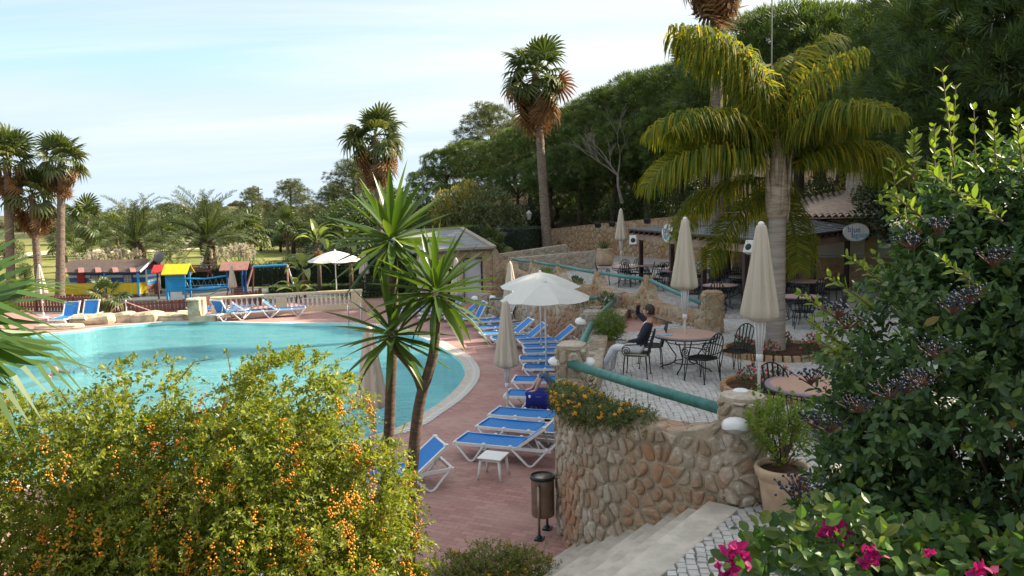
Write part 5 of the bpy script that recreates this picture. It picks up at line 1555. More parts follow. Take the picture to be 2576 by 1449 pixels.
for x, w_ in ((1.15, .62), (3.3, .55), (2.9, .28)):
    o = hb('window', (x, sy * .68, .98), (w_, .05, .62), 'navy'); P('pane', MB().box((x, sy * .655 + .012, .98), (w_ - .12, .012, .50)), M_['glass_grey'], o)
    P('glazing_bar', MB().box((x, sy * .655 + .03, .98), (.025, .012, .5)).box((x, sy * .655 + .03, .98), (w_ - .12, .012, .025)), M_['whitepaint'], o)
hb('door', (4.2, sy * .68, .80), (.5, .05, 1.1), 'red')
rz0, rz1 = 1.52, 2.12
ridge_y = sy * 1.25
q = [Vector((-.18, .12, 1.50)), Vector((Lh + .25, .12, 1.50)), Vector((Lh + .25, ridge_y, rz1)), Vector((-.18, ridge_y, rz1)), Vector((-.18, sy * 2.15, 1.62)), Vector((Lh + .25, sy * 2.15, 1.62))]
mb = MB(); mb.add(q + [p - Vector((0, 0, .05)) for p in q], [(0, 1, 2, 3), (3, 2, 5, 4), (7, 6, 9, 8), (9, 6 + 2, 11, 10), (0, 6, 7, 1), (4, 5, 11, 10)]); P('roof', mb, M_['brownroof'], t)
for i in range(5):
    x = .35 + i * 1.1; P('eave_slat', MB().beam((x - .35, .40, 1.50), (x + .25, -.35, 1.72), .30, .03), M_['pinkroof'], t)
for y0, z0 in ((.10, 1.49), (sy * 2.13, 1.61)):
    P('bargeboard', MB().beam((-.20, y0, z0), (-.20, ridge_y, rz1 + .02), .035, .13), M_['whitepaint'], t)
P('gable_board', MB().add([(.0, sy * .7, 1.52), (.0, sy * 1.98, 1.56), (.0, ridge_y, 2.04)], [(0, 1, 2)]), M_['redwood'], t)
sdish = thing('satellite_dish', 'grey satellite dish on the gable of the playhouse', 'dish', Vector((hp.x + .62, hp.y + 1.4, Z_DECK + 2.05)), R(-25))
P('bowl', MB().ball((0, 0, .18), .36, 18, 8, sq=(.25, 1, 1)), M_['flatroof'], sdish, smooth=True)
P('arm', MB().tube([(-.05, 0, 0), (.3, 0, .1), (.35, 0, .2)], .018, 6), M_['steel'], sdish); P('mast', MB().tube([(0, 0, -.45), (0, 0, .1)], .03, 8), M_['iron'], sdish)
# ------------------------------------------------------------------ play tower with bridge
pt = G(445, 757, Z_DECK)
t = thing('play_tower', 'blue wooden play tower with a yellow roof and a rope bridge to a brown-roofed turret', 'play tower', (pt.x, pt.y, Z_DECK), R(6))
for x in (-.48, .48):
    for y in (0, .9): hb('post', (x, y, .78), (.09, .09, 1.56), 'kidblue')
for i in range(8): P('plank', MB().box((0, -.02, .56 + i * .115), (.86, .04, .105)), M_['kidblue'], t)
for i in range(4): P('plank', MB().box((0, -.025, .10 + i * .115), (.62, .03, .105)), M_['whitepaint'], t)
for i in range(7): P('plank', MB().box((-.47, .45, .6 + i * .12), (.035, .8, .11)), M_['kidblue'], t)
def gable(x, y, w_, d_, z0, z1, mat, name='roof'):
    m = MB(); a = [Vector((x - w_ / 2, y - d_ / 2, z0)), Vector((x + w_ / 2, y - d_ / 2, z0)), Vector((x + w_ / 2 , y, z1)), Vector((x - w_ / 2, y, z1)), Vector((x + w_ / 2, y + d_ / 2, z0)), Vector((x - w_ / 2, y + d_ / 2, z0))]
    m.add(a + [p - Vector((0, 0, .05)) for p in a], [(0, 1, 2, 3), (3, 2, 4, 5), (7, 6, 9, 8), (8, 9, 11, 10), (0, 6, 7, 1), (5, 4, 10, 11), (1, 7, 8, 2), (2, 8, 10, 4), (0, 3, 9, 6), (3, 5, 11, 9)]); P(name, m, M_[mat], t)
gable(.02, .45, 1.35, 1.45, 1.50, 2.0, 'yellow'); gable(-.95, 1.1, 1.0, 1.1, 1.55, 1.95, 'red')
for x in (-1.3, -.65): hb('post', (x, 1.1, .75), (.08, .08, 1.5), 'redwood')
for i in range(5): P('plank', MB().box((.55 + 1.1, .1, .78 + i * 0 + .02), (2.2, .08, .05)) if i == 0 else MB().box((.75 + i * .45, .5, .62), (.4, .8, .05)), M_['kidblue'], t)
P('bridge_rail', MB().tube([(.5, -.02, 1.22), (1.6, -.02, 1.17), (2.7, -.02, 1.3)], .055, 6), M_['kidblue'], t)
P('bridge_rail', MB().tube([(.5, -.02, .62), (1.6, -.02, .58), (2.7, -.02, .70)], .075, 6), M_['kidblue'], t)
rope_m = pmat('grey_rope', (.40, .37, .32), .9, .2, 20)
zz = [(.55 + i * .16, -.02, .66 if i % 2 else 1.15) for i in range(14)]
P('rope_net', MB().tube(zz, .022, 5), rope_m, t); P('rope', MB().tube([(.55, -.1, .42), (1.1, -.1, .25), (1.8, -.1, .28), (2.5, -.1, .6)], .025, 5), rope_m, t)
for x in (2.75, 3.55):
    for y in (0, .8): hb('post', (x, y, .85), (.09, .09, 1.7), 'navy')
gable(3.15, .4, 1.5, 1.3, 1.62, 2.05, 'pinkroof')
for i in range(4): P('plank', MB().box((3.15, .8, .2 + i * .12), (.75, .04, .11)), M_['redwood'], t)
# swing
swa, swb = G(641, 735, Z_DECK), G(722, 733, Z_DECK)
t = thing('swing_frame', 'blue swing frame with red and white leg in front of the dark hedge', 'swing', (swa.x, swa.y, Z_DECK))
d = swb - swa; d.z = 0
P('crossbeam', MB().tube([(0, 0, 1.52), (d.x, d.y + .3, 1.55)], .07, 8), M_['kidblue'], t)
for b_, nm in ((Vector((0, 0, 0)), 'redwood'), (Vector((d.x, d.y + .3, 0)), 'whitepaint')):
    for s in (-1, 1): P('leg', MB().tube([b_ + Vector((0, 0, 1.58)), b_ + Vector((-.35 if nm == 'redwood' else .2, s * .7, 0))], .055, 8), M_[nm] if s > 0 else M_['pinkroof'], t)
for i in range(2):
    b_ = Vector((d.x * (.35 + .3 * i), d.y * (.4 + .3 * i), 0)); s_ = P('seat', MB().box(b_ + Vector((0, 0, .42)), (.4, .16, .04)), M_['black'], t)
    P('chain', MB().tube([b_ + Vector((-.17, 0, .42)), b_ + Vector((-.17, 0, 1.52))], .012, 5).tube([b_ + Vector((.17, 0, .42)), b_ + Vector((.17, 0, 1.52))], .012, 5), M_['iron'], s_)
# picnic tables behind the hedge
def picnic(label, px, py, y, rz):
    p = D(px, py, y); z = Z_DECK
    t = thing('picnic_table', label, 'picnic table', (p.x, p.y, p.z), rz, 'brown picnic benches behind the playground')
    for i in range(4): P('plank', MB().box((0, -.27 + i * .18, .74), (1.8, .16, .05)), M_['redwood'], t)
    for s in (-1, 1):
        P('bench', MB().box((0, s * .68, .44), (1.8, .24, .05)), M_['redwood'], t)
        P('leg', MB().beam((s * .7, -.7, .0), (s * .7, .25, .74), .08).beam((s * .7, .7, 0), (s * .7, -.25, .74), .08).beam((s * .7, -.75, .4), (s * .7, .75, .4), .07), M_['redwood'], t)
picnic('brown picnic table directly behind the brown-roofed turret', 498, 698, 47.5, R(10))
picnic('brown picnic table behind the blue play tower', 462, 700, 49, R(-8))
# ------------------------------------------------------------------ palms
def fan_mesh(name, mat, R_=1.0, pet=.9, seg=20, ang=235, droop=.35, split=.55, fold=.25, tipd=.5):
    """fan leaf: petiole along +Y, blade split into drooping fingers"""
    vs, ts = [], []
    def tri(*a): ts.append(a)
    # petiole
    w = .022
    vs += [(-w * 1.6, 0, 0), (w * 1.6, 0, 0), (-w, pet, .0), (w, pet, .0)]; tri(0, 1, 3); tri(0, 3, 2)
    hub = len(vs); vs.append((0, pet, 0))
    a0 = -R(ang) / 2; ring = []
    for i in range(seg + 1):
        a = a0 + R(ang) * i / seg; r = R_ * split * (1 - .12 * abs(a) / (R(ang) / 2))
        z = (.05 if i % 2 else -.03) * R_ + fold * abs(math.sin(a)) * r * .5 - droop * .12 * r
        ring.append(len(vs)); vs.append((r * math.sin(a), pet + r * math.cos(a), z))
    for i in range(seg): tri(hub, ring[i + 1], ring[i])
    for i in range(seg):
        a = a0 + R(ang) * (i + .5) / seg; fa = 1 - .18 * (abs(a) / (R(ang) / 2)) + random.uniform(-.08, .05)
        r1, r2 = R_ * (split + (1 - split) * .55) * fa, R_ * fa
        z1 = fold * abs(math.sin(a)) * r1 * .5 - droop * .45 * R_ * random.uniform(.5, 1.2); z2 = z1 - tipd * R_ * .5 * random.uniform(.4, 1.5)
        da = R(ang) / seg * .30
        m1 = len(vs); vs.append((r1 * math.sin(a - da), pet + r1 * math.cos(a - da), z1)); vs.append((r1 * math.sin(a + da), pet + r1 * math.cos(a + da), z1))
        tip = len(vs); vs.append((r2 * .97 * math.sin(a), pet + r2 * .97 * math.cos(a), z2))
        tri(ring[i], ring[i + 1], m1 + 1); tri(ring[i], m1 + 1, m1); tri(m1, m1 + 1, tip)
    me = bpy.data.meshes.new(name); me.from_pydata(vs, [], ts); me.materials.append(mat)
    return set_rnd(me)
def set_rnd(me, per=None):
    a = me.attributes.new('rnd', 'FLOAT', 'POINT'); n = len(me.vertices)
    a.data.foreach_set('value', (per if per is not None else np.full(n, random.random() * .3)).astype(np.float32)); me.update(); return me
def orient(o, loc, az, el, roll=0.0, s=1.0):
    # local +Y points along azimuth az (from +X) and elevation el
    M = Matrix.Rotation(az - math.pi / 2, 4, 'Z') @ Matrix.Rotation(el, 4, 'X') @ Matrix.Rotation(roll, 4, 'Y')
    o.matrix_local = Matrix.Translation(loc) @ M @ Matrix.Scale(s, 4)
FW = [fan_mesh('frond', M_['f_wash'], .95, .85, 18, 240, dr, .5, .25, td) for dr, td in ((.15, .3), (.35, .6), (.6, .9))]
FWd = [fan_mesh('dead_frond', M_['f_dead'], .8, .7, 14, 170, dr, .45, .6, td) for dr, td in ((.7, .9), (1.0, 1.2))]
def trunk_mesh(h, r0, r1, lean=(0, 0), flare=1.35, rings=64, n=14, rough=.075, mat='bark', bend=0.0):
    mb = MB(); pts, rs = [], []
    for i in range(rings + 1):
        t = i / rings
        pts.append((lean[0] * t + bend * math.sin(math.pi * t), lean[1] * t, h * t)); rs.append((r0 + (r1 - r0) * t) * (1 + (flare - 1) * math.exp(-t * h / .45)) * (1 + random.uniform(-rough, rough)))
    mb.tube(pts, rs, n); return mb
def washingtonia(label, base, h, crown=1.0, r=.22, ng=26, nd=26, lean=(0, 0), top_lean=0, skirt=1.0, group='tall fan palms', seed=1, elmin=-20):
    random.seed(seed)
    t = thing('fan_palm', label, 'palm', base, group=group)
    P('trunk', trunk_mesh(h, r, r * .72, lean), M_['bark'], t, smooth=True)
    top = Vector((lean[0], lean[1], h))
    for i in range(ng):
        f = (i + .5) / ng; el = R(85 - (85 - elmin) * f ** .8) + random.uniform(-.25, .22); az = i * 2.39996 + random.uniform(-.4, .4)
        o = link('frond', FW[min(2, int(f * 3))], t); orient(o, top + Vector((0, 0, .1 - .4 * f)) , az, el, random.uniform(-.7, .7), crown * random.uniform(.78, 1.18))
    for i in range(nd):
        f = (i + .5) / nd; el = R(-22 - 56 * f) + random.uniform(-.35, .3); az = i * 2.39996 * 1.3 + random.uniform(-.3, .3)
        o = link('dead_frond', FWd[i % 2], t); orient(o, top + Vector((0, 0, -.25 - .95 * f * skirt)), az, el, random.uniform(-1.1, 1.1), crown * random.uniform(.55, 1.05) * skirt)
    return t
def palm_at(label, bx, by, ty, z, r, **k):
    p = G(bx, by, z); tx = k.pop('tx', bx); top = D(tx, ty, p.y); k['lean'] = (top.x - p.x, 0); return washingtonia(label, p, top.z - z - k.get('crown', 1) * 1.25, r=r, **k)
WG = 'tall fan palms'
palm_at('tall fan palm in front of the playhouse, its trunk right beside the fence', 151, 762, 348, Z_DECK, .24, crown=.88, tx=150, seed=3)
palm_at('fan palm cut by the left picture edge, taller than its neighbour', 30, 768, 342, Z_DECK, .25, crown=1.0, tx=12, seed=5)
palm_at('shorter fan palm with bleached hanging fronds between the two tall left ones', 103, 762, 432, Z_DECK, .22, crown=1.0, tx=75, seed=8, ng=22, nd=30)
b = D(958, 600, 50); washingtonia('fan palm with a rust-coloured skirt rising behind the tall yucca', (b.x, 50, -1.6), 9.5, 1.28, .22, ng=28, nd=34, lean=(-.1, 0), seed=12, skirt=1.25, elmin=-35)
b = G(1379, 655, 0); tp = D(1363, 82, b.y); washingtonia('tallest free-standing fan palm in the middle with a long bare trunk', (b.x, b.y, 0), tp.z - 2.2, 1.28, .30, ng=29, nd=38, lean=(-.55, 0), seed=14, skirt=1.3, elmin=-40)
b = D(1808, 700, 33); washingtonia('huge fan palm behind the pergola whose crown is cut by the top of the picture', (b.x, 33, 0), 13.9, 1.3, .29, ng=30, nd=44, lean=(-.25, 0), seed=17, skirt=1.2, elmin=-40)
def small_fan(label, px, py, d, h, crown, seed, ng=18, nd=6, z=None, r=.13):
    b = D(px, py, d); z = b.z if z is None else z
    return washingtonia(label, (b.x, d, z), h, crown, r, ng=ng, nd=nd, seed=seed, skirt=.5, group='small fan palms', elmin=-30)
b = G(275, 797, Z_DECK); washingtonia('small fan palm growing in front of the yellow playhouse porch', b, 1.05, .62, .12, ng=16, nd=3, seed=21, skirt=.5, group='small fan palms', elmin=-25)
small_fan('broad fan palm beyond the lawn left of the two date palms', 222, 640, 92, 4.1, 1.7, 22, 22, 4, r=.45)
small_fan('little yellowish fan palm on the lawn between the tall palm trunk and the track', 167, 662, 74, 1.9, 1.0, 23, 14, 6)
small_fan('fan palm on the lawn between the two date palms', 430, 655, 78, 2.6, 1.15, 24, 16, 8)
small_fan('fan palm behind the left date palm', 300, 650, 88, 3.4, 1.3, 25, 16, 5)
small_fan('small fan palm in front of the dark clipped hedge block', 1238, 640, 44, 1.1, .72, 26, 20, 2, z=-.1)
small_fan('low fan palm near the left edge behind the fence', 215, 668, 66, .5, .9, 27, 12, 0)
small_fan('fan palm in the grove right of the right date palm', 640, 640, 70, 2.2, 1.1, 28, 14, 2)
small_fan('fan palm in the grove behind the pampas grass', 725, 640, 66, 2.4, 1.1, 29, 14, 4)

# feather fronds: rachis bends in the YZ plane
def feather(name, mat, L=2.6, n=34, leaf=.5, start=60, bend=95, drop=.55, pet=.25, w=.022, fwd=.55, vee=.35):
    vs, ts, rn = [], [], []
    pts = []; p = Vector((0, 0, 0)); m = 22
    for i in range(m + 1):
        t = i / m; e = R(start - bend * t ** 1.35); pts.append(p.copy()); p = p + Vector((0, math.cos(e), math.sin(e))) * (L / m)
    def ev(t):
        f = t * m; i = min(m - 1, int(f)); return pts[i].lerp(pts[i + 1], f - i), (pts[min(m, i + 1)] - pts[i]).normalized()
    for i in range(m):
        t = i / m; wd = .030 * (1 - t) + .006
        k = len(vs)
        a, b = pts[i], pts[i + 1]
        vs.extend([(a.x - wd, a.y, a.z), (a.x + wd, a.y, a.z), (b.x - wd * .95, b.y, b.z), (b.x + wd * .95, b.y, b.z), (a.x, a.y, a.z - wd), (b.x, b.y, b.z - wd)]); rn += [.9] * 6
        ts.extend([(k, k + 1, k + 3), (k, k + 3, k + 2), (k, k + 2, k + 5), (k, k + 5, k + 4), (k + 1, k + 4, k + 5), (k + 1, k + 5, k + 3)])
    for i in range(n):
        t = pet / L + (1 - pet / L) * (i + .5) / n
        c, d = ev(min(.999, t)); ll = leaf * (math.sin(math.pi * min(1, .12 + .80 * (i + .5) / n)) ** .6) * random.uniform(.85, 1.1)
        up = Vector((0, -d.z, d.y))
        for s in (-1, 1):
            q = random.random()
            dr = (d * (fwd + random.uniform(-.15, .15)) + Vector((s, 0, 0)) * .9 + up * (vee + random.uniform(-.3, .4))).normalized()
            a = c; k = len(vs)
            p1 = a + dr * ll * .40 + Vector((0, 0, -drop * ll * .06)); d2 = (dr + Vector((0, 0, -drop * random.uniform(.7, 1.3)))).normalized()
            p2 = p1 + d2 * ll * .35; d3 = (d2 + Vector((0, 0, -drop * 1.2))).normalized(); p3 = p2 + d3 * ll * .30
            sd_ = d * w
            vs.extend([tuple(a - sd_ * .6), tuple(a + sd_ * .6), tuple(p1 - sd_), tuple(p1 + sd_), tuple(p2 - sd_ * .8), tuple(p2 + sd_ * .8), tuple(p3)]); rn += [q] * 7
            ts.extend([(k, k + 1, k + 3), (k, k + 3, k + 2), (k + 2, k + 3, k + 5), (k + 2, k + 5, k + 4), (k + 4, k + 5, k + 6)])
    me = bpy.data.meshes.new(name); me.from_pydata([tuple(v) for v in vs], [], ts); me.materials.append(mat)
    return set_rnd(me, np.array(rn) * .9)
random.seed(31)
FQ = [feather('frond', M_['f_queen'], 2.75, 150, .92, s, b_, 1.25, .35, .0155, .38, .2) for s, b_ in ((84, 78), (58, 98), (32, 92), (5, 75), (-25, 55))]
def queen_palm(label, base, h):
    t = thing('queen_palm', label, 'palm', base)
    P('trunk', trunk_mesh(h - .75, .205, .18, flare=1.12, rings=40, n=18, rough=.018, mat='barkq'), M_['barkq'], t, smooth=True)
    # swollen neck with old leaf bases
    prof = [(.18, h - .80), (.215, h - .70), (.225, h - .45), (.22, h - .05), (.17, h + .35), (.12, h + .75), (.06, h + .95)]
    P('neck', MB().lathe(prof, 16), M_['sheath'], t, smooth=True)
    for i in range(9):
        a = i * 2.4; x, y = math.cos(a), math.sin(a); z = h - .72 + .12 * i
        m = MB(); m.tube([(x * .18, y * .18, z - .18), (x * .225, y * .225, z + .12), (x * .25, y * .25, z + .55), (x * .34, y * .34, z + .98)], [.11, .10, .05, .02], 7, flat=.35)
        P('leaf_base', m, M_['sheath'], t, smooth=True)
    specs = [(178, 0, 1.3), (150, 0, 1.3), (165, 0, 1.2), (30, 0, 1.25), (172, 1, 1.08), (186, 2, 1.10), (160, 2, 1.05), (305, 1, .98), (325, 1, .95), (350, 2, 1.05), (8, 2, 1.0), (12, 1, 1.0), (45, 1, 1.0), (85, 1, 1), (120, 1, 1.05), (140, 3, 1.0), (75, 3, .95), (50, 4, .9), (128, 4, .85), (20, 0, .95), (110, 0, 1), (150, 1, 1.1), (40, 0, 1.0), (70, 0, 1.05), (200, 1, 1.0), (340, 0, .95)]
    for az, v, s in specs:
        o = link('frond', FQ[v], t); orient(o, Vector((0, 0, h + .45 - .12 * v)), R(az) + random.uniform(-.15, .15), random.uniform(-.08, .08), random.uniform(-.35, .35), s * 1.1)
    return t
qb = G(1950, 888, 0); queen_palm('feather palm with swollen neck standing in the flower bed on the terrace', qb, 3.75)
FP = [feather('frond', M_['f_phoenix'], 3.0, 44, .34, s, b_, .12, .2, .018, .75, .45) for s, b_ in ((78, 70), (55, 85), (30, 80), (5, 70))]
def phoenix(label, px, py, d, h, crown, seed, nf=46, r=.55):
    random.seed(seed); b = D(px, py, d)
    t = thing('date_palm', label, 'palm', b, group='thick-trunked date palms')
    P('trunk', trunk_mesh(h, r * 1.05, r * .95, flare=1.1, rings=14, rough=.08), M_['barkdark'], t, smooth=False)
    P('neck', MB().lathe([(r * .95, h - .3), (r * 1.15, h), (r * .8, h + .5), (r * .2, h + .8)], 14), M_['barkdark'], t)
    for i in range(nf):
        f = (i + .5) / nf; o = link('frond', FP[min(3, int(f * 4))], t)
        orient(o, Vector((0, 0, h + .5 - .5 * f)), i * 2.39996, random.uniform(-.1, .1) + (.15 if f < .2 else 0), random.uniform(-.4, .4), crown * random.uniform(.9, 1.08))
    return t
phoenix('date palm with a thick dark trunk behind the playhouse roof', 351, 672, 60, 1.5, 1.5, 41)
phoenix('larger date palm with a thick dark trunk behind the brown-roofed turret', 527, 690, 56, 2.1, 1.45, 42, 52)

# ------------------------------------------------------------------ yuccas
def sword(name, L, w, bend, mat):
    vs, ts = [], []; m = 7
    for i in range(m + 1):
        t = i / m; ww = w * (.55 + .9 * t if t < .45 else .955 * (1 - ((t - .45) / .55) ** 1.6)) ; ww = max(ww, .0012)
        e = bend * t * t; y = L * t * math.cos(e * .6); z = -L * t * math.sin(e * .6)
        vs += [(-ww, y, z + ww * .55), (0, y, z), (ww, y, z + ww * .55)]
    for i in range(m):
        for j in range(2):
            a = i * 3 + j; ts += [(a, a + 1, a + 4), (a, a + 4, a + 3)]
    me = bpy.data.meshes.new(name); me.from_pydata(vs, [], ts); me.materials.append(mat); me.polygons.foreach_set('use_smooth', [True] * len(ts)); return set_rnd(me, np.full(len(vs), .0))
SW = [sword('leaf', .66, .041, b_, M_['f_yucca']) for b_ in (.02, .07, .28)]
def yucca_head(root, c, n, s, seed, tilt=(0, 0)):
    random.seed(seed)
    for i in range(n):
        f = (i + .5) / n; el = math.asin(max(-.8, 1 - 1.78 * f)) + random.uniform(-.10, .10); az = i * 2.39996 + random.uniform(-.2, .2)
        o = link('leaf', SW[0 if f < .5 else (1 if f < .8 else random.choice((1, 2)))], root)
        d = Vector((math.cos(az) * math.cos(el), math.sin(az) * math.cos(el), math.sin(el)))
        orient(o, Vector(c) + d * .045 + Vector((0, 0, .10 * (1 - f))), az, el, random.uniform(-.3, .3), s * random.uniform(.82, 1.1))
YD = 8.6
def yp(px, py, d=YD): return D(px, py, d)
ya = Vector((yp(968, 1290).x, YD, Z_DECK - .05))
t = thing('yucca', 'tall yucca with a single slender trunk, the higher of the two', 'yucca', ya, group='yucca trees')
pts = [(0, 0, 0)] + [tuple(yp(x, y, YD + .1) - ya) for x, y in ((970, 1290), (978, 1100), (984, 950), (989, 800), (988, 700), (986, 632))]
P('trunk', MB().tube(smooth_path(pts, 3), [.070 - .018 * i / 18 for i in range(19)], 12), M_['barkyucca'], t, smooth=True)
yucca_head(t, yp(986, 615, YD + .1) - ya, 54, 1.2, 51)
yb = Vector((yp(1028, 1290).x, YD - .3, Z_DECK - .05)); Y2 = YD - .3
t = thing('yucca', 'forked yucca with two heads in front of the pool edge', 'yucca', yb, group='yucca trees')
main = [(0, 0, 0)] + [tuple(yp(x, y, Y2) - yb) for x, y in ((1030, 1290), (1040, 1150), (1050, 1050), (1062, 985), (1074, 950), (1090, 890), (1096, 830), (1098, 765))]
P('trunk', MB().tube(smooth_path(main, 3), [.072 - .024 * i / 24 for i in range(25)], 12), M_['barkyucca'], t, smooth=True)
br = [tuple(yp(x, y, Y2) - yb) for x, y in ((1062, 985), (1048, 945), (1025, 912), (1000, 885), (988, 866))]
P('branch', MB().tube(smooth_path(br, 3), [.050 - .012 * i / 12 for i in range(13)], 10), M_['barkyucca'], t, smooth=True)
yucca_head(t, yp(1098, 748, Y2) - yb, 52, 1.15, 52)
yucca_head(t, yp(986, 855, Y2) - yb, 40, 1.08, 53)
# small yuccas / young rosettes far away by the pampas grass
# ------------------------------------------------------------------ big fan leaves at the left edge
random.seed(61)
NEAR_F = [fan_mesh('frond', M_['f_near'], .95, .25, 34, 250, dr, .42, .35, td) for dr, td in ((.15, .2), (.35, .6), (.6, 1.0))]
c0 = D(-120, 800, 4.3)
t = thing('fan_palm', 'young fan palm at the left edge with big fresh and drooping leaves', 'palm', (c0.x - .36, 4.3, .2))
P('trunk', MB().tube([(0, 0, -.4), (.0, 0, 1.2), (.05, 0, c0.z - .45)], [.12, .11, .08], 10), M_['bark'], t, smooth=True)
o0 = Vector((.03, 0, c0.z - .5))
for az, el, v, s, roll in ((5, 44, 0, .45, .3), (-6, 24, 0, .46, .15), (2, 2, 1, .55, -.1), (-12, -16, 2, .44, .1), (35, 40, 1, .9, 0), (150, 40, 1, 1, 0), (215, 30, 2, 1, 0), (270, 20, 2, .8, 0), (90, 60, 0, .9, 0), (60, 10, 1, .9, .2)):
    o = link('frond', NEAR_F[v], t); orient(o, o0, R(az), R(el), roll, s)
# ------------------------------------------------------------------ trees
def tree_mesh_parts(kind, seed):
    """a prototype as (trunk mesh, crown mesh, reference height)"""
    global rng
    rng = np.random.default_rng(seed); random.seed(seed)
    tk = MB()
    if kind == 'stone':
        h = 4.6; tk.tube([(0, 0, -.6), (.1, 0, 1.5), (-.05, .1, 3.2), (.1, 0, 4.6)], [.26, .22, .19, .15], 8)
        for i in range(7):
            a = i * .9 + random.random(); r = random.uniform(1.6, 2.6); tk.tube([(.0, 0, 3.0 + .2 * i), (math.cos(a) * r * .5, math.sin(a) * r * .5, 4.2 + .1 * i), (math.cos(a) * r, math.sin(a) * r, 5.2)], [.10, .07, .03], 5)
        lobes = [((0, 0, 5.4), (2.9, 2.9, 1.45))]
        for i in range(28):
            a = i * 2.4; q = math.sqrt((i + .5) / 28); r = 2.75 * q
            lobes.append(((math.cos(a) * r, math.sin(a) * r, 5.7 + 1.25 * math.sqrt(1 - q * q * .9) + random.uniform(-.25, .2) - .35), (random.uniform(.6, .95), random.uniform(.6, .95), random.uniform(.5, .75))))
        for i in range(9):
            a = i * .7; lobes.append(((math.cos(a) * 2.5, math.sin(a) * 2.5, 4.5), (.95, .95, .75)))
        for i in range(5):
            a = i * 1.26; lobes.append(((math.cos(a) * 1.7, math.sin(a) * 1.7, 3.7), (.8, .8, .6)))
        p, n = lobes_points(lobes, 7200, .55, 1.05, updown=-.6); k = outside(p, lobes, .74)
        p, n = p[k], n[k]; d = norm(n + rng.normal(size=n.shape) * .35 + np.array([0, 0, .35]))
        mat = M_['l_pine']; size = rng.uniform(.26, .46, len(p)); tpl = T_BRUSH; H = 7.6
        rnd = np.clip(rng.random(len(p)) * .75 + .25 * (rng.random(len(p)) < .2), 0, .999)
    elif kind == 'aleppo':
        tk.tube([(0, 0, -.6), (.15, 0, 2.5), (-.1, .1, 5.2), (.1, 0, 8.2)], [.22, .18, .13, .05], 7)
        lobes = []
        for i in range(22):
            a = i * 2.4; z = 3.0 + 5.4 * (i / 22); r = 2.3 * (1 - (i / 22) ** 1.6) * random.uniform(.6, 1.1) + .25
            x, y = math.cos(a) * r, math.sin(a) * r; tk.tube([(0, 0, z - .5), (x * .6, y * .6, z - .1), (x, y, z)], [.06, .04, .02], 5)
            s = random.uniform(.55, .95); lobes.append(((x, y, z + .15), (s, s, s * .6)))
        p, n = lobes_points(lobes, 2900, .25, 1.05); d = norm(n + rng.normal(size=n.shape) * .5 + np.array([0, 0, .5]))
        mat = M_['l_pine2']; size = rng.uniform(.26, .42, len(p)); tpl = T_BRUSH; H = 8.7; rnd = rng.random(len(p))
    else:
        # round broadleaf / shrub tree
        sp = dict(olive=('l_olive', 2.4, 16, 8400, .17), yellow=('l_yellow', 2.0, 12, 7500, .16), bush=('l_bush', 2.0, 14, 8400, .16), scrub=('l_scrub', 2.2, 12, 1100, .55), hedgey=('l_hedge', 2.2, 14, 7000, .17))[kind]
        tk.tube([(0, 0, -.6), (.1, 0, .9), (0, .1, 2.0)], [.14, .11, .07], 6)
        lobes = []
        for i in range(sp[2]):
            a = i * 2.4; z = .7 + 2.6 * (i / sp[2]); r = 1.45 * math.sqrt(max(.05, 1 - ((z - 1.5) / 2.1) ** 2)) * random.uniform(.5, 1.05)
            x, y = math.cos(a) * r, math.sin(a) * r; tk.tube([(0, 0, .6), (x * .5, y * .5, z * .7), (x, y, z)], [.06, .04, .015], 5)
            s = random.uniform(.6, 1.0); lobes.append(((x, y, z), (s, s, s * .85)))
        p, n = lobes_points(lobes, sp[3], .45, 1.08); k = outside(p, lobes, .62); p, n = p[k], n[k]
        d = norm(n * .6 + rng.normal(size=n.shape) * .6 + np.array([0, 0, .25]))
        mat = M_[sp[0]]; size = rng.uniform(.7, 1.3, len(p)) * sp[4]; tpl = T_LEAF if kind != 'scrub' else T_BRUSH; H = 3.9; rnd = rng.random(len(p))
    nn = norm(rng.normal(size=d.shape) + n)
    cm = inst_mesh('crown', tpl, p, d, nn, size, mat, rnd)
    return tk.mesh('trunk', M_['barkdark'], True), cm, H
PROTO = {}
for kd, seeds in (('stone', (1, 2, 3)), ('aleppo', (4, 5)), ('olive', (6,)), ('yellow', (7,)), ('bush', (8, 9)), ('scrub', (10, 11)), ('hedgey', (12,))):
    PROTO[kd] = [tree_mesh_parts(kd, s) for s in seeds]
random.seed(77); rng = np.random.default_rng(77)
def x_far(b):
    px = 1288 + b[0] / b[1] * FPX
    a = 'far left beyond the palm trunks' if px < 180 else 'behind the left date palm' if px < 400 else 'behind the big date palm' if px < 620 else 'behind the slender pine' if px < 820 else 'at the foot of the hill line'
    return 'scrub bush on the %s distant slope %s' % ('most' if b[1] > 340 else 'mid' if b[1] > 240 else 'nearer', a)
def tree(kind, v, base, h, label, cat, group, rz=None, wide=1.0, name=None):
    tm, cm, H = PROTO[kind][v % len(PROTO[kind])]
    t = thing(name or {'stone': 'stone_pine', 'aleppo': 'pine_tree', 'olive': 'grey_green_tree', 'yellow': 'yellow_green_tree', 'bush': 'bush', 'scrub': 'scrub_bush', 'hedgey': 'dark_bush'}[kind], label, cat, base, random.uniform(0, 6.28) if rz is None else rz, group)
    s = h / H; t.scale = (s * wide, s * wide, s)
    if kind == 'scrub' and x_far(base): t['label'] = x_far(base)
    link('trunk', tm, t); c = link('crown', cm, t); c['kind'] = 'stuff'
    return t
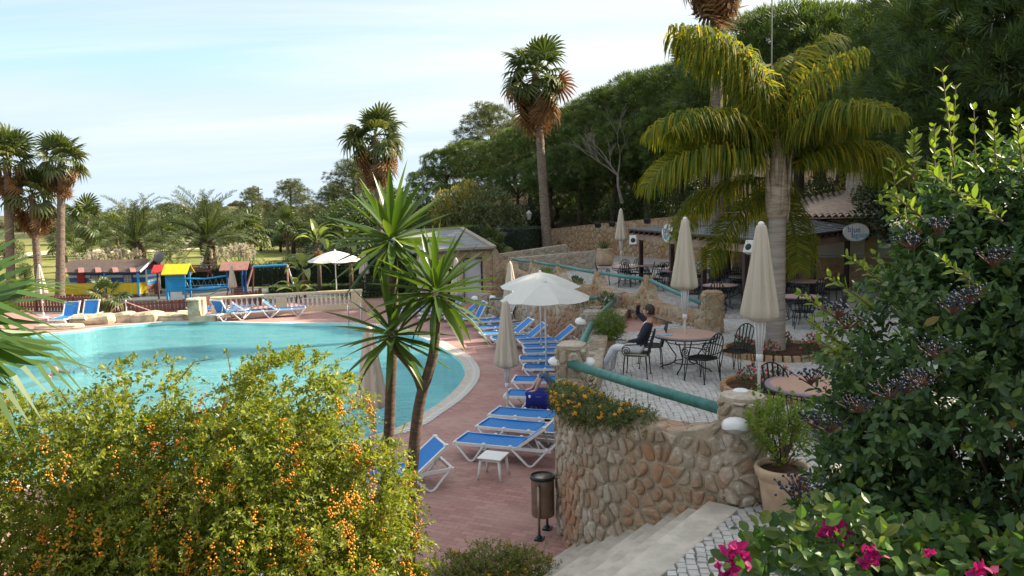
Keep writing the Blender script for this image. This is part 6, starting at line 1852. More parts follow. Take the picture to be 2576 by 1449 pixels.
def tree_sky(kind, v, px, py, d, label, cat, group, wide=1.0, hmin=3.0, base=None, **k):
    top = D(px, py, d); b = max(ground_h(top.x, d), Z_DECK, 1.2 if group == 'bushes along the back wall' else -9) if base is None else base
    h = max(hmin, top.z - b); return tree(kind, v, (top.x, d, top.z - h), h, label, cat, group, wide=wide, **k)
PG = 'stone pines on the hill'
def pines(rows, txt):
    for i, (px, py, d, w_) in enumerate(rows):
        tree_sky('stone', i, px, py, d, txt[i], 'pine', PG, wide=w_, hmin=5.0)
pines([(1072, 425, 84, 1.05), (1122, 372, 80, 1.0), (1185, 352, 78, 1.1), (1262, 345, 74, 1.1), (1330, 312, 70, 1.1), (1405, 275, 66, 1.15), (1480, 252, 62, 1.1), (1560, 218, 58, 1.1), (1640, 185, 55, 1.15), (1735, 150, 52, 1.2), (1835, 120, 48, 1.1)],
      ['stone pine at the left foot of the hill line, lowest on the skyline', 'dense stone pine second from the left end of the hill line', 'stone pine under the pale open pine', 'stone pine just right of the pale open pine', 'stone pine left of the tallest palm trunk',
       'stone pine directly right of the tallest palm trunk', 'stone pine above the bare grey branches', 'stone pine on the skyline right of the bare branches', 'stone pine on the skyline left of the feather palm', 'stone pine on the skyline behind the left feather fronds', 'stone pine behind the huge cut-off palm trunk'])
pines([(1150, 455, 72, 1.0), (1225, 425, 68, 1.05), (1300, 410, 64, 1.0), (1385, 385, 58, 1.05), (1455, 350, 55, 1.0), (1545, 325, 52, 1.05), (1625, 290, 50, 1.1), (1715, 255, 47, 1.0), (1790, 235, 46, 1.1), (1500, 415, 57, .9), (1650, 385, 51, 1.0), (1400, 450, 61, .9)],
      ['stone pine of the second row above the yellowish tree', 'stone pine of the second row above the grey-green tree', 'stone pine of the second row left of the tall palm trunk', 'stone pine crown crossed by the tallest palm trunk', 'stone pine of the second row right of the palm trunk', 'stone pine behind the bare grey branches', 'shaded stone pine left of the drooping feather fronds',
       'stone pine behind the lowest left feather frond', 'stone pine half hidden by the feather palm', 'low shaded pine below the bare branches', 'low shaded pine behind the feather fronds above the back wall', 'low shaded pine right behind the tall palm trunk'])
pines([(1985, 18, 42, 1.2), (2075, 12, 40, 1.15), (2165, 32, 38, 1.1), (2020, 120, 38, 1.0), (2120, 140, 36, 1.0)],
      ['round stone pine right of the hanging line, left of a pair on the skyline', 'round stone pine in the middle of the upper right skyline', 'stone pine at the dip of the upper right skyline', 'shaded pine behind the feather crown on its right', 'shaded pine above the stone roof pillar'])
for i, (x, y, h) in enumerate([(15.2, 25.0, 9.5), (17.6, 21.5, 10.5), (14.2, 21.0, 8.6), (19.5, 28.5, 11), (16.0, 17.0, 9.2), (18.5, 13.6, 9.8), (15.5, 12.0, 9.2), (16.5, 8.0, 9.4), (18.5, 4.0, 9.0), (16.5, -.5, 8.5), (21, 18, 10), (22, 9, 9.6)]):
    tree('stone', i, (x, y, max(.6, hill_h(x, y)) if i < 30 else 0), h, ['large near pine at the right, its lowest boughs over the roof pillar', 'tall near pine filling the upper right corner', 'near pine with sunlit boughs left of the corner pine', 'dark pine behind the upper right corner', 'near pine at the right picture edge'][i] if i < 5 else 'pine on the right-hand slope just outside the view', 'pine', 'near pines on the right-hand slope', wide=1.0)
for i, (px, py, d, lb) in enumerate(((2470, 130, 25, 'lower near pine filling the gap under the corner pine'), (2330, 150, 29, 'lower near pine behind the sunlit shrub shoots'), (2570, 190, 21, 'lower near pine at the right picture edge'), (2220, 170, 33, 'lower near pine above the roof pillar'))):
    tree_sky('stone', i, px, py, d, lb, 'pine', 'near pines on the right-hand slope', 1.15, 4.0)
tree_sky('aleppo', 0, 1232, 262, 92, 'pale open pine rising above the dense stone pines', 'pine', 'open crowned pines', 1.35)
tree_sky('aleppo', 1, 1290, 300, 95, 'smaller pale open pine just right of the tall pale one', 'pine', 'open crowned pines', 1.2)
tree_sky('aleppo', 0, 728, 452, 88, 'slender open pine with layered boughs left of the middle palm', 'pine', 'open crowned pines', 1.25)
tree_sky('aleppo', 1, 632, 470, 110, 'thin open pine beside the utility pole', 'pine', 'open crowned pines', 1.0)
tree_sky('aleppo', 1, 885, 398, 96, 'grey-green pine directly left of the middle palm trunk', 'pine', 'open crowned pines', 1.3)
tree_sky('aleppo', 0, 925, 430, 92, 'pine behind the middle palm trunk', 'pine', 'open crowned pines', 1.2)
tree_sky('aleppo', 1, 840, 460, 100, 'low pine at the left of the grey-green pine', 'pine', 'open crowned pines', 1.3)
GG = 'trees and bushes below the hill'
def rows(kind, data, cat, group, name=None, hmin=2.0):
    for i, (px, py, d, w_, lb) in enumerate(data): tree_sky(kind, i, px, py, d, lb, cat, group, wide=w_, hmin=hmin, name=name)
rows('yellow', [(1150, 440, 54, .75, 'tree with a yellow sunlit top in front of the dark pines')], 'tree', GG)
rows('olive', [(1212, 448, 53, .95, 'grey-green round tree beside the yellow-topped one'), (1125, 505, 55, .9, 'small grey-green tree left of the yellow-topped one'), (1265, 500, 54, .8, 'small grey-green tree right of the round one')], 'tree', GG)
rows('bush', [(1430, 520, 58, 1.1, 'bush at the left end of the back wall top'), (1492, 462, 55, 1.0, 'large bush on the back wall right of the tall palm trunk'), (1545, 490, 53, 1.0, 'bush on the back wall under the bare branches'), (1600, 452, 51, 1.0, 'green bush in the middle of the back wall top'), (1665, 480, 48.5, 1.0, 'bush on the back wall below the feather fronds'), (1735, 470, 46.5, 1.1, 'bush on the back wall behind the middle closed umbrella'),
              (1840, 480, 44, 1.2, 'bush on the back wall right of the huge palm trunk'), (2090, 440, 37, 1.1, 'bush left of the stone roof pillar'), (1920, 470, 42.5, 1.0, 'bush behind the feather palm trunk'), (2260, 420, 30, 1.2, 'bush right of the stone roof pillar')], 'bush', 'bushes along the back wall', hmin=1.6)
rows('yellow', [(2245, 205, 34, .8, 'sunlit yellow-green shrub behind the upper shoots of the dark shrub')], 'shrub', GG, 'yellow_green_shrub', 3.0)
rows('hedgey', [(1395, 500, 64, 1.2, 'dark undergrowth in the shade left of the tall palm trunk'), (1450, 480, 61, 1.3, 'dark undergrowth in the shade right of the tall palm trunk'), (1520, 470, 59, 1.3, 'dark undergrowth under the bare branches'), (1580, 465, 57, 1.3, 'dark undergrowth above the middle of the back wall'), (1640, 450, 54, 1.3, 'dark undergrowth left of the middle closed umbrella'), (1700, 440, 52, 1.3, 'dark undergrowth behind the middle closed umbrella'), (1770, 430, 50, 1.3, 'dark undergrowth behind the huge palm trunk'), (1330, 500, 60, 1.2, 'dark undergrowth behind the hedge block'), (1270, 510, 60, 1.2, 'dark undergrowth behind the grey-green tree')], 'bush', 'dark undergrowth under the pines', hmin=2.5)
# dark grove left of the pool building
rows('bush', [(905, 490, 62, 1.5, 'broad sunlit bush tree behind the middle palm'), (845, 520, 66, 1.4, 'rounded bush tree left of the middle palm'), (980, 470, 66, 1.4, 'bush tree right of the middle palm trunk'), (1030, 470, 70, 1.2, 'bush tree at the foot of the hill line'), (1010, 545, 54, 1.3, 'dark bush tree behind the tall yucca head'), (1060, 540, 56, 1.2, 'dark bush tree between yucca and hedge')], 'tree', 'bush trees behind the pool building', 'bush_tree')
rows('hedgey', [(690, 655, 52, 1.3, 'dark bush behind the swing frame'), (740, 640, 53, 1.4, 'dark bush left of the banana plants'), (820, 600, 52, 1.3, 'dark tall bush behind the banana plants'), (880, 590, 50, 1.3, 'dark tall bush behind the closed white umbrella'), (940, 600, 48, 1.3, 'dark tall bush behind the yucca trunk'), (640, 670, 53, 1.2, 'dark bush below the pampas grass'), (930, 690, 42, 1.2, 'low dark bush at the right end of the balustrade'), (1000, 680, 43, 1.1, 'low dark bush left of the pool building')], 'bush', 'dark bushes behind the playground')
rows('olive', [(575, 560, 100, 1.3, 'pale tree behind the right date palm'), (650, 540, 96, 1.3, 'pale tree in the far grove left of the slender pine'), (700, 545, 92, 1.3, 'pale tree in the far grove under the slender pine'), (770, 560, 90, 1.3, 'pale tree in the far grove right of the slender pine'), (800, 530, 96, 1.2, 'pale tree at the right end of the far grove'), (610, 520, 120, 1.3, 'pale tree at the left of the thin open pine'), (20, 600, 80, 1.2, 'pale bush tree behind the leftmost palm'), (270, 600, 100, 1.0, 'pale tree behind the lawn track'), (500, 590, 110, 1.0, 'pale tree between the date palms')], 'tree', 'pale trees of the far grove')
rows('bush', [(185, 672, 56, .9, 'low bush behind the fence at the left'), (235, 690, 52, .9, 'low bush at the left behind the playhouse'), (60, 660, 58, 1.0, 'low bush between the left palm trunks'), (590, 668, 55, .8, 'low bush right of the big date palm trunk'), (410, 668, 56, .6, 'thin bush beside the satellite dish'), (470, 672, 60, .8, 'low bush left of the big date palm trunk')], 'bush', 'low bushes around the playground', hmin=.8)
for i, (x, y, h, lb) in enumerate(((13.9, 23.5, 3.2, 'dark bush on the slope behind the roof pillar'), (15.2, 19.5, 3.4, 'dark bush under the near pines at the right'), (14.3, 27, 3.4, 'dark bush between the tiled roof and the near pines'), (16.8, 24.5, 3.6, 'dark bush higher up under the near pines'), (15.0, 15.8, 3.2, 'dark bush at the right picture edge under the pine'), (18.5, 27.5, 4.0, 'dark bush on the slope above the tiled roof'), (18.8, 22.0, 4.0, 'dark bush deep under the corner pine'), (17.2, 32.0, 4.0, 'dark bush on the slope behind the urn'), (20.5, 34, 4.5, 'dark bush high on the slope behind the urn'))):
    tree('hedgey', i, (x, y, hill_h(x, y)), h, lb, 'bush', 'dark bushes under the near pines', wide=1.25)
# far hill scrub: each bush in view, many of them
k_ = 0
random.seed(5)
for i in range(260):
    x = random.uniform(-330, 40); y = random.uniform(150, 430)
    if not (-.72 * y < x < -.05 * y): continue
    hz = ground_h(x, y)
    if hz < -1.2 and random.random() < .3: continue
    hh = random.uniform(2, 4.5)
    tree('scrub', i, (x, y, hz - .3), hh, 'scrub bush on the distant golf-course hill', 'bush', 'scrub bushes on the distant hills', wide=random.uniform(1.2, 1.9)); k_ += 1
for i in range(26):
    px = 150 + 23 * i + random.uniform(-9, 9); y = random.uniform(118, 170); x = (px - 1288) / FPX * y
    tree('olive' if i % 3 else 'bush', i, (x, y, ground_h(x, y) - .2), random.uniform(4.2, 6.6), '%s dull green tree beyond the lawn, %s' % (('nearer', 'rounded', 'farther')[i % 3], ['right of the tallest left palm trunk', 'behind the broad fan palm', 'behind the left end of the playhouse', 'behind the left date palm', 'between the two date palms', 'behind the big date palm', 'behind the right pampas grass', 'left of the slender pine', 'right of the slender pine'][min(8, i // 3)]), 'tree', 'band of trees beyond the lawn', wide=random.uniform(1.2, 1.6))
# dead tree with bare branches
db = D(1565, 470, 47.5); random.seed(91)
t = thing('bare_tree', 'leafless grey tree with bare forked branches in front of the pines', 'tree', db)
def limb(mb, p, d, L, r, n):
    q = p + d * L; mid = p + d * L * .5 + Vector((random.uniform(-.08, .08), random.uniform(-.08, .08), random.uniform(0, .1))) * L
    mb.tube([p, mid, q], [r, r * .8, r * .6], 5)
    if n:
        for _ in range(random.choice((2, 3))):
            limb(mb, q if random.random() < .6 else mid, (d + Vector((random.uniform(-.6, .6), random.uniform(-.5, .5), random.uniform(-.2, .55)))).normalized(), L * random.uniform(.6, .85), r * .6, n - 1)
mb = MB(); limb(mb, Vector((0, 0, -1)), Vector((-.15, 0, 1)).normalized(), 1.8, .11, 0); P('trunk', mb, M_['deadwood'], t)
for dv in ((-.85, -.1, .6), (-.55, .1, .85), (.1, 0, 1)):
    mb = MB(); limb(mb, Vector((-.25, 0, .7)), Vector(dv).normalized(), 1.35, .06, 4); P('branch', mb, M_['deadwood'], t)

# ------------------------------------------------------------------ clipped hedges
def hedge(label, a, b, z0, z1, w, lit=False, n=None, group='clipped hedges', size=.10):
    a, b = Vector((a[0], a[1], 0)), Vector((b[0], b[1], 0)); L = (b - a).length; u = (b - a) / L; q = Vector((-u.y, u.x, 0))
    t = thing('hedge', label, 'hedge', (a.x, a.y, z0), group=group)
    c = (a + b) / 2; P('core', MB().box((c.x, c.y, (z0 + z1) / 2), (L - .1, w - .1, z1 - z0 - .08), math.atan2(u.y, u.x)), M_['soil'] if False else pmat('hedge_core', (.012, .02, .010), .95), t, world=True)
    H = z1 - z0; A = [L * H, L * H, L * w, w * H, w * H]; n = n or int(sum(A) * 150); pr = np.array(A) / sum(A)
    f = rng.choice(5, n, p=pr); r1, r2 = rng.random(n), rng.random(n); s = np.zeros((n, 3)); nn = np.zeros((n, 3))
    ua, qa = np.array(u), np.array(q); a0 = np.array(a)
    for i in range(5):
        m = f == i
        if i < 2: sg = -1 if i == 0 else 1; s[m] = a0 + ua * (r1[m] * L)[:, None] + qa * (sg * w / 2) + np.array([0, 0, 1]) * (z0 + r2[m] * H)[:, None]; nn[m] = qa * sg
        elif i == 2: s[m] = a0 + ua * (r1[m] * L)[:, None] + qa * ((r2[m] - .5) * w)[:, None] + np.array([0, 0, z1]); nn[m] = (0, 0, 1)
        else: e = 0 if i == 3 else L; s[m] = a0 + ua * e + qa * ((r1[m] - .5) * w)[:, None] + np.array([0, 0, 1]) * (z0 + r2[m] * H)[:, None]; nn[m] = ua * (-1 if i == 3 else 1)
    s += rng.normal(size=s.shape) * .022
    d = norm(nn + rng.normal(size=nn.shape) * .7)
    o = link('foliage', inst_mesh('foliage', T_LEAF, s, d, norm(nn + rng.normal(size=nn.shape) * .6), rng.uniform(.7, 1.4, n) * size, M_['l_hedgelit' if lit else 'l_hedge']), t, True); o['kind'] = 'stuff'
    return t
h0, h1 = D(1246, 640, 47), D(1356, 640, 45)
hedge('tall dark clipped hedge block left of the tallest palm trunk', (h0.x, 47), (h1.x, 45.4), -.3, 1.95, 2.0)
h0, h1 = D(1185, 640, 47), D(1246, 640, 47)
hedge('dark clipped hedge block left of the small fan palm', (h0.x, 49), (h1.x, 48), -.5, 1.9, 1.6)
h0, h1 = D(1128, 600, 47), D(1186, 600, 47)
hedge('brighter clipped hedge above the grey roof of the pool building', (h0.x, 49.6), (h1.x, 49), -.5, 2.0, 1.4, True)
h0, h1 = G(120, 745, Z_DECK), G(560, 733, Z_DECK)
hedge('long dark clipped hedge behind the playhouse and play tower', (h0.x, 49.6), (-14, 49.8), Z_DECK, Z_DECK + 1.25, 1.0)
hedge('long dark clipped hedge behind the swing frame', (-14, 49.8), (-5, 50), Z_DECK, Z_DECK + 1.45, 1.0)
h0, h1 = G(545, 745, Z_DECK), G(735, 740, Z_DECK)
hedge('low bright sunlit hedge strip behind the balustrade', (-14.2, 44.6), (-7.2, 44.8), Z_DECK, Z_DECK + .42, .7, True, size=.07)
# pampas grass
def pampas(label, px, py, d, n, h, wide):
    b = D(px, py, d); base = np.array([b.x, d, max(Z_DECK, b.z - h)])
    t = thing('pampas_grass', label, 'grass clump', tuple(base), group='white plumed pampas grass')
    m = 340; p = np.zeros((m, 3)); p[:, :2] = rng.normal(size=(m, 2)) * .35 * wide
    dd = norm(np.c_[rng.normal(size=(m, 2)) * .75, np.ones(m)]); o = link('leaves', inst_mesh('leaves', T_BLADE, p, dd, rand_dirs(m), rng.uniform(.6, 1.0, m) * h * .85, M_['l_olive']), t); o['kind'] = 'stuff'
    vs = rng.normal(size=(n, 2)) * .55 * wide
    for i in range(n):
        k = 46; s = rng.random(k); z = h * rng.uniform(.8, 1.05); x, y = vs[i]
        pp = np.c_[np.full(k, x) + rng.normal(size=k) * .03, np.full(k, y) + rng.normal(size=k) * .03, z - .62 + .62 * s]
        dd = norm(np.c_[rng.normal(size=(k, 2)) * .5, np.ones(k) * 1.1])
        link('plume', inst_mesh('plume', T_DIA, pp, dd, rand_dirs(k), .20, M_['plume']), t)
pampas('white plumed pampas grass behind the left part of the playhouse roof', 262, 640, 57, 26, 2.1, 1.5)
pampas('white plumed pampas grass just left of the date palm trunk', 312, 640, 57, 24, 2.1, 1.0)
pampas('white plumed pampas grass right of the big date palm trunk', 598, 620, 53, 34, 2.4, 1.5)
# banana-like plants
def banana(label, px, py, d, h, n, seed, s=1.0):
    random.seed(seed); b = D(px, py, d); t = thing('banana_plant', label, 'plant', (b.x, d, Z_DECK), group='banana plants behind the balustrade')
    P('trunk', MB().tube([(0, 0, 0), (.04, 0, h * .5), (0, .03, h)], [.14, .12, .09], 8), M_['barkyucca'], t, smooth=True)
    for i in range(n):
        vs, ts = [], []; m = 6; L = random.uniform(1.0, 1.45) * s; w = random.uniform(.16, .23) * s; be = random.uniform(.5, 1.3)
        for j in range(m + 1):
            q = j / m; e = be * q * q; ww = w * math.sin(math.pi * min(1, .15 + .85 * q)) ** .6 if q > .18 else .02; y = .3 + L * q * math.cos(e * .7); z = -L * q * math.sin(e * .7)
            vs += [(-ww, y, z + ww * .4 + random.uniform(-.03, .03)), (0, y, z), (ww, y, z + ww * .4 + random.uniform(-.03, .03))]
        for j in range(m):
            for k in range(2): a = j * 3 + k; ts += [(a, a + 1, a + 4), (a, a + 4, a + 3)]
        vs += [(-.015, 0, 0), (.015, 0, 0)]; ts += [(len(vs) - 2, len(vs) - 1, 1)]
        me = bpy.data.meshes.new('leaf'); me.from_pydata(vs, [], ts); me.materials.append(M_['f_banana']); set_rnd(me)
        o = link('leaf', me, t); orient(o, (0, 0, h), i * 2.4, R(85 - 75 * i / n), random.uniform(-.3, .3))
    for i in range(4):
        o = link('dead_frond', FWd[i % 2], t); orient(o, (0, 0, h - .1), i * 1.7, R(-65), 0, .55)
banana('tall banana plant left of the open umbrella in front of the dark bushes', 802, 690, 44, 2.9, 12, 3)
banana('shorter banana plant at the left of the open umbrella pole', 764, 720, 42, 1.4, 11, 4)
banana('banana plant behind the right edge of the open umbrella', 882, 700, 43, 2.6, 11, 5)
banana('low yellowish banana plant directly behind the balustrade', 748, 745, 40, .5, 9, 6, .8)
# ------------------------------------------------------------------ foreground shrubs
def lumpy(seed, nw=14, amp=.16, smin=3., smax=8.):
    r_ = np.random.default_rng(seed); ks = rand_dirs(nw) * r_.uniform(smin, smax, nw)[:, None]; ph = r_.uniform(0, 6.28, nw)
    return lambda d: 1 + amp * np.sin(d @ ks.T + ph).sum(1) / math.sqrt(nw)
def shoots(base, d, L, k, leaf, pairs=True, curve=.35, jit=.25, spread=.85):
    """leaves set along gently arching twigs"""
    N = len(base); L = np.broadcast_to(L, (N,)); pos, dd, nn, sz = [], [], [], []
    side = norm(np.cross(d, rand_dirs(N))); grav = np.array([0, 0, -1.])
    for j in range(k):
        t = (j + .6) / k
        p = base + d * (L * t)[:, None] + grav * (curve * L * t * t)[:, None]
        tan = norm(d + grav * (2 * curve * t))
        ang = j * 2.4 if not pairs else (j % 2) * math.pi / 2
        s2 = np.cross(tan, side)
        sv = side * math.cos(ang) + s2 * math.sin(ang)
        for sg in ((1, -1) if pairs else (1,)):
            q = norm(tan * (.55 + .5 * t) + sv * sg * spread + rng.normal(size=(N, 3)) * jit)
            pos.append(p); dd.append(q); nn.append(norm(tan + np.array([0, 0, .6]) + rng.normal(size=(N, 3)) * .35)); sz.append(leaf * rng.uniform(.65, 1.2, N) * (1 - .3 * (t > .85)))
    return np.concatenate(pos), np.concatenate(dd), np.concatenate(nn), np.concatenate(sz)
def twig_mesh(mb, base, d, L, curve, r):
    for b, q, l in zip(base, d, L):
        b = Vector(b); q = Vector(q); g = Vector((0, 0, -1))
        mb.tube([b, b + q * l * .5 + g * curve * l * .25, b + q * l + g * curve * l], [r, r * .7, r * .35], 4, cap=False)
rng = np.random.default_rng(101); random.seed(101)
# --- golden dewdrop with orange berries
lob = [((-3.9, 6.2, .95), (.9, .8, 1.05)), ((-3.3, 6.2, .95), (.7, .7, 1.0)), ((-2.9, 6.2, .8), (.8, .8, 1.05)), ((-1.80, 6.1, .75), (.75, .7, .95)), ((-2.55, 6.35, .35), (1.25, 1.0, 1.45)), ((-1.95, 6.15, .45), (.95, .9, 1.60)), ((-3.4, 6.4, .20), (1.0, .9, 1.30)), ((-2.2, 5.8, .0), (1.3, .7, 1.25)), ((-1.62, 6.1, -.1), (.60, .7, 1.15)), ((-3.4, 5.9, -.1), (1.0, .8, 1.2)), ((-2.2, 6.5, .9), (.8, .7, 1.05)), ((-3.9, 6.0, .3), (.7, .7, 1.2)), ((-2.9, 5.6, .4), (.8, .5, .9)), ((-1.8, 5.7, .2), (.7, .5, 1.0))]
def clumps(lobs, n, r0, r1, lo=.8, hi=1.02):
    p, q = lobes_points(lobs, n * 3, lo, hi); p = p[outside(p, lobs, lo * .95)][:n]
    return [(tuple(c), (r, r, r * .85)) for c, r in zip(p, rng.uniform(r0, r1, len(p)))]
big = list(lob); lob = [(c, tuple(v * .86 for v in r)) for c, r in lob] + clumps(big, 80, .17, .42)
t = thing('berry_bush', 'large sunlit bush full of orange berries in the left foreground', 'bush', (-2.3, 6.1, -1.0))
mb = MB()
for i in range(46):
    a = random.uniform(0, 6.28); x, y = random.uniform(-1.3, .4), random.uniform(-.5, .5); r = random.uniform(.3, .75)
    p0 = Vector((-2.3 + x * .5, 6.1 + y * .5, -1.3)); p1 = p0 + Vector((x * .5, y * .5, 1.1)); p2 = p1 + Vector((math.cos(a) * r, math.sin(a) * r * .6, random.uniform(.5, 1.0)))
    mb.tube([p0, p1, p2], [.024, .016, .006], 5, cap=False)
P('branches', mb, M_['twig'], t, world=True)
n = 26000
p, nn = lobes_points(lob, n, .55, 1.0); k = outside(p, lob, .70) & (p[:, 2] > -1.3) & (p[:, 1] < 7.2); p, nn = p[k], nn[k]
lf = lumpy(5, 12, .5); k = (lf(p * .9) > .5); p, nn = p[k], nn[k]
d = norm(nn * .8 + rng.normal(size=nn.shape) * .45 + np.array([.0, 0, .25])); L = rng.uniform(.10, .26, len(p))
P1_, D1_, N1_, S1_ = shoots(p, d, L, 7, .050, True, .45)
q, qn = lobes_points(big, 9000, .15, .72); k = (q[:, 2] > -1.4) & (q[:, 1] < 7.0); q, qn = q[k], qn[k]
Pi, Di, Ni, Si = shoots(q, norm(qn + rng.normal(size=qn.shape) * .8), np.full(len(q), .2), 4, .055, True, .3)
P1_, D1_, N1_, S1_ = np.r_[P1_, Pi], np.r_[D1_, Di], np.r_[N1_, Ni], np.r_[S1_, Si]
# long arching shoots that break the outline
q, qn = lobes_points(lob, 1000, .92, 1.0, updown=.05); k = outside(q, lob, .92); q, qn = q[k], qn[k]
d2 = norm(qn * .55 + np.array([.12, 0, .75]) + rng.normal(size=qn.shape) * .35); L2 = rng.uniform(.2, .75, len(q)) ** 1.2
P2_, D2_, N2_, S2_ = shoots(q, d2, L2, 13, .040, True, .55)
mb = MB(); twig_mesh(mb, q, d2, L2, .55, .0045); P('shoots', mb, M_['twig'], t, world=True, kind='stuff')
split_leaves(t, 'leaf', T_LEAF, M_['l_duranta'], np.r_[P1_, P2_], np.r_[D1_, D2_], np.r_[N1_, N2_], np.r_[S1_, S2_], 300, True)
# hanging berry strings
ball = MB().ball((0, 0, 0), 1, 7, 5); bv = np.array(ball.v); bt = []
for f in ball.f: bt += [(f[0], f[1], f[2]), (f[0], f[2], f[3])]
T_BALL = (bv, np.array(bt))
c, cn = lobes_points(lob, 3600, .94, 1.10); k = outside(c, lob, .94) & (c[:, 2] < 2.0) & (cn[:, 1] < .1); c, cn = c[k], cn[k]
cl = lumpy(9, 10, .9, 1.5, 4); k = cl(c) > .8; c, cn = c[k], cn[k]
st = 0
bme = None
pos_all = []
for i in range(len(c)):
    m = rng.integers(14, 36); l = rng.uniform(.10, .30); s = rng.random(m)
    off = np.c_[rng.normal(size=m) * .018, rng.normal(size=m) * .018, -l * s]; out = cn[i] * (.05 + .05 * np.sin(s * 3))[:, None]
    pos_all.append(c[i] + off + out)
for i, pp in enumerate(pos_all[:290]):
    me = inst_mesh('berry_string', T_BALL, pp, rand_dirs(len(pp)), rand_dirs(len(pp)), rng.uniform(.0065, .0096, len(pp)), M_['berry'], smooth=True)
    link('berry_string', me, t, True)['kind'] = 'stuff'
# small lilac flowers at the tips
pp = q[rng.random(len(q)) < .05]; o = link('flowers', inst_mesh('flowers', T_DIA, np.repeat(pp, 5, 0) + rng.normal(size=(len(pp) * 5, 3)) * .02 + np.array([0, 0, .12]), rand_dirs(len(pp) * 5), rand_dirs(len(pp) * 5), .022, pmat('lilac_petal', (.42, .38, .62), .7, .1)), t, True); o['kind'] = 'stuff'

# --- viburnum, the big dark shrub on the right
rng = np.random.default_rng(103); random.seed(103)
lob = [((2.75, 3.75, 2.25), (1.05, .8, 1.25)), ((2.35, 3.65, 1.65), (.86, .7, 1.00)), ((2.15, 3.6, 2.35), (.62, .6, .68)), ((2.95, 3.9, 2.9), (.75, .7, .75)), ((2.45, 3.8, 2.95), (.45, .45, .62)), ((2.9, 3.3, 1.4), (.9, .6, 1.0)), ((2.05, 3.45, 1.25), (.55, .5, .75)), ((2.35, 3.2, .9), (.9, .5, .9))]
t = thing('viburnum_shrub', 'large dark glossy shrub with blue-black berries filling the right foreground', 'shrub', (2.7, 3.7, .3))
mb = MB()
for i in range(60):
    a = random.uniform(0, 6.28); r = random.uniform(.2, .9); p0 = Vector((2.6 + random.uniform(-.25, .25), 3.7 + random.uniform(-.2, .2), .4)); p1 = p0 + Vector((math.cos(a) * r * .5, math.sin(a) * r * .4, random.uniform(.6, 1.6))); p2 = p1 + Vector((math.cos(a) * r * .6, math.sin(a) * r * .5, random.uniform(.3, .9)))
    mb.tube([p0, p1, p2], [.016, .010, .004], 5, cap=False)
P('branches', mb, M_['twig'], t, world=True)
p, nn = lobes_points(lob, 19000, .36, 1.0); k = outside(p, lob, .5) & (p[:, 1] < 4.5); p, nn = p[k], nn[k]
lf = lumpy(15, 12, .5, 3, 7); k = lf(p) > .60; p, nn = p[k], nn[k]
d = norm(nn * .75 + rng.normal(size=nn.shape) * .5 + np.array([0, 0, .35])); L = rng.uniform(.09, .22, len(p))
PA, DA, NA, SA = shoots(p, d, L, 5, .058, True, .10, .22, .95)
split_leaves(t, 'leaf', T_OVAL, M_['l_vib'], PA, DA, NA, SA, 300, True)
# upright young shoots at the top and along the outline
tops = [(2370, 165, 3.75), (2405, 205, 3.8), (2450, 255, 3.7), (2350, 310, 3.7), (2300, 330, 3.7), (2500, 285, 3.6), (2555, 275, 3.6), (2250, 400, 3.65), (2225, 470, 3.6), (2215, 500, 3.6), (2130, 640, 3.5), (2010, 730, 3.5), (2085, 690, 3.5), (2060, 850, 3.45), (2030, 800, 3.5), (2330, 420, 3.4), (2430, 480, 3.3), (2360, 640, 3.2)]
bs = []; ds = []; Ls = []
for px, py, dd in tops:
    tip = D(px, py, dd); l = random.uniform(.22, .34) if py > 260 else random.uniform(.45, .62); q = Vector((random.uniform(-.18, .06), random.uniform(-.15, .1), 1)) if py < 420 else Vector((-.75, -.15, .55)); q.normalize(); bs.append(tuple(tip - q * l)); ds.append(tuple(q)); Ls.append(l)
bs, ds, Ls = np.array(bs), np.array(ds), np.array(Ls)
mb = MB(); twig_mesh(mb, bs, ds, Ls, .03, .006); P('young_stem', mb, M_['twig'], t, world=True)
PB, DB, NB, SB = shoots(bs, ds, Ls, 10, .060, True, .03, .2, .8)
split_leaves(t, 'young_leaf', T_OVAL, M_['l_vibyoung'], PB, DB, NB, SB, 300, True, meshname='young_foliage')
q, qn = lobes_points(lob, 170, .97, 1.04); k = outside(q, lob, .95); q, qn = q[k], qn[k]
PC, DC, NC, SC = shoots(q, norm(qn + np.array([0, 0, .6])), np.full(len(q), .10), 3, .054, True, .0, .2, .8)
split_leaves(t, 'young_leaf', T_OVAL, M_['l_vibyoung'], PC, DC, NC, SC, 0, True, meshname='young_foliage')
q, qn = lobes_points(lob, 70, .93, 1.0); k = outside(q, lob, .9); q, qn = q[k], qn[k]
split_leaves(t, 'old_leaf', T_OVAL, M_['l_vibold'], q, norm(qn + rand_dirs(len(q)) * .8 - np.array([0, 0, .5])), qn, np.full(len(q), .085), 60, True, meshname='old_foliage')
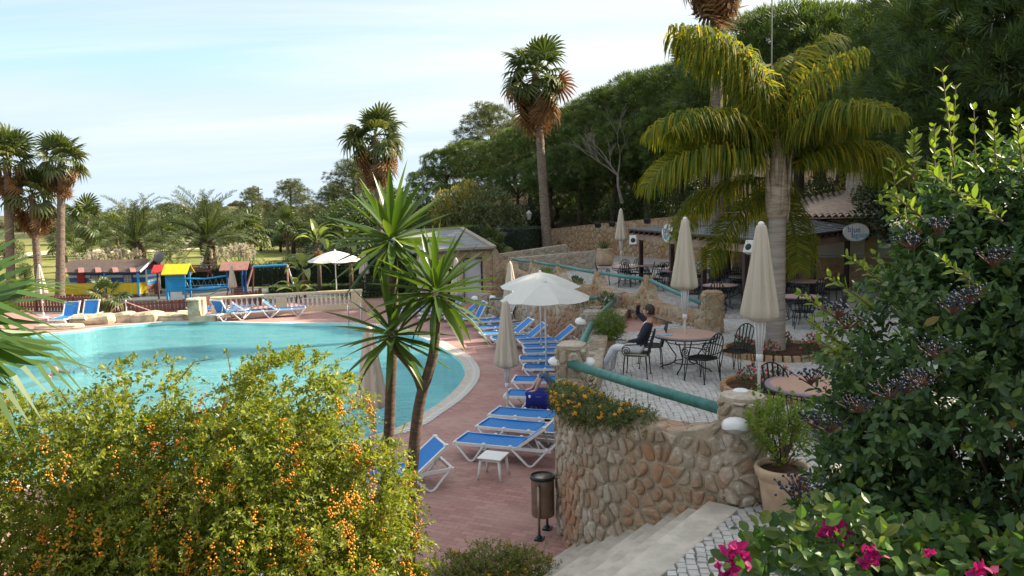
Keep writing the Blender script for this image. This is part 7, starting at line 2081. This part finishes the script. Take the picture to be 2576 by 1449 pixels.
# flat clusters of blue-black berries on red stalks
spots_b = [(2230, 820, 2.9), (2255, 790, 2.95), (2180, 740, 3.0), (2130, 800, 3.05), (2280, 960, 2.85), (2240, 975, 2.85), (2320, 940, 2.8), (2050, 1050, 2.95), (2090, 1060, 2.9), (2000, 1230, 2.8), (2015, 1210, 2.8), (2360, 560, 2.95), (2400, 760, 2.8), (2440, 730, 2.8), (2110, 770, 3.0), (2350, 870, 2.8), (2500, 640, 2.8), (2295, 600, 3.0), (2040, 940, 3.0), (2160, 1010, 2.9)]
for px, py, dd in spots_b[::-1][:17]:
    c = np.array(D(px, py, dd)); m = 34
    o_ = rng.normal(size=(m, 3)) * np.array([.034, .026, .014]); pp = c + o_
    me = inst_mesh('berry_cluster', T_BALL, pp, rand_dirs(m), rand_dirs(m), rng.uniform(.0042, .0066, m), M_['blueberry'], smooth=True); g = link('berry_cluster', me, t, True); g['kind'] = 'stuff'
    mb = MB()
    for i in range(0, m, 2): mb.tube([Vector(c) + Vector((0, 0, -.045)), Vector(pp[i])], [.0026, .0014], 4, cap=False)
    P('stalk', mb, M_['redstalk'], g, world=True)
for px, py, dd in ((2265, 560, 3.0), (2390, 1010, 2.75), (2100, 1175, 2.75)):
    c = np.array(D(px, py, dd)); m = 22; pp = c + rng.normal(size=(m, 3)) * np.array([.022, .018, .008])
    link('blossom', inst_mesh('blossom', T_DIA, pp, rand_dirs(m), rand_dirs(m), .016, M_['whitefl']), t, True)

# --- bougainvillea at the lower right
rng = np.random.default_rng(107); random.seed(107)
lob = [((.98, 2.66, 1.86), (.20, .22, .30)), ((1.22, 2.7, 1.90), (.26, .25, .32)), ((1.30, 2.85, 1.72), (.42, .4, .42)), ((1.75, 2.80, 1.60), (.50, .45, .48)), ((2.15, 2.75, 1.50), (.5, .45, .48)), ((1.05, 2.7, 1.50), (.30, .3, .38)), ((1.5, 2.6, 1.35), (.7, .35, .5))]
t = thing('bougainvillea', 'bougainvillea with magenta bracts in the lower right corner', 'shrub', (1.7, 2.8, 1.0))
mb = MB()
for i in range(26):
    a = random.uniform(0, 6.28); p0 = Vector((1.7 + random.uniform(-.2, .2), 2.8, .9)); p1 = p0 + Vector((random.uniform(-.4, .4), random.uniform(-.2, .2), .4)); mb.tube([p0, p1, p1 + Vector((math.cos(a) * .3, math.sin(a) * .2, .4))], [.012, .008, .003], 5, cap=False)
P('branches', mb, M_['twig'], t, world=True)
p, nn = lobes_points(lob, 2300, .55, 1.02); k = outside(p, lob, .7); p, nn = p[k], nn[k]
d = norm(nn * .8 + rng.normal(size=nn.shape) * .5 + np.array([0, 0, .4])); PA, DA, NA, SA = shoots(p, d, rng.uniform(.08, .2, len(p)), 4, .066, False, .1, .3, .9)
SAo = SA
T_HEART = (T_OVAL[0] * np.array([1.35, 1, 1.2]), T_OVAL[1])
split_leaves(t, 'leaf', T_HEART, M_['l_boug'], PA, DA, norm(NA + np.array([0, -.5, .6])), SAo, 300, True)
for px, py, dd, s in ((1838, 1400, 2.62, 1.25), (1858, 1392, 2.6, 1.1), (1828, 1445, 2.6, 1.2), (2088, 1335, 2.62, 1.15), (2112, 1345, 2.65, .8), (2195, 1400, 2.5, 1.0), (2180, 1412, 2.5, .8), (2470, 1440, 2.5, 1.0), (2335, 1392, 2.5, .5)):
    c = np.array(D(px, py, dd)); m = 15; pp = c + rng.normal(size=(m, 3)) * .013 * s
    link('bract', inst_mesh('bract', T_HEART, pp, norm(rand_dirs(m) + np.array([0, -.1, .35])), rand_dirs(m), .040 * s, M_['bract']), t, True)

# --- lantana on the planter wall
rng = np.random.default_rng(109); random.seed(109)
def flowering(name, label, cat, lobs, n, leaf, lmat, nfl, fsize, fmat, base, group=None, kk=5):
    t = thing(name, label, cat, base, group=group)
    p, nn = lobes_points(lobs, n, .3, 1.05); d = norm(nn * .7 + rng.normal(size=nn.shape) * .5 + np.array([0, 0, .6]))
    PA, DA, NA, SA = shoots(p, d, rng.uniform(.06, .18, len(p)), kk, leaf, True, .2)
    o = link('foliage', inst_mesh('foliage', T_LEAF, PA, DA, NA, SA, M_[lmat]), t, True); o['kind'] = 'stuff'
    q, qn = lobes_points(lobs, nfl, 1.0, 1.22, updown=0); k = outside(q, lobs, .97); q = q[k]
    for c in q:
        m = 10; pp = c + rng.normal(size=(m, 3)) * fsize * .42
        link('flower', inst_mesh('flower', T_BALL, pp, rand_dirs(m), rand_dirs(m), fsize * .42, M_[fmat]), t, True)
    mb = MB()
    for c in q[::2]: mb.tube([Vector(c) + Vector((0, 0, -.12)), Vector(c)], .003, 4, cap=False)
    if mb.f: P('stems', mb, M_['twig'], t, world=True, kind='stuff')
    return t
lobs = [((.76, 10.75, .58), (.20, .42, .20)), ((.88, 10.2, .62), (.25, .36, .22)), ((1.08, 9.85, .66), (.27, .32, .20)), ((1.32, 9.5, .68), (.26, .28, .15)), ((1.55, 9.25, .70), (.20, .22, .10)), ((.66, 11.1, .58), (.14, .22, .14))]
flowering('lantana', 'lantana with orange flower heads growing on top of the curved planter wall', 'flowering plant', lobs, 2600, .034, 'l_lantana', 110, .027, 'lantana_fl', (1.1, 10.2, .6))
lobs = [((-.35, 8.9, -1.15), (.55, .35, .42)), ((.05, 9.0, -1.2), (.45, .35, .36)), ((-.75, 8.8, -1.2), (.4, .35, .38)), ((-.2, 8.6, -1.25), (.6, .3, .30))]
flowering('lantana', 'low green lantana bush on the red paving in front of the litter bin', 'flowering plant', lobs, 4200, .038, 'l_shrub', 34, .022, 'lantana_fl', (-.3, 8.8, Z_DECK))
# round bush beside the man, planter greens
lobs = [((2.28, 17.9, .46), (.34, .32, .36))]
t = flowering('round_bush', 'round light green bush beside the rubble pillar left of the seated man', 'bush', lobs, 1500, .032, 'l_hedgelit', 2, .02, 'pinkfl', (2.2, 17.9, 0))
P('pot', MB().lathe([(.12, 0), (.15, .12), (.16, .15), (.13, .15)], 16, (2.28, 17.9, 0)), M_['terracotta'], t, world=True)
def green(label, c, r, n, leaf=.06, mat='l_hedgelit', group='small plants on the terrace walls', name='planter_plant', fl=0, fm='pinkfl'):
    t = thing(name, label, 'plant', (c[0], c[1], c[2] - r[2]), group=group)
    p, nn = lobes_points([(c, r)], n, .2, 1.05); d = norm(nn * .8 + rng.normal(size=nn.shape) * .4 + np.array([0, 0, .8]))
    o = link('foliage', inst_mesh('foliage', T_LEAF, p, d, norm(nn + rng.normal(size=nn.shape) * .5), rng.uniform(.6, 1.3, n) * leaf, M_[mat]), t, True); o['kind'] = 'stuff'
    if fl:
        q, qn = lobes_points([(c, r)], fl, .95, 1.12, updown=.1); m = len(q)
        o = link('flowers', inst_mesh('flowers', T_BALL, q, rand_dirs(m), rand_dirs(m), .028, M_[fm]), t, True); o['kind'] = 'stuff'
    return t
green('green shoots growing behind the bend pillar between the two pipes', (1.22, 12.6, .36), (.14, .4, .14), 160, .07, 'l_bush')
green('plant with grey strap leaves behind the ramp corner pillar', (3.0, 24.2, .25), (.25, .4, .25), 200, .12, 'l_olive')
green('low plants on the ramp wall left of its corner pillar', (2.35, 26.3, -.1), (.5, .5, .16), 260, .08, 'l_bush')
green('green trailing plant hanging over the retaining wall beneath the open umbrella', (2.2, 22.0, -.1), (.22, .3, .35), 240, .06, 'l_yellow')
green('long green grass strip in the far scoops of the railing wall', (1.5, 33.0, .42), (.25, 1.3, .10), 300, .10, 'l_hedgelit')
green('green strip in the scoop of the railing wall in front of the tables', (2.5, 29.0, .44), (.2, 1.2, .08), 260, .10, 'l_bush')

# --- flower beds with stone edging
def flower_bed(label, c, rx, ry, nfl):
    root = thing('flower_bed', label, 'flower bed', (c[0], c[1], 0), group='round flower beds on the terrace')
    n = 40; mb = MB(); el = [(rx * math.cos(2 * math.pi * i / n), ry * math.sin(2 * math.pi * i / n)) for i in range(n)]
    mb.add([(x * .97, y * .97, .06) for x, y in el] + [(0, 0, .10)], [(i, (i + 1) % n, n) for i in range(n)]); P('soil', mb, M_['soil'], root)
    m = int(2 * math.pi * (rx + ry) / 2 / .17)
    for i in range(m):
        a = 2 * math.pi * (i + .5) / m; o = P('edging_stone', MB().box((0, 0, .045), (.155, .10, .16 + random.uniform(0, .02)), taper=.9), M_['stone_ochre'], root); bevel(o, .012)
        o.location = (rx * math.cos(a), ry * math.sin(a), 0); o.rotation_euler = (0, 0, math.atan2(ry * math.cos(a), -rx * math.sin(a)))
    return root
B1_ = (qb.x + .05, qb.y, 0); flower_bed('round flower bed with stone edging round the foot of the feather palm', B1_, 1.15, 1.0, 0)
for i, (dx, dy, r) in enumerate(((-.75, -.35, .2), (-.35, -.6, .18), (.55, -.5, .2), (.8, .1, .2), (-.7, .3, .18), (.35, .5, .18))):
    green('small flowering plant %s in the bed round the feather palm' % ('at the left edge', 'at the front left', 'at the front right', 'at the right edge', 'at the back left', 'at the back right')[i], (B1_[0] + dx, B1_[1] + dy, .2), (r, r, .18), 170, .06, 'l_bush', 'bedding plants in the flower beds', 'bedding_plant', 9)
b2 = G(1935, 985, 0); flower_bed('round flower bed with stone edging in front of the half hidden table', b2, .78, .85, 0)
for i, (dx, dy, r) in enumerate(((-.35, .1, .2), (-.1, .45, .2), (.3, .3, .18), (-.2, -.35, .17))):
    green('small flowering plant %s in the nearer flower bed' % ('at the left edge', 'at the back', 'at the right', 'at the front')[i], (b2.x + dx, b2.y + dy, .2), (r, r, .2), 200, .05, 'l_bush', 'bedding plants in the flower beds', 'bedding_plant', 8)
# --- terracotta pot
pp_ = G(1966, 1296, 0)
t = thing('flower_pot', 'large pale terracotta pot with a light green shrub beside the stair pillar', 'pot', (pp_.x, pp_.y, 0))
P('pot', MB().lathe([(.17, 0), (.185, .02), (.235, .36), (.25, .40), (.245, .43), (.275, .45), (.29, .52), (.275, .56), (.245, .55), (.235, .50)], 32, caps=False).lathe([(.172, .012), (.01, .01)], 32, caps=False), M_['terracotta'], t, smooth=True)
P('soil', MB().lathe([(.245, .49), (.01, .50)], 24, caps=False), M_['soil'], t)
p, nn = lobes_points([((pp_.x, pp_.y, .95), (.34, .34, .40)), ((pp_.x - .15, pp_.y - .05, 1.05), (.25, .25, .35))], 130, .3, 1.0)
d = norm(np.array([0, 0, 1.]) + nn * .7); PA, DA, NA, SA = shoots(p - d * .1, d, np.full(len(p), .22), 6, .062, True, .0, .25, .8)
p3 = p - d * .1
split_leaves(t, 'leaf', T_OVAL, M_['l_vibyoung'], PA, DA, NA, SA, 120, True)
mb = MB()
for a in p3[::4]: mb.tube([Vector((pp_.x, pp_.y, .48)), (Vector((pp_.x, pp_.y, .5)) + Vector(a)) / 2 + Vector((0, 0, .02)), Vector(a)], [.010, .007, .004], 5, cap=False)
P('stems', mb, M_['twig'], t, world=True, kind='stuff')
up_ = G(1522, 668, 0)
t = thing('flower_pot', 'pale planter with a small green plant behind the railing wall', 'pot', (up_.x, up_.y, 0)); P('pot', MB().lathe([(.32, 0), (.46, .1), (.5, .5), (.42, .85), (.46, .9), (.38, .9)], 16), M_['terracotta'], t, smooth=True)
p = rng.normal(size=(60, 3)) * .08 + np.array([0, 0, .9]); link('leaves', inst_mesh('leaves', T_BLADE, p, norm(rand_dirs(60) + np.array([0, 0, .9])), rand_dirs(60), .6, M_['l_bush']), t)['kind'] = 'stuff'
# --- fallen twigs, leaf litter on the terrace
p = np.c_[rng.uniform(1.2, 6, 70), rng.uniform(7.2, 15, 70), np.full(70, .012)]; k = p[:, 0] < p[:, 1] * .6; p = p[k]
o = link('fallen_leaves', inst_mesh('fallen_leaves', T_LEAF, p, norm(rng.normal(size=p.shape) * np.array([1, 1, .05])), np.tile([0, 0, 1.], (len(p), 1)), .06, M_['l_vibold'])); o['kind'] = 'stuff'
# --- poles and lamps far off
pl_ = D(651, 500, 130)
t = thing('utility_pole', 'thin utility pole on the far hill beside an open pine', 'pole', (pl_.x, 130, ground_h(pl_.x, 130)))
P('mast', MB().tube([(0, 0, 0), (0, 0, D(651, 470, 130).z - ground_h(pl_.x, 130))], .12, 6), M_['darkwood'], t); P('crossarm', MB().box((0, 0, D(651, 476, 130).z - ground_h(pl_.x, 130)), (1.5, .12, .12)), M_['darkwood'], t)
sl = D(1331, 545, 52)
t = thing('street_lamp', 'small lantern street lamp in front of the dark pines left of the tall palm', 'lamp post', (sl.x, 52, -.2))
P('post', MB().tube([(0, 0, 0), (0, 0, sl.z + .0)], .05, 8), M_['iron'], t); P('lantern', MB().lathe([(.10, sl.z), (.2, sl.z + .38), (.22, sl.z + .42), (.04, sl.z + .62)], 8), M_['glass_grey'], t)
for i, (px, py) in enumerate(((1506, 560), (1542, 557), (1630, 549), (1870, 540))):
    p = D(px, py + 6, [47.6, 46, 43.5, 40.2][i]); t = thing('floodlight', ['first', 'second', 'third', 'fourth'][i] + ' small dark floodlight from the left along the top of the back wall', 'lamp', p, R(-30), 'dark floodlights along the back wall')
    P('housing', MB().box((0, -.12, 0), (.32, .22, .26), rot=Matrix.Rotation(R(25), 3, 'X')), M_['iron'], t); P('bracket', MB().beam((0, 0, -.2), (0, 0, .1), .06), M_['iron'], t)
# hanging line at the top of the feather palm
a, b = D(1941, 178, 16.5), D(1939, -40, 16.5); o = P('hanging_cable', MB().tube([a, b + Vector((0, 0, 3))], .014, 6), M_['flatroof']); tag(o, 'thin hanging cable above the feather palm crown', 'cable')
# ------------------------------------------------------------------ people
def figure(name, joints, bones, mats, mat_of, parent, sub=2):
    """skin-modifier body: joints {name:(pos,radius)}, bones [(a,b)], one continuous mesh"""
    me = bpy.data.meshes.new(name); names = list(joints); ix = {k: i for i, k in enumerate(names)}
    me.from_pydata([tuple(joints[k][0]) for k in names], [(ix[a], ix[b]) for a, b in bones], [])
    o = bpy.data.objects.new(name, me); col.objects.link(o)
    s = o.modifiers.new('skin', 'SKIN'); s.use_smooth_shade = True
    for i, k in enumerate(names):
        r = joints[k][1]; r = (r, r) if isinstance(r, (int, float)) else r
        me.skin_vertices[0].data[i].radius = r; me.skin_vertices[0].data[i].use_root = (i == 0)
    u = o.modifiers.new('sub', 'SUBSURF'); u.levels = sub; u.render_levels = sub
    dg = bpy.context.evaluated_depsgraph_get(); out = bpy.data.meshes.new_from_object(o.evaluated_get(dg)); bpy.data.objects.remove(o)
    out.materials.clear()
    for m in mats: out.materials.append(m)
    seg = [(Vector(joints[a][0]), Vector(joints[b][0]), mat_of.get((a, b), 0)) for a, b in bones]
    for p in out.polygons:
        c = p.center; best = (9e9, 0)
        for a, b, m in seg:
            ab = b - a; t = max(0, min(1, (c - a).dot(ab) / max(1e-9, ab.length_squared))); dd = (c - a - ab * t).length
            if dd < best[0]: best = (dd, m)
        p.material_index = best[1]; p.use_smooth = True
    ob = link(name, out, parent); return ob
def hand(base, d, n, s=1.0, curl=.5):
    """joints for a hand: palm + five bent fingers, d = finger direction, n = palm normal"""
    d = Vector(d).normalized(); n = Vector(n); n = (n - d * n.dot(d)).normalized(); w = d.cross(n); base = Vector(base); J, B = {}, []
    J['palm'] = (base + d * .055 * s, (.036 * s, .016 * s)); J['knuck'] = (base + d * .09 * s, (.036 * s, .013 * s)); B.append(('palm', 'knuck'))
    for i, (off, L) in enumerate(((-.028, .062), (-.0095, .074), (.0095, .070), (.028, .055))):
        a = base + d * .088 * s + w * off * s; k1 = a + (d + n * curl * .4) * L * .45 * s; k2 = k1 + (d + n * curl) .normalized() * L * .5 * s
        J['f%da' % i] = (a, .0095 * s); J['f%db' % i] = (k1, .0088 * s); J['f%dc' % i] = (k2, .0075 * s)
        B += [('knuck', 'f%da' % i), ('f%da' % i, 'f%db' % i), ('f%db' % i, 'f%dc' % i)]
    a = base + d * .03 * s - w * .034 * s; J['ta'] = (a, .012 * s); J['tb'] = (a + (d * .6 - w * .6 + n * .3).normalized() * .04 * s, .0105 * s); J['tc'] = (a + (d * .9 - w * .45 + n * .5).normalized() * .068 * s, .009 * s)
    B += [('palm', 'ta'), ('ta', 'tb'), ('tb', 'tc')]
    return J, B
def head_parts(parent, c, fwd, up, skin, hair, s=1.0, hairlow=-.02, glasses=False):
    f = Vector(fwd).normalized(); u = Vector(up); u = (u - f * u.dot(f)).normalized(); r = f.cross(u)
    M = Matrix((r, f, u)).transposed(); c = Vector(c)
    w = lambda x, y, z: c + M @ Vector((x * s, y * s, z * s))
    m = MB(); nu, nv = 18, 12; vs = []
    for i in range(nv + 1):
        z = -math.cos(math.pi * i / nv); q = math.sin(math.pi * i / nv)
        for j in range(nu):
            a = 2 * math.pi * j / nu; x, y = q * math.cos(a) * .076, q * math.sin(a) * .098
            zz = z * .118
            if zz < -.02: x *= 1 - 1.9 * (-.02 - zz) ; y = y * (1 - .9 * (-.02 - zz)) + .012
            vs.append(w(x, y, zz))
    m.add(vs, [(i * nu + j, i * nu + (j + 1) % nu, (i + 1) * nu + (j + 1) % nu, (i + 1) * nu + j) for i in range(nv) for j in range(nu)])
    h = P('head', m, skin, parent, smooth=True)
    P('nose', MB().tube([w(0, .094, .025), w(0, .118, -.016), w(0, .100, -.026)], [.010 * s, .016 * s, .008 * s], 7), skin, h, smooth=True)
    lip = pmat('lip', (.30, .12, .09), .5, .1)
    P('mouth', MB().tube([w(-.024, .094, -.056), w(0, .103, -.054), w(.024, .094, -.056)], [.003 * s, .007 * s, .003 * s], 6), lip, h, smooth=True)
    for sg in (-1, 1):
        P('ear', MB().ball(w(sg * .077, -.005, -.005), .026 * s, 8, 6, sq=(.35, .7, 1.1), rot=M), skin, h, smooth=True)
        P('eye', MB().ball(w(sg * .030, .083, .022), .013 * s, 8, 6), M_['hair'] if glasses else M_['whitepaint'], h, smooth=True)
    m = MB(); vs = []; nv2 = 9
    for i in range(nv2 + 1):
        th = R(112) * i / nv2
        for j in range(nu):
            a = 2 * math.pi * j / nu; front = max(0, math.sin(a)); t2 = th * (1 - .52 * front); z = math.cos(t2); q = math.sin(t2)
            jit = 1 + .03 * math.sin(j * 5 + i * 3)
            vs.append(w(q * math.cos(a) * .084 * jit, q * math.sin(a) * .107 * jit - .004, z * .128 * jit))
    m.add(vs, [(i * nu + j, i * nu + (j + 1) % nu, (i + 1) * nu + (j + 1) % nu, (i + 1) * nu + j) for i in range(nv2) for j in range(nu)])
    P('hair', m, hair, h, smooth=True)
    if glasses:
        P('sunglasses', MB().ball(w(-.031, .092, .022), .024 * s, 10, 6, sq=(1, .35, .8), rot=M).ball(w(.031, .092, .022), .024 * s, 10, 6, sq=(1, .35, .8), rot=M).tube([w(-.08, -.01, .024), w(-.055, .08, .026), w(.055, .08, .026), w(.08, -.01, .024)], .003 * s, 5), M_['black'], h)
    return h
# --- the seated man: local frame, facing local -Y like the chair, leaning back, right arm raised to shade the eyes
t = thing('person', 'person in a dark jacket and white trousers leaning back in an iron armchair, hand raised', 'person', MAN, MAN_R)
J = {'pelvis': ((0, .06, .56), (.155, .125)), 'waist': ((0, .12, .72), (.150, .115)), 'chest': ((0, .20, .92), (.175, .125)), 'neckb': ((0, .25, 1.06), (.09, .08)), 'neck': ((0, .255, 1.13), (.055, .058)), 'skull': ((0, .26, 1.19), (.05, .055)),
     'shR': ((-.17, .225, 1.02), .072), 'elR': ((-.27, -.03, 1.19), .050), 'wrR': ((-.13, .02, 1.40), .036),
     'shL': ((.17, .225, 1.02), .072), 'elL': ((.25, .10, .76), .052), 'wrL': ((.13, -.13, .70), .034),
     'hipR': ((-.10, .03, .53), .10), 'knR': ((-.12, -.42, .56), .072), 'caR': ((-.12, -.47, .36), .060), 'anR': ((-.12, -.50, .10), .047), 'toR': ((-.13, -.66, .035), (.042, .028)),
     'hipL': ((.10, .03, .53), .10), 'knL': ((.11, -.43, .58), .072), 'caL': ((.08, -.53, .40), .060), 'anL': ((.05, -.66, .16), .047), 'toL': ((.04, -.83, .12), (.042, .028))}
B = [('pelvis', 'waist'), ('waist', 'chest'), ('chest', 'neckb'), ('neckb', 'neck'), ('neck', 'skull'), ('chest', 'shR'), ('shR', 'elR'), ('elR', 'wrR'), ('chest', 'shL'), ('shL', 'elL'), ('elL', 'wrL'),
     ('pelvis', 'hipR'), ('hipR', 'knR'), ('knR', 'caR'), ('caR', 'anR'), ('anR', 'toR'), ('pelvis', 'hipL'), ('hipL', 'knL'), ('knL', 'caL'), ('caL', 'anL'), ('anL', 'toL')]
for sfx, base, dr, nr in (('R', 'wrR', (.75, -.25, .35), (.2, -.6, -.6)), ('L', 'wrL', (-.75, -.55, -.05), (0, .2, -1))):
    hj, hb_ = hand(J[base][0], dr, nr, 1.05, .35 if sfx == 'R' else .9)
    for k, v in hj.items(): J[k + sfx] = v
    B.append((base, 'palm' + sfx)); B += [(a + sfx, b + sfx) for a, b in hb_]
mo = {}
for b_ in B:
    k = b_[1]
    if k in ('waist', 'chest', 'neckb', 'shR', 'elR', 'wrR', 'shL', 'elL', 'wrL'): mo[b_] = 1
    elif k in ('hipR', 'knR', 'caR', 'hipL', 'knL', 'caL'): mo[b_] = 2
    elif k in ('anR', 'anL', 'toR', 'toL'): mo[b_] = 3
    else: mo[b_] = 0
figure('body', J, B, [M_['skin'], M_['jacket'], M_['trouser'], pmat('white_shoe', (.50, .50, .56), .7, .1)], mo, t)
head_parts(t, (0, .235, 1.285), (-.22, -.93, .22), (0, .25, 1), M_['skin'], M_['hair'], 1.08, glasses=True)
P('collar', MB().tube([(-.07, .20, 1.085), (-.04, .15, 1.05), (0, .135, 1.02), (.04, .15, 1.05), (.07, .20, 1.085)], [.018] * 5, 7), M_['whitepaint'], t, smooth=True)
P('pendant', MB().tube([(-.045, .155, 1.03), (0, .085, .93), (.045, .155, 1.03)], .004, 5).ball((0, .075, .925), .022, 8, 5, sq=(1, .5, 1)), M_['steel'], t)
o = P('magazine', MB().add([(-.16, -.42, .665), (.02, -.36, .72), (.03, -.18, .715), (-.14, -.24, .665), (-.16, -.42, .655), (.02, -.36, .71), (.03, -.18, .705), (-.14, -.24, .655)], [(0, 1, 2, 3), (7, 6, 5, 4), (0, 4, 5, 1), (1, 5, 6, 2), (2, 6, 7, 3), (3, 7, 4, 0)]), pmat('dark_cover', (.06, .055, .05), .35, .6, 9))
o.location = MAN; o.rotation_euler = (0, 0, MAN_R); tag(o, 'dark open magazine on the lap of the seated person', 'magazine')
mb = MB(); mb.box((0, .02, .455), (.46, .46, .03))
o = P('seat_cushion', mb, M_['tartan']); bevel(o, .02); o.location = MAN; o.rotation_euler = (0, 0, MAN_R); tag(o, 'dark cushion with pale stripes under the seated person', 'cushion')
for i in range(3):
    st = P('stripe', MB().tube([(.235, -.20, .462 - .012 * i + .012), (.238, .22, .462 - .012 * i + .012)], .004, 4), pmat('pale_stripe', (.45, .46, .30), .8), o)
# --- woman lying on a lounger, knees drawn up, on a navy towel
lw = [o for o in bpy.data.objects if o.get('label', '').startswith('blue lounger with the navy towel')][0]
Lz = .385
t = thing('person', 'person in rolled denim lying on the towel-covered lounger with knees drawn up', 'person', lw.location.copy(), lw.rotation_euler.z)
J = {'pelvis': ((1.28, .02, Lz + .11), (.16, .105)), 'waist': ((1.45, .02, Lz + .12), (.14, .10)), 'chest': ((1.66, .02, Lz + .15), (.16, .11)), 'neck': ((1.83, .02, Lz + .19), (.055, .05)), 'skull': ((1.90, .02, Lz + .20), .05),
     'shR': ((1.72, .20, Lz + .15), .06), 'elR': ((1.50, .27, Lz + .09), .042), 'wrR': ((1.32, .19, Lz + .13), .030), 'shL': ((1.72, -.16, Lz + .15), .06), 'elL': ((1.50, -.25, Lz + .09), .042), 'wrL': ((1.33, -.12, Lz + .20), .030),
     'hipR': ((1.22, .11, Lz + .11), .092), 'knR': ((.86, .10, Lz + .44), .062), 'cufR': ((.80, .10, Lz + .36), .058), 'caR': ((.72, .10, Lz + .24), .052), 'anR': ((.60, .10, Lz + .065), .036), 'toR': ((.43, .10, Lz + .025), (.04, .02)),
     'hipL': ((1.22, -.08, Lz + .11), .092), 'knL': ((.92, -.10, Lz + .47), .062), 'cufL': ((.86, -.10, Lz + .38), .058), 'caL': ((.80, -.10, Lz + .26), .052), 'anL': ((.72, -.10, Lz + .065), .036), 'toL': ((.55, -.11, Lz + .025), (.04, .02))}
B = [('pelvis', 'waist'), ('waist', 'chest'), ('chest', 'neck'), ('neck', 'skull'), ('chest', 'shR'), ('shR', 'elR'), ('elR', 'wrR'), ('chest', 'shL'), ('shL', 'elL'), ('elL', 'wrL'), ('pelvis', 'hipR'), ('hipR', 'knR'), ('knR', 'cufR'), ('cufR', 'caR'), ('caR', 'anR'), ('anR', 'toR'), ('pelvis', 'hipL'), ('hipL', 'knL'), ('knL', 'cufL'), ('cufL', 'caL'), ('caL', 'anL'), ('anL', 'toL')]
for sfx, base in (('R', 'wrR'), ('L', 'wrL')):
    hj, hb_ = hand(J[base][0], (-.9, -.2, .1), (0, 0, -1), .95, .4)
    for k, v in hj.items(): J[k + sfx] = v
    B.append((base, 'palm' + sfx)); B += [(a + sfx, b + sfx) for a, b in hb_]
mo = {b_: (1 if b_[1] in ('waist', 'chest', 'shR', 'elR', 'shL', 'elL') else 2 if b_[1] in ('hipR', 'knR', 'cufR', 'hipL', 'knL', 'cufL') else 0) for b_ in B}
figure('body', J, B, [M_['skinpale'], M_['whitepaint'], M_['denim']], mo, t)
head_parts(t, (1.99, .02, Lz + .24), (-.5, 0, .85), (.85, 0, .5), M_['skinpale'], M_['hair'], 1.0)
mb = MB(); prof = [(-.36, -.30), (-.345, -.02), (-.30, .05), (0, .042), (.30, .05), (.345, -.02), (.35, -.12)]; n = 9
for i in range(n): 
    x = .52 + 1.35 * i / (n - 1)
    mb.v += [(x + (.02 * math.sin(j * 2) if i == 0 else 0), y, Lz + z + (.008 * math.sin(i * 2.1 + j)) + (.05 * math.sin(i * 1.2) if j == 0 else 0)) for j, (y, z) in enumerate(prof)]
m_ = len(prof); mb.f = [(i * m_ + j, (i + 1) * m_ + j, (i + 1) * m_ + j + 1, i * m_ + j + 1) for i in range(n - 1) for j in range(m_ - 1)]; mb.m = [0] * len(mb.f)
o = P('towel', mb, M_['towel'], smooth=True); o.location = lw.location; o.rotation_euler = lw.rotation_euler; s_ = o.modifiers.new('s', 'SOLIDIFY'); s_.thickness = .012; tag(o, 'navy towel spread over a blue lounger and hanging down its side', 'towel')
# sandals
for i, (px, py) in enumerate(((1322, 1027), (1344, 1028))):
    p = G(px, py, Z_DECK); t = thing('sandal', ['left of the two sandals on the paving under the towel lounger', 'right of the two sandals on the paving under the towel lounger'][i], 'sandal', p, R(-30 + 25 * i), 'pair of sandals')
    P('sole', MB().ball((0, 0, .015), .125, 14, 6, sq=(1, .38, .12)), M_['barkdark'], t, smooth=True); P('strap', MB().tube([(.05, -.045, .01), (.05, 0, .055), (.05, .045, .01)], .014, 6).tube([(-.06, -.04, .01), (-.07, 0, .06), (-.06, .04, .01)], .012, 6), M_['whitepaint'], t)
# --- swimmer
sp = G(118, 945, Z_W)
t = thing('person', 'bald swimmer in the pool seen behind the drooping fan leaf', 'person', (sp.x, sp.y, Z_W), R(20))
J = {'chest': ((0, 0, -.10), (.16, .10)), 'waist': ((-.25, .05, -.20), (.14, .09)), 'hips': ((-.5, .1, -.26), (.13, .09)), 'kn': ((-.9, .12, -.33), .08), 'an': ((-1.3, .1, -.34), .05), 'neck': ((.14, -.02, .0), .06), 'skull': ((.2, -.02, .06), .06),
     'shL': ((.05, .18, -.02), .065), 'elL': ((.30, .28, .06), .045), 'wrL': ((.55, .24, -.02), .032), 'shR': ((.05, -.18, -.02), .065), 'elR': ((.22, -.34, -.05), .045), 'wrR': ((.45, -.35, -.1), .032)}
B = [('chest', 'waist'), ('waist', 'hips'), ('hips', 'kn'), ('kn', 'an'), ('chest', 'neck'), ('neck', 'skull'), ('chest', 'shL'), ('shL', 'elL'), ('elL', 'wrL'), ('chest', 'shR'), ('shR', 'elR'), ('elR', 'wrR')]
for sfx, base in (('R', 'wrR'), ('L', 'wrL')):
    hj, hb_ = hand(J[base][0], (1, .1, -.1), (0, 0, -1), 1.0, .2)
    for k, v in hj.items(): J[k + sfx] = v
    B.append((base, 'palm' + sfx)); B += [(a + sfx, b + sfx) for a, b in hb_]
figure('body', J, B, [M_['skinpale']], {}, t)
head_parts(t, (.24, -.02, .15), (.95, -.1, .1), (0, 0, 1), M_['skinpale'], pmat('shaved_scalp', (.50, .31, .24), .5, .1), 1.05)
m = MB()
for i in range(26): m.ball((.75 + random.uniform(-.25, .35), .25 + random.uniform(-.12, .12), random.uniform(0, .14)), random.uniform(.012, .04), 6, 4)
o = P('splash', m, M_['whitepaint']); o['kind'] = 'stuff'; o.location = (sp.x, sp.y, Z_W); o.rotation_euler = (0, 0, R(20))
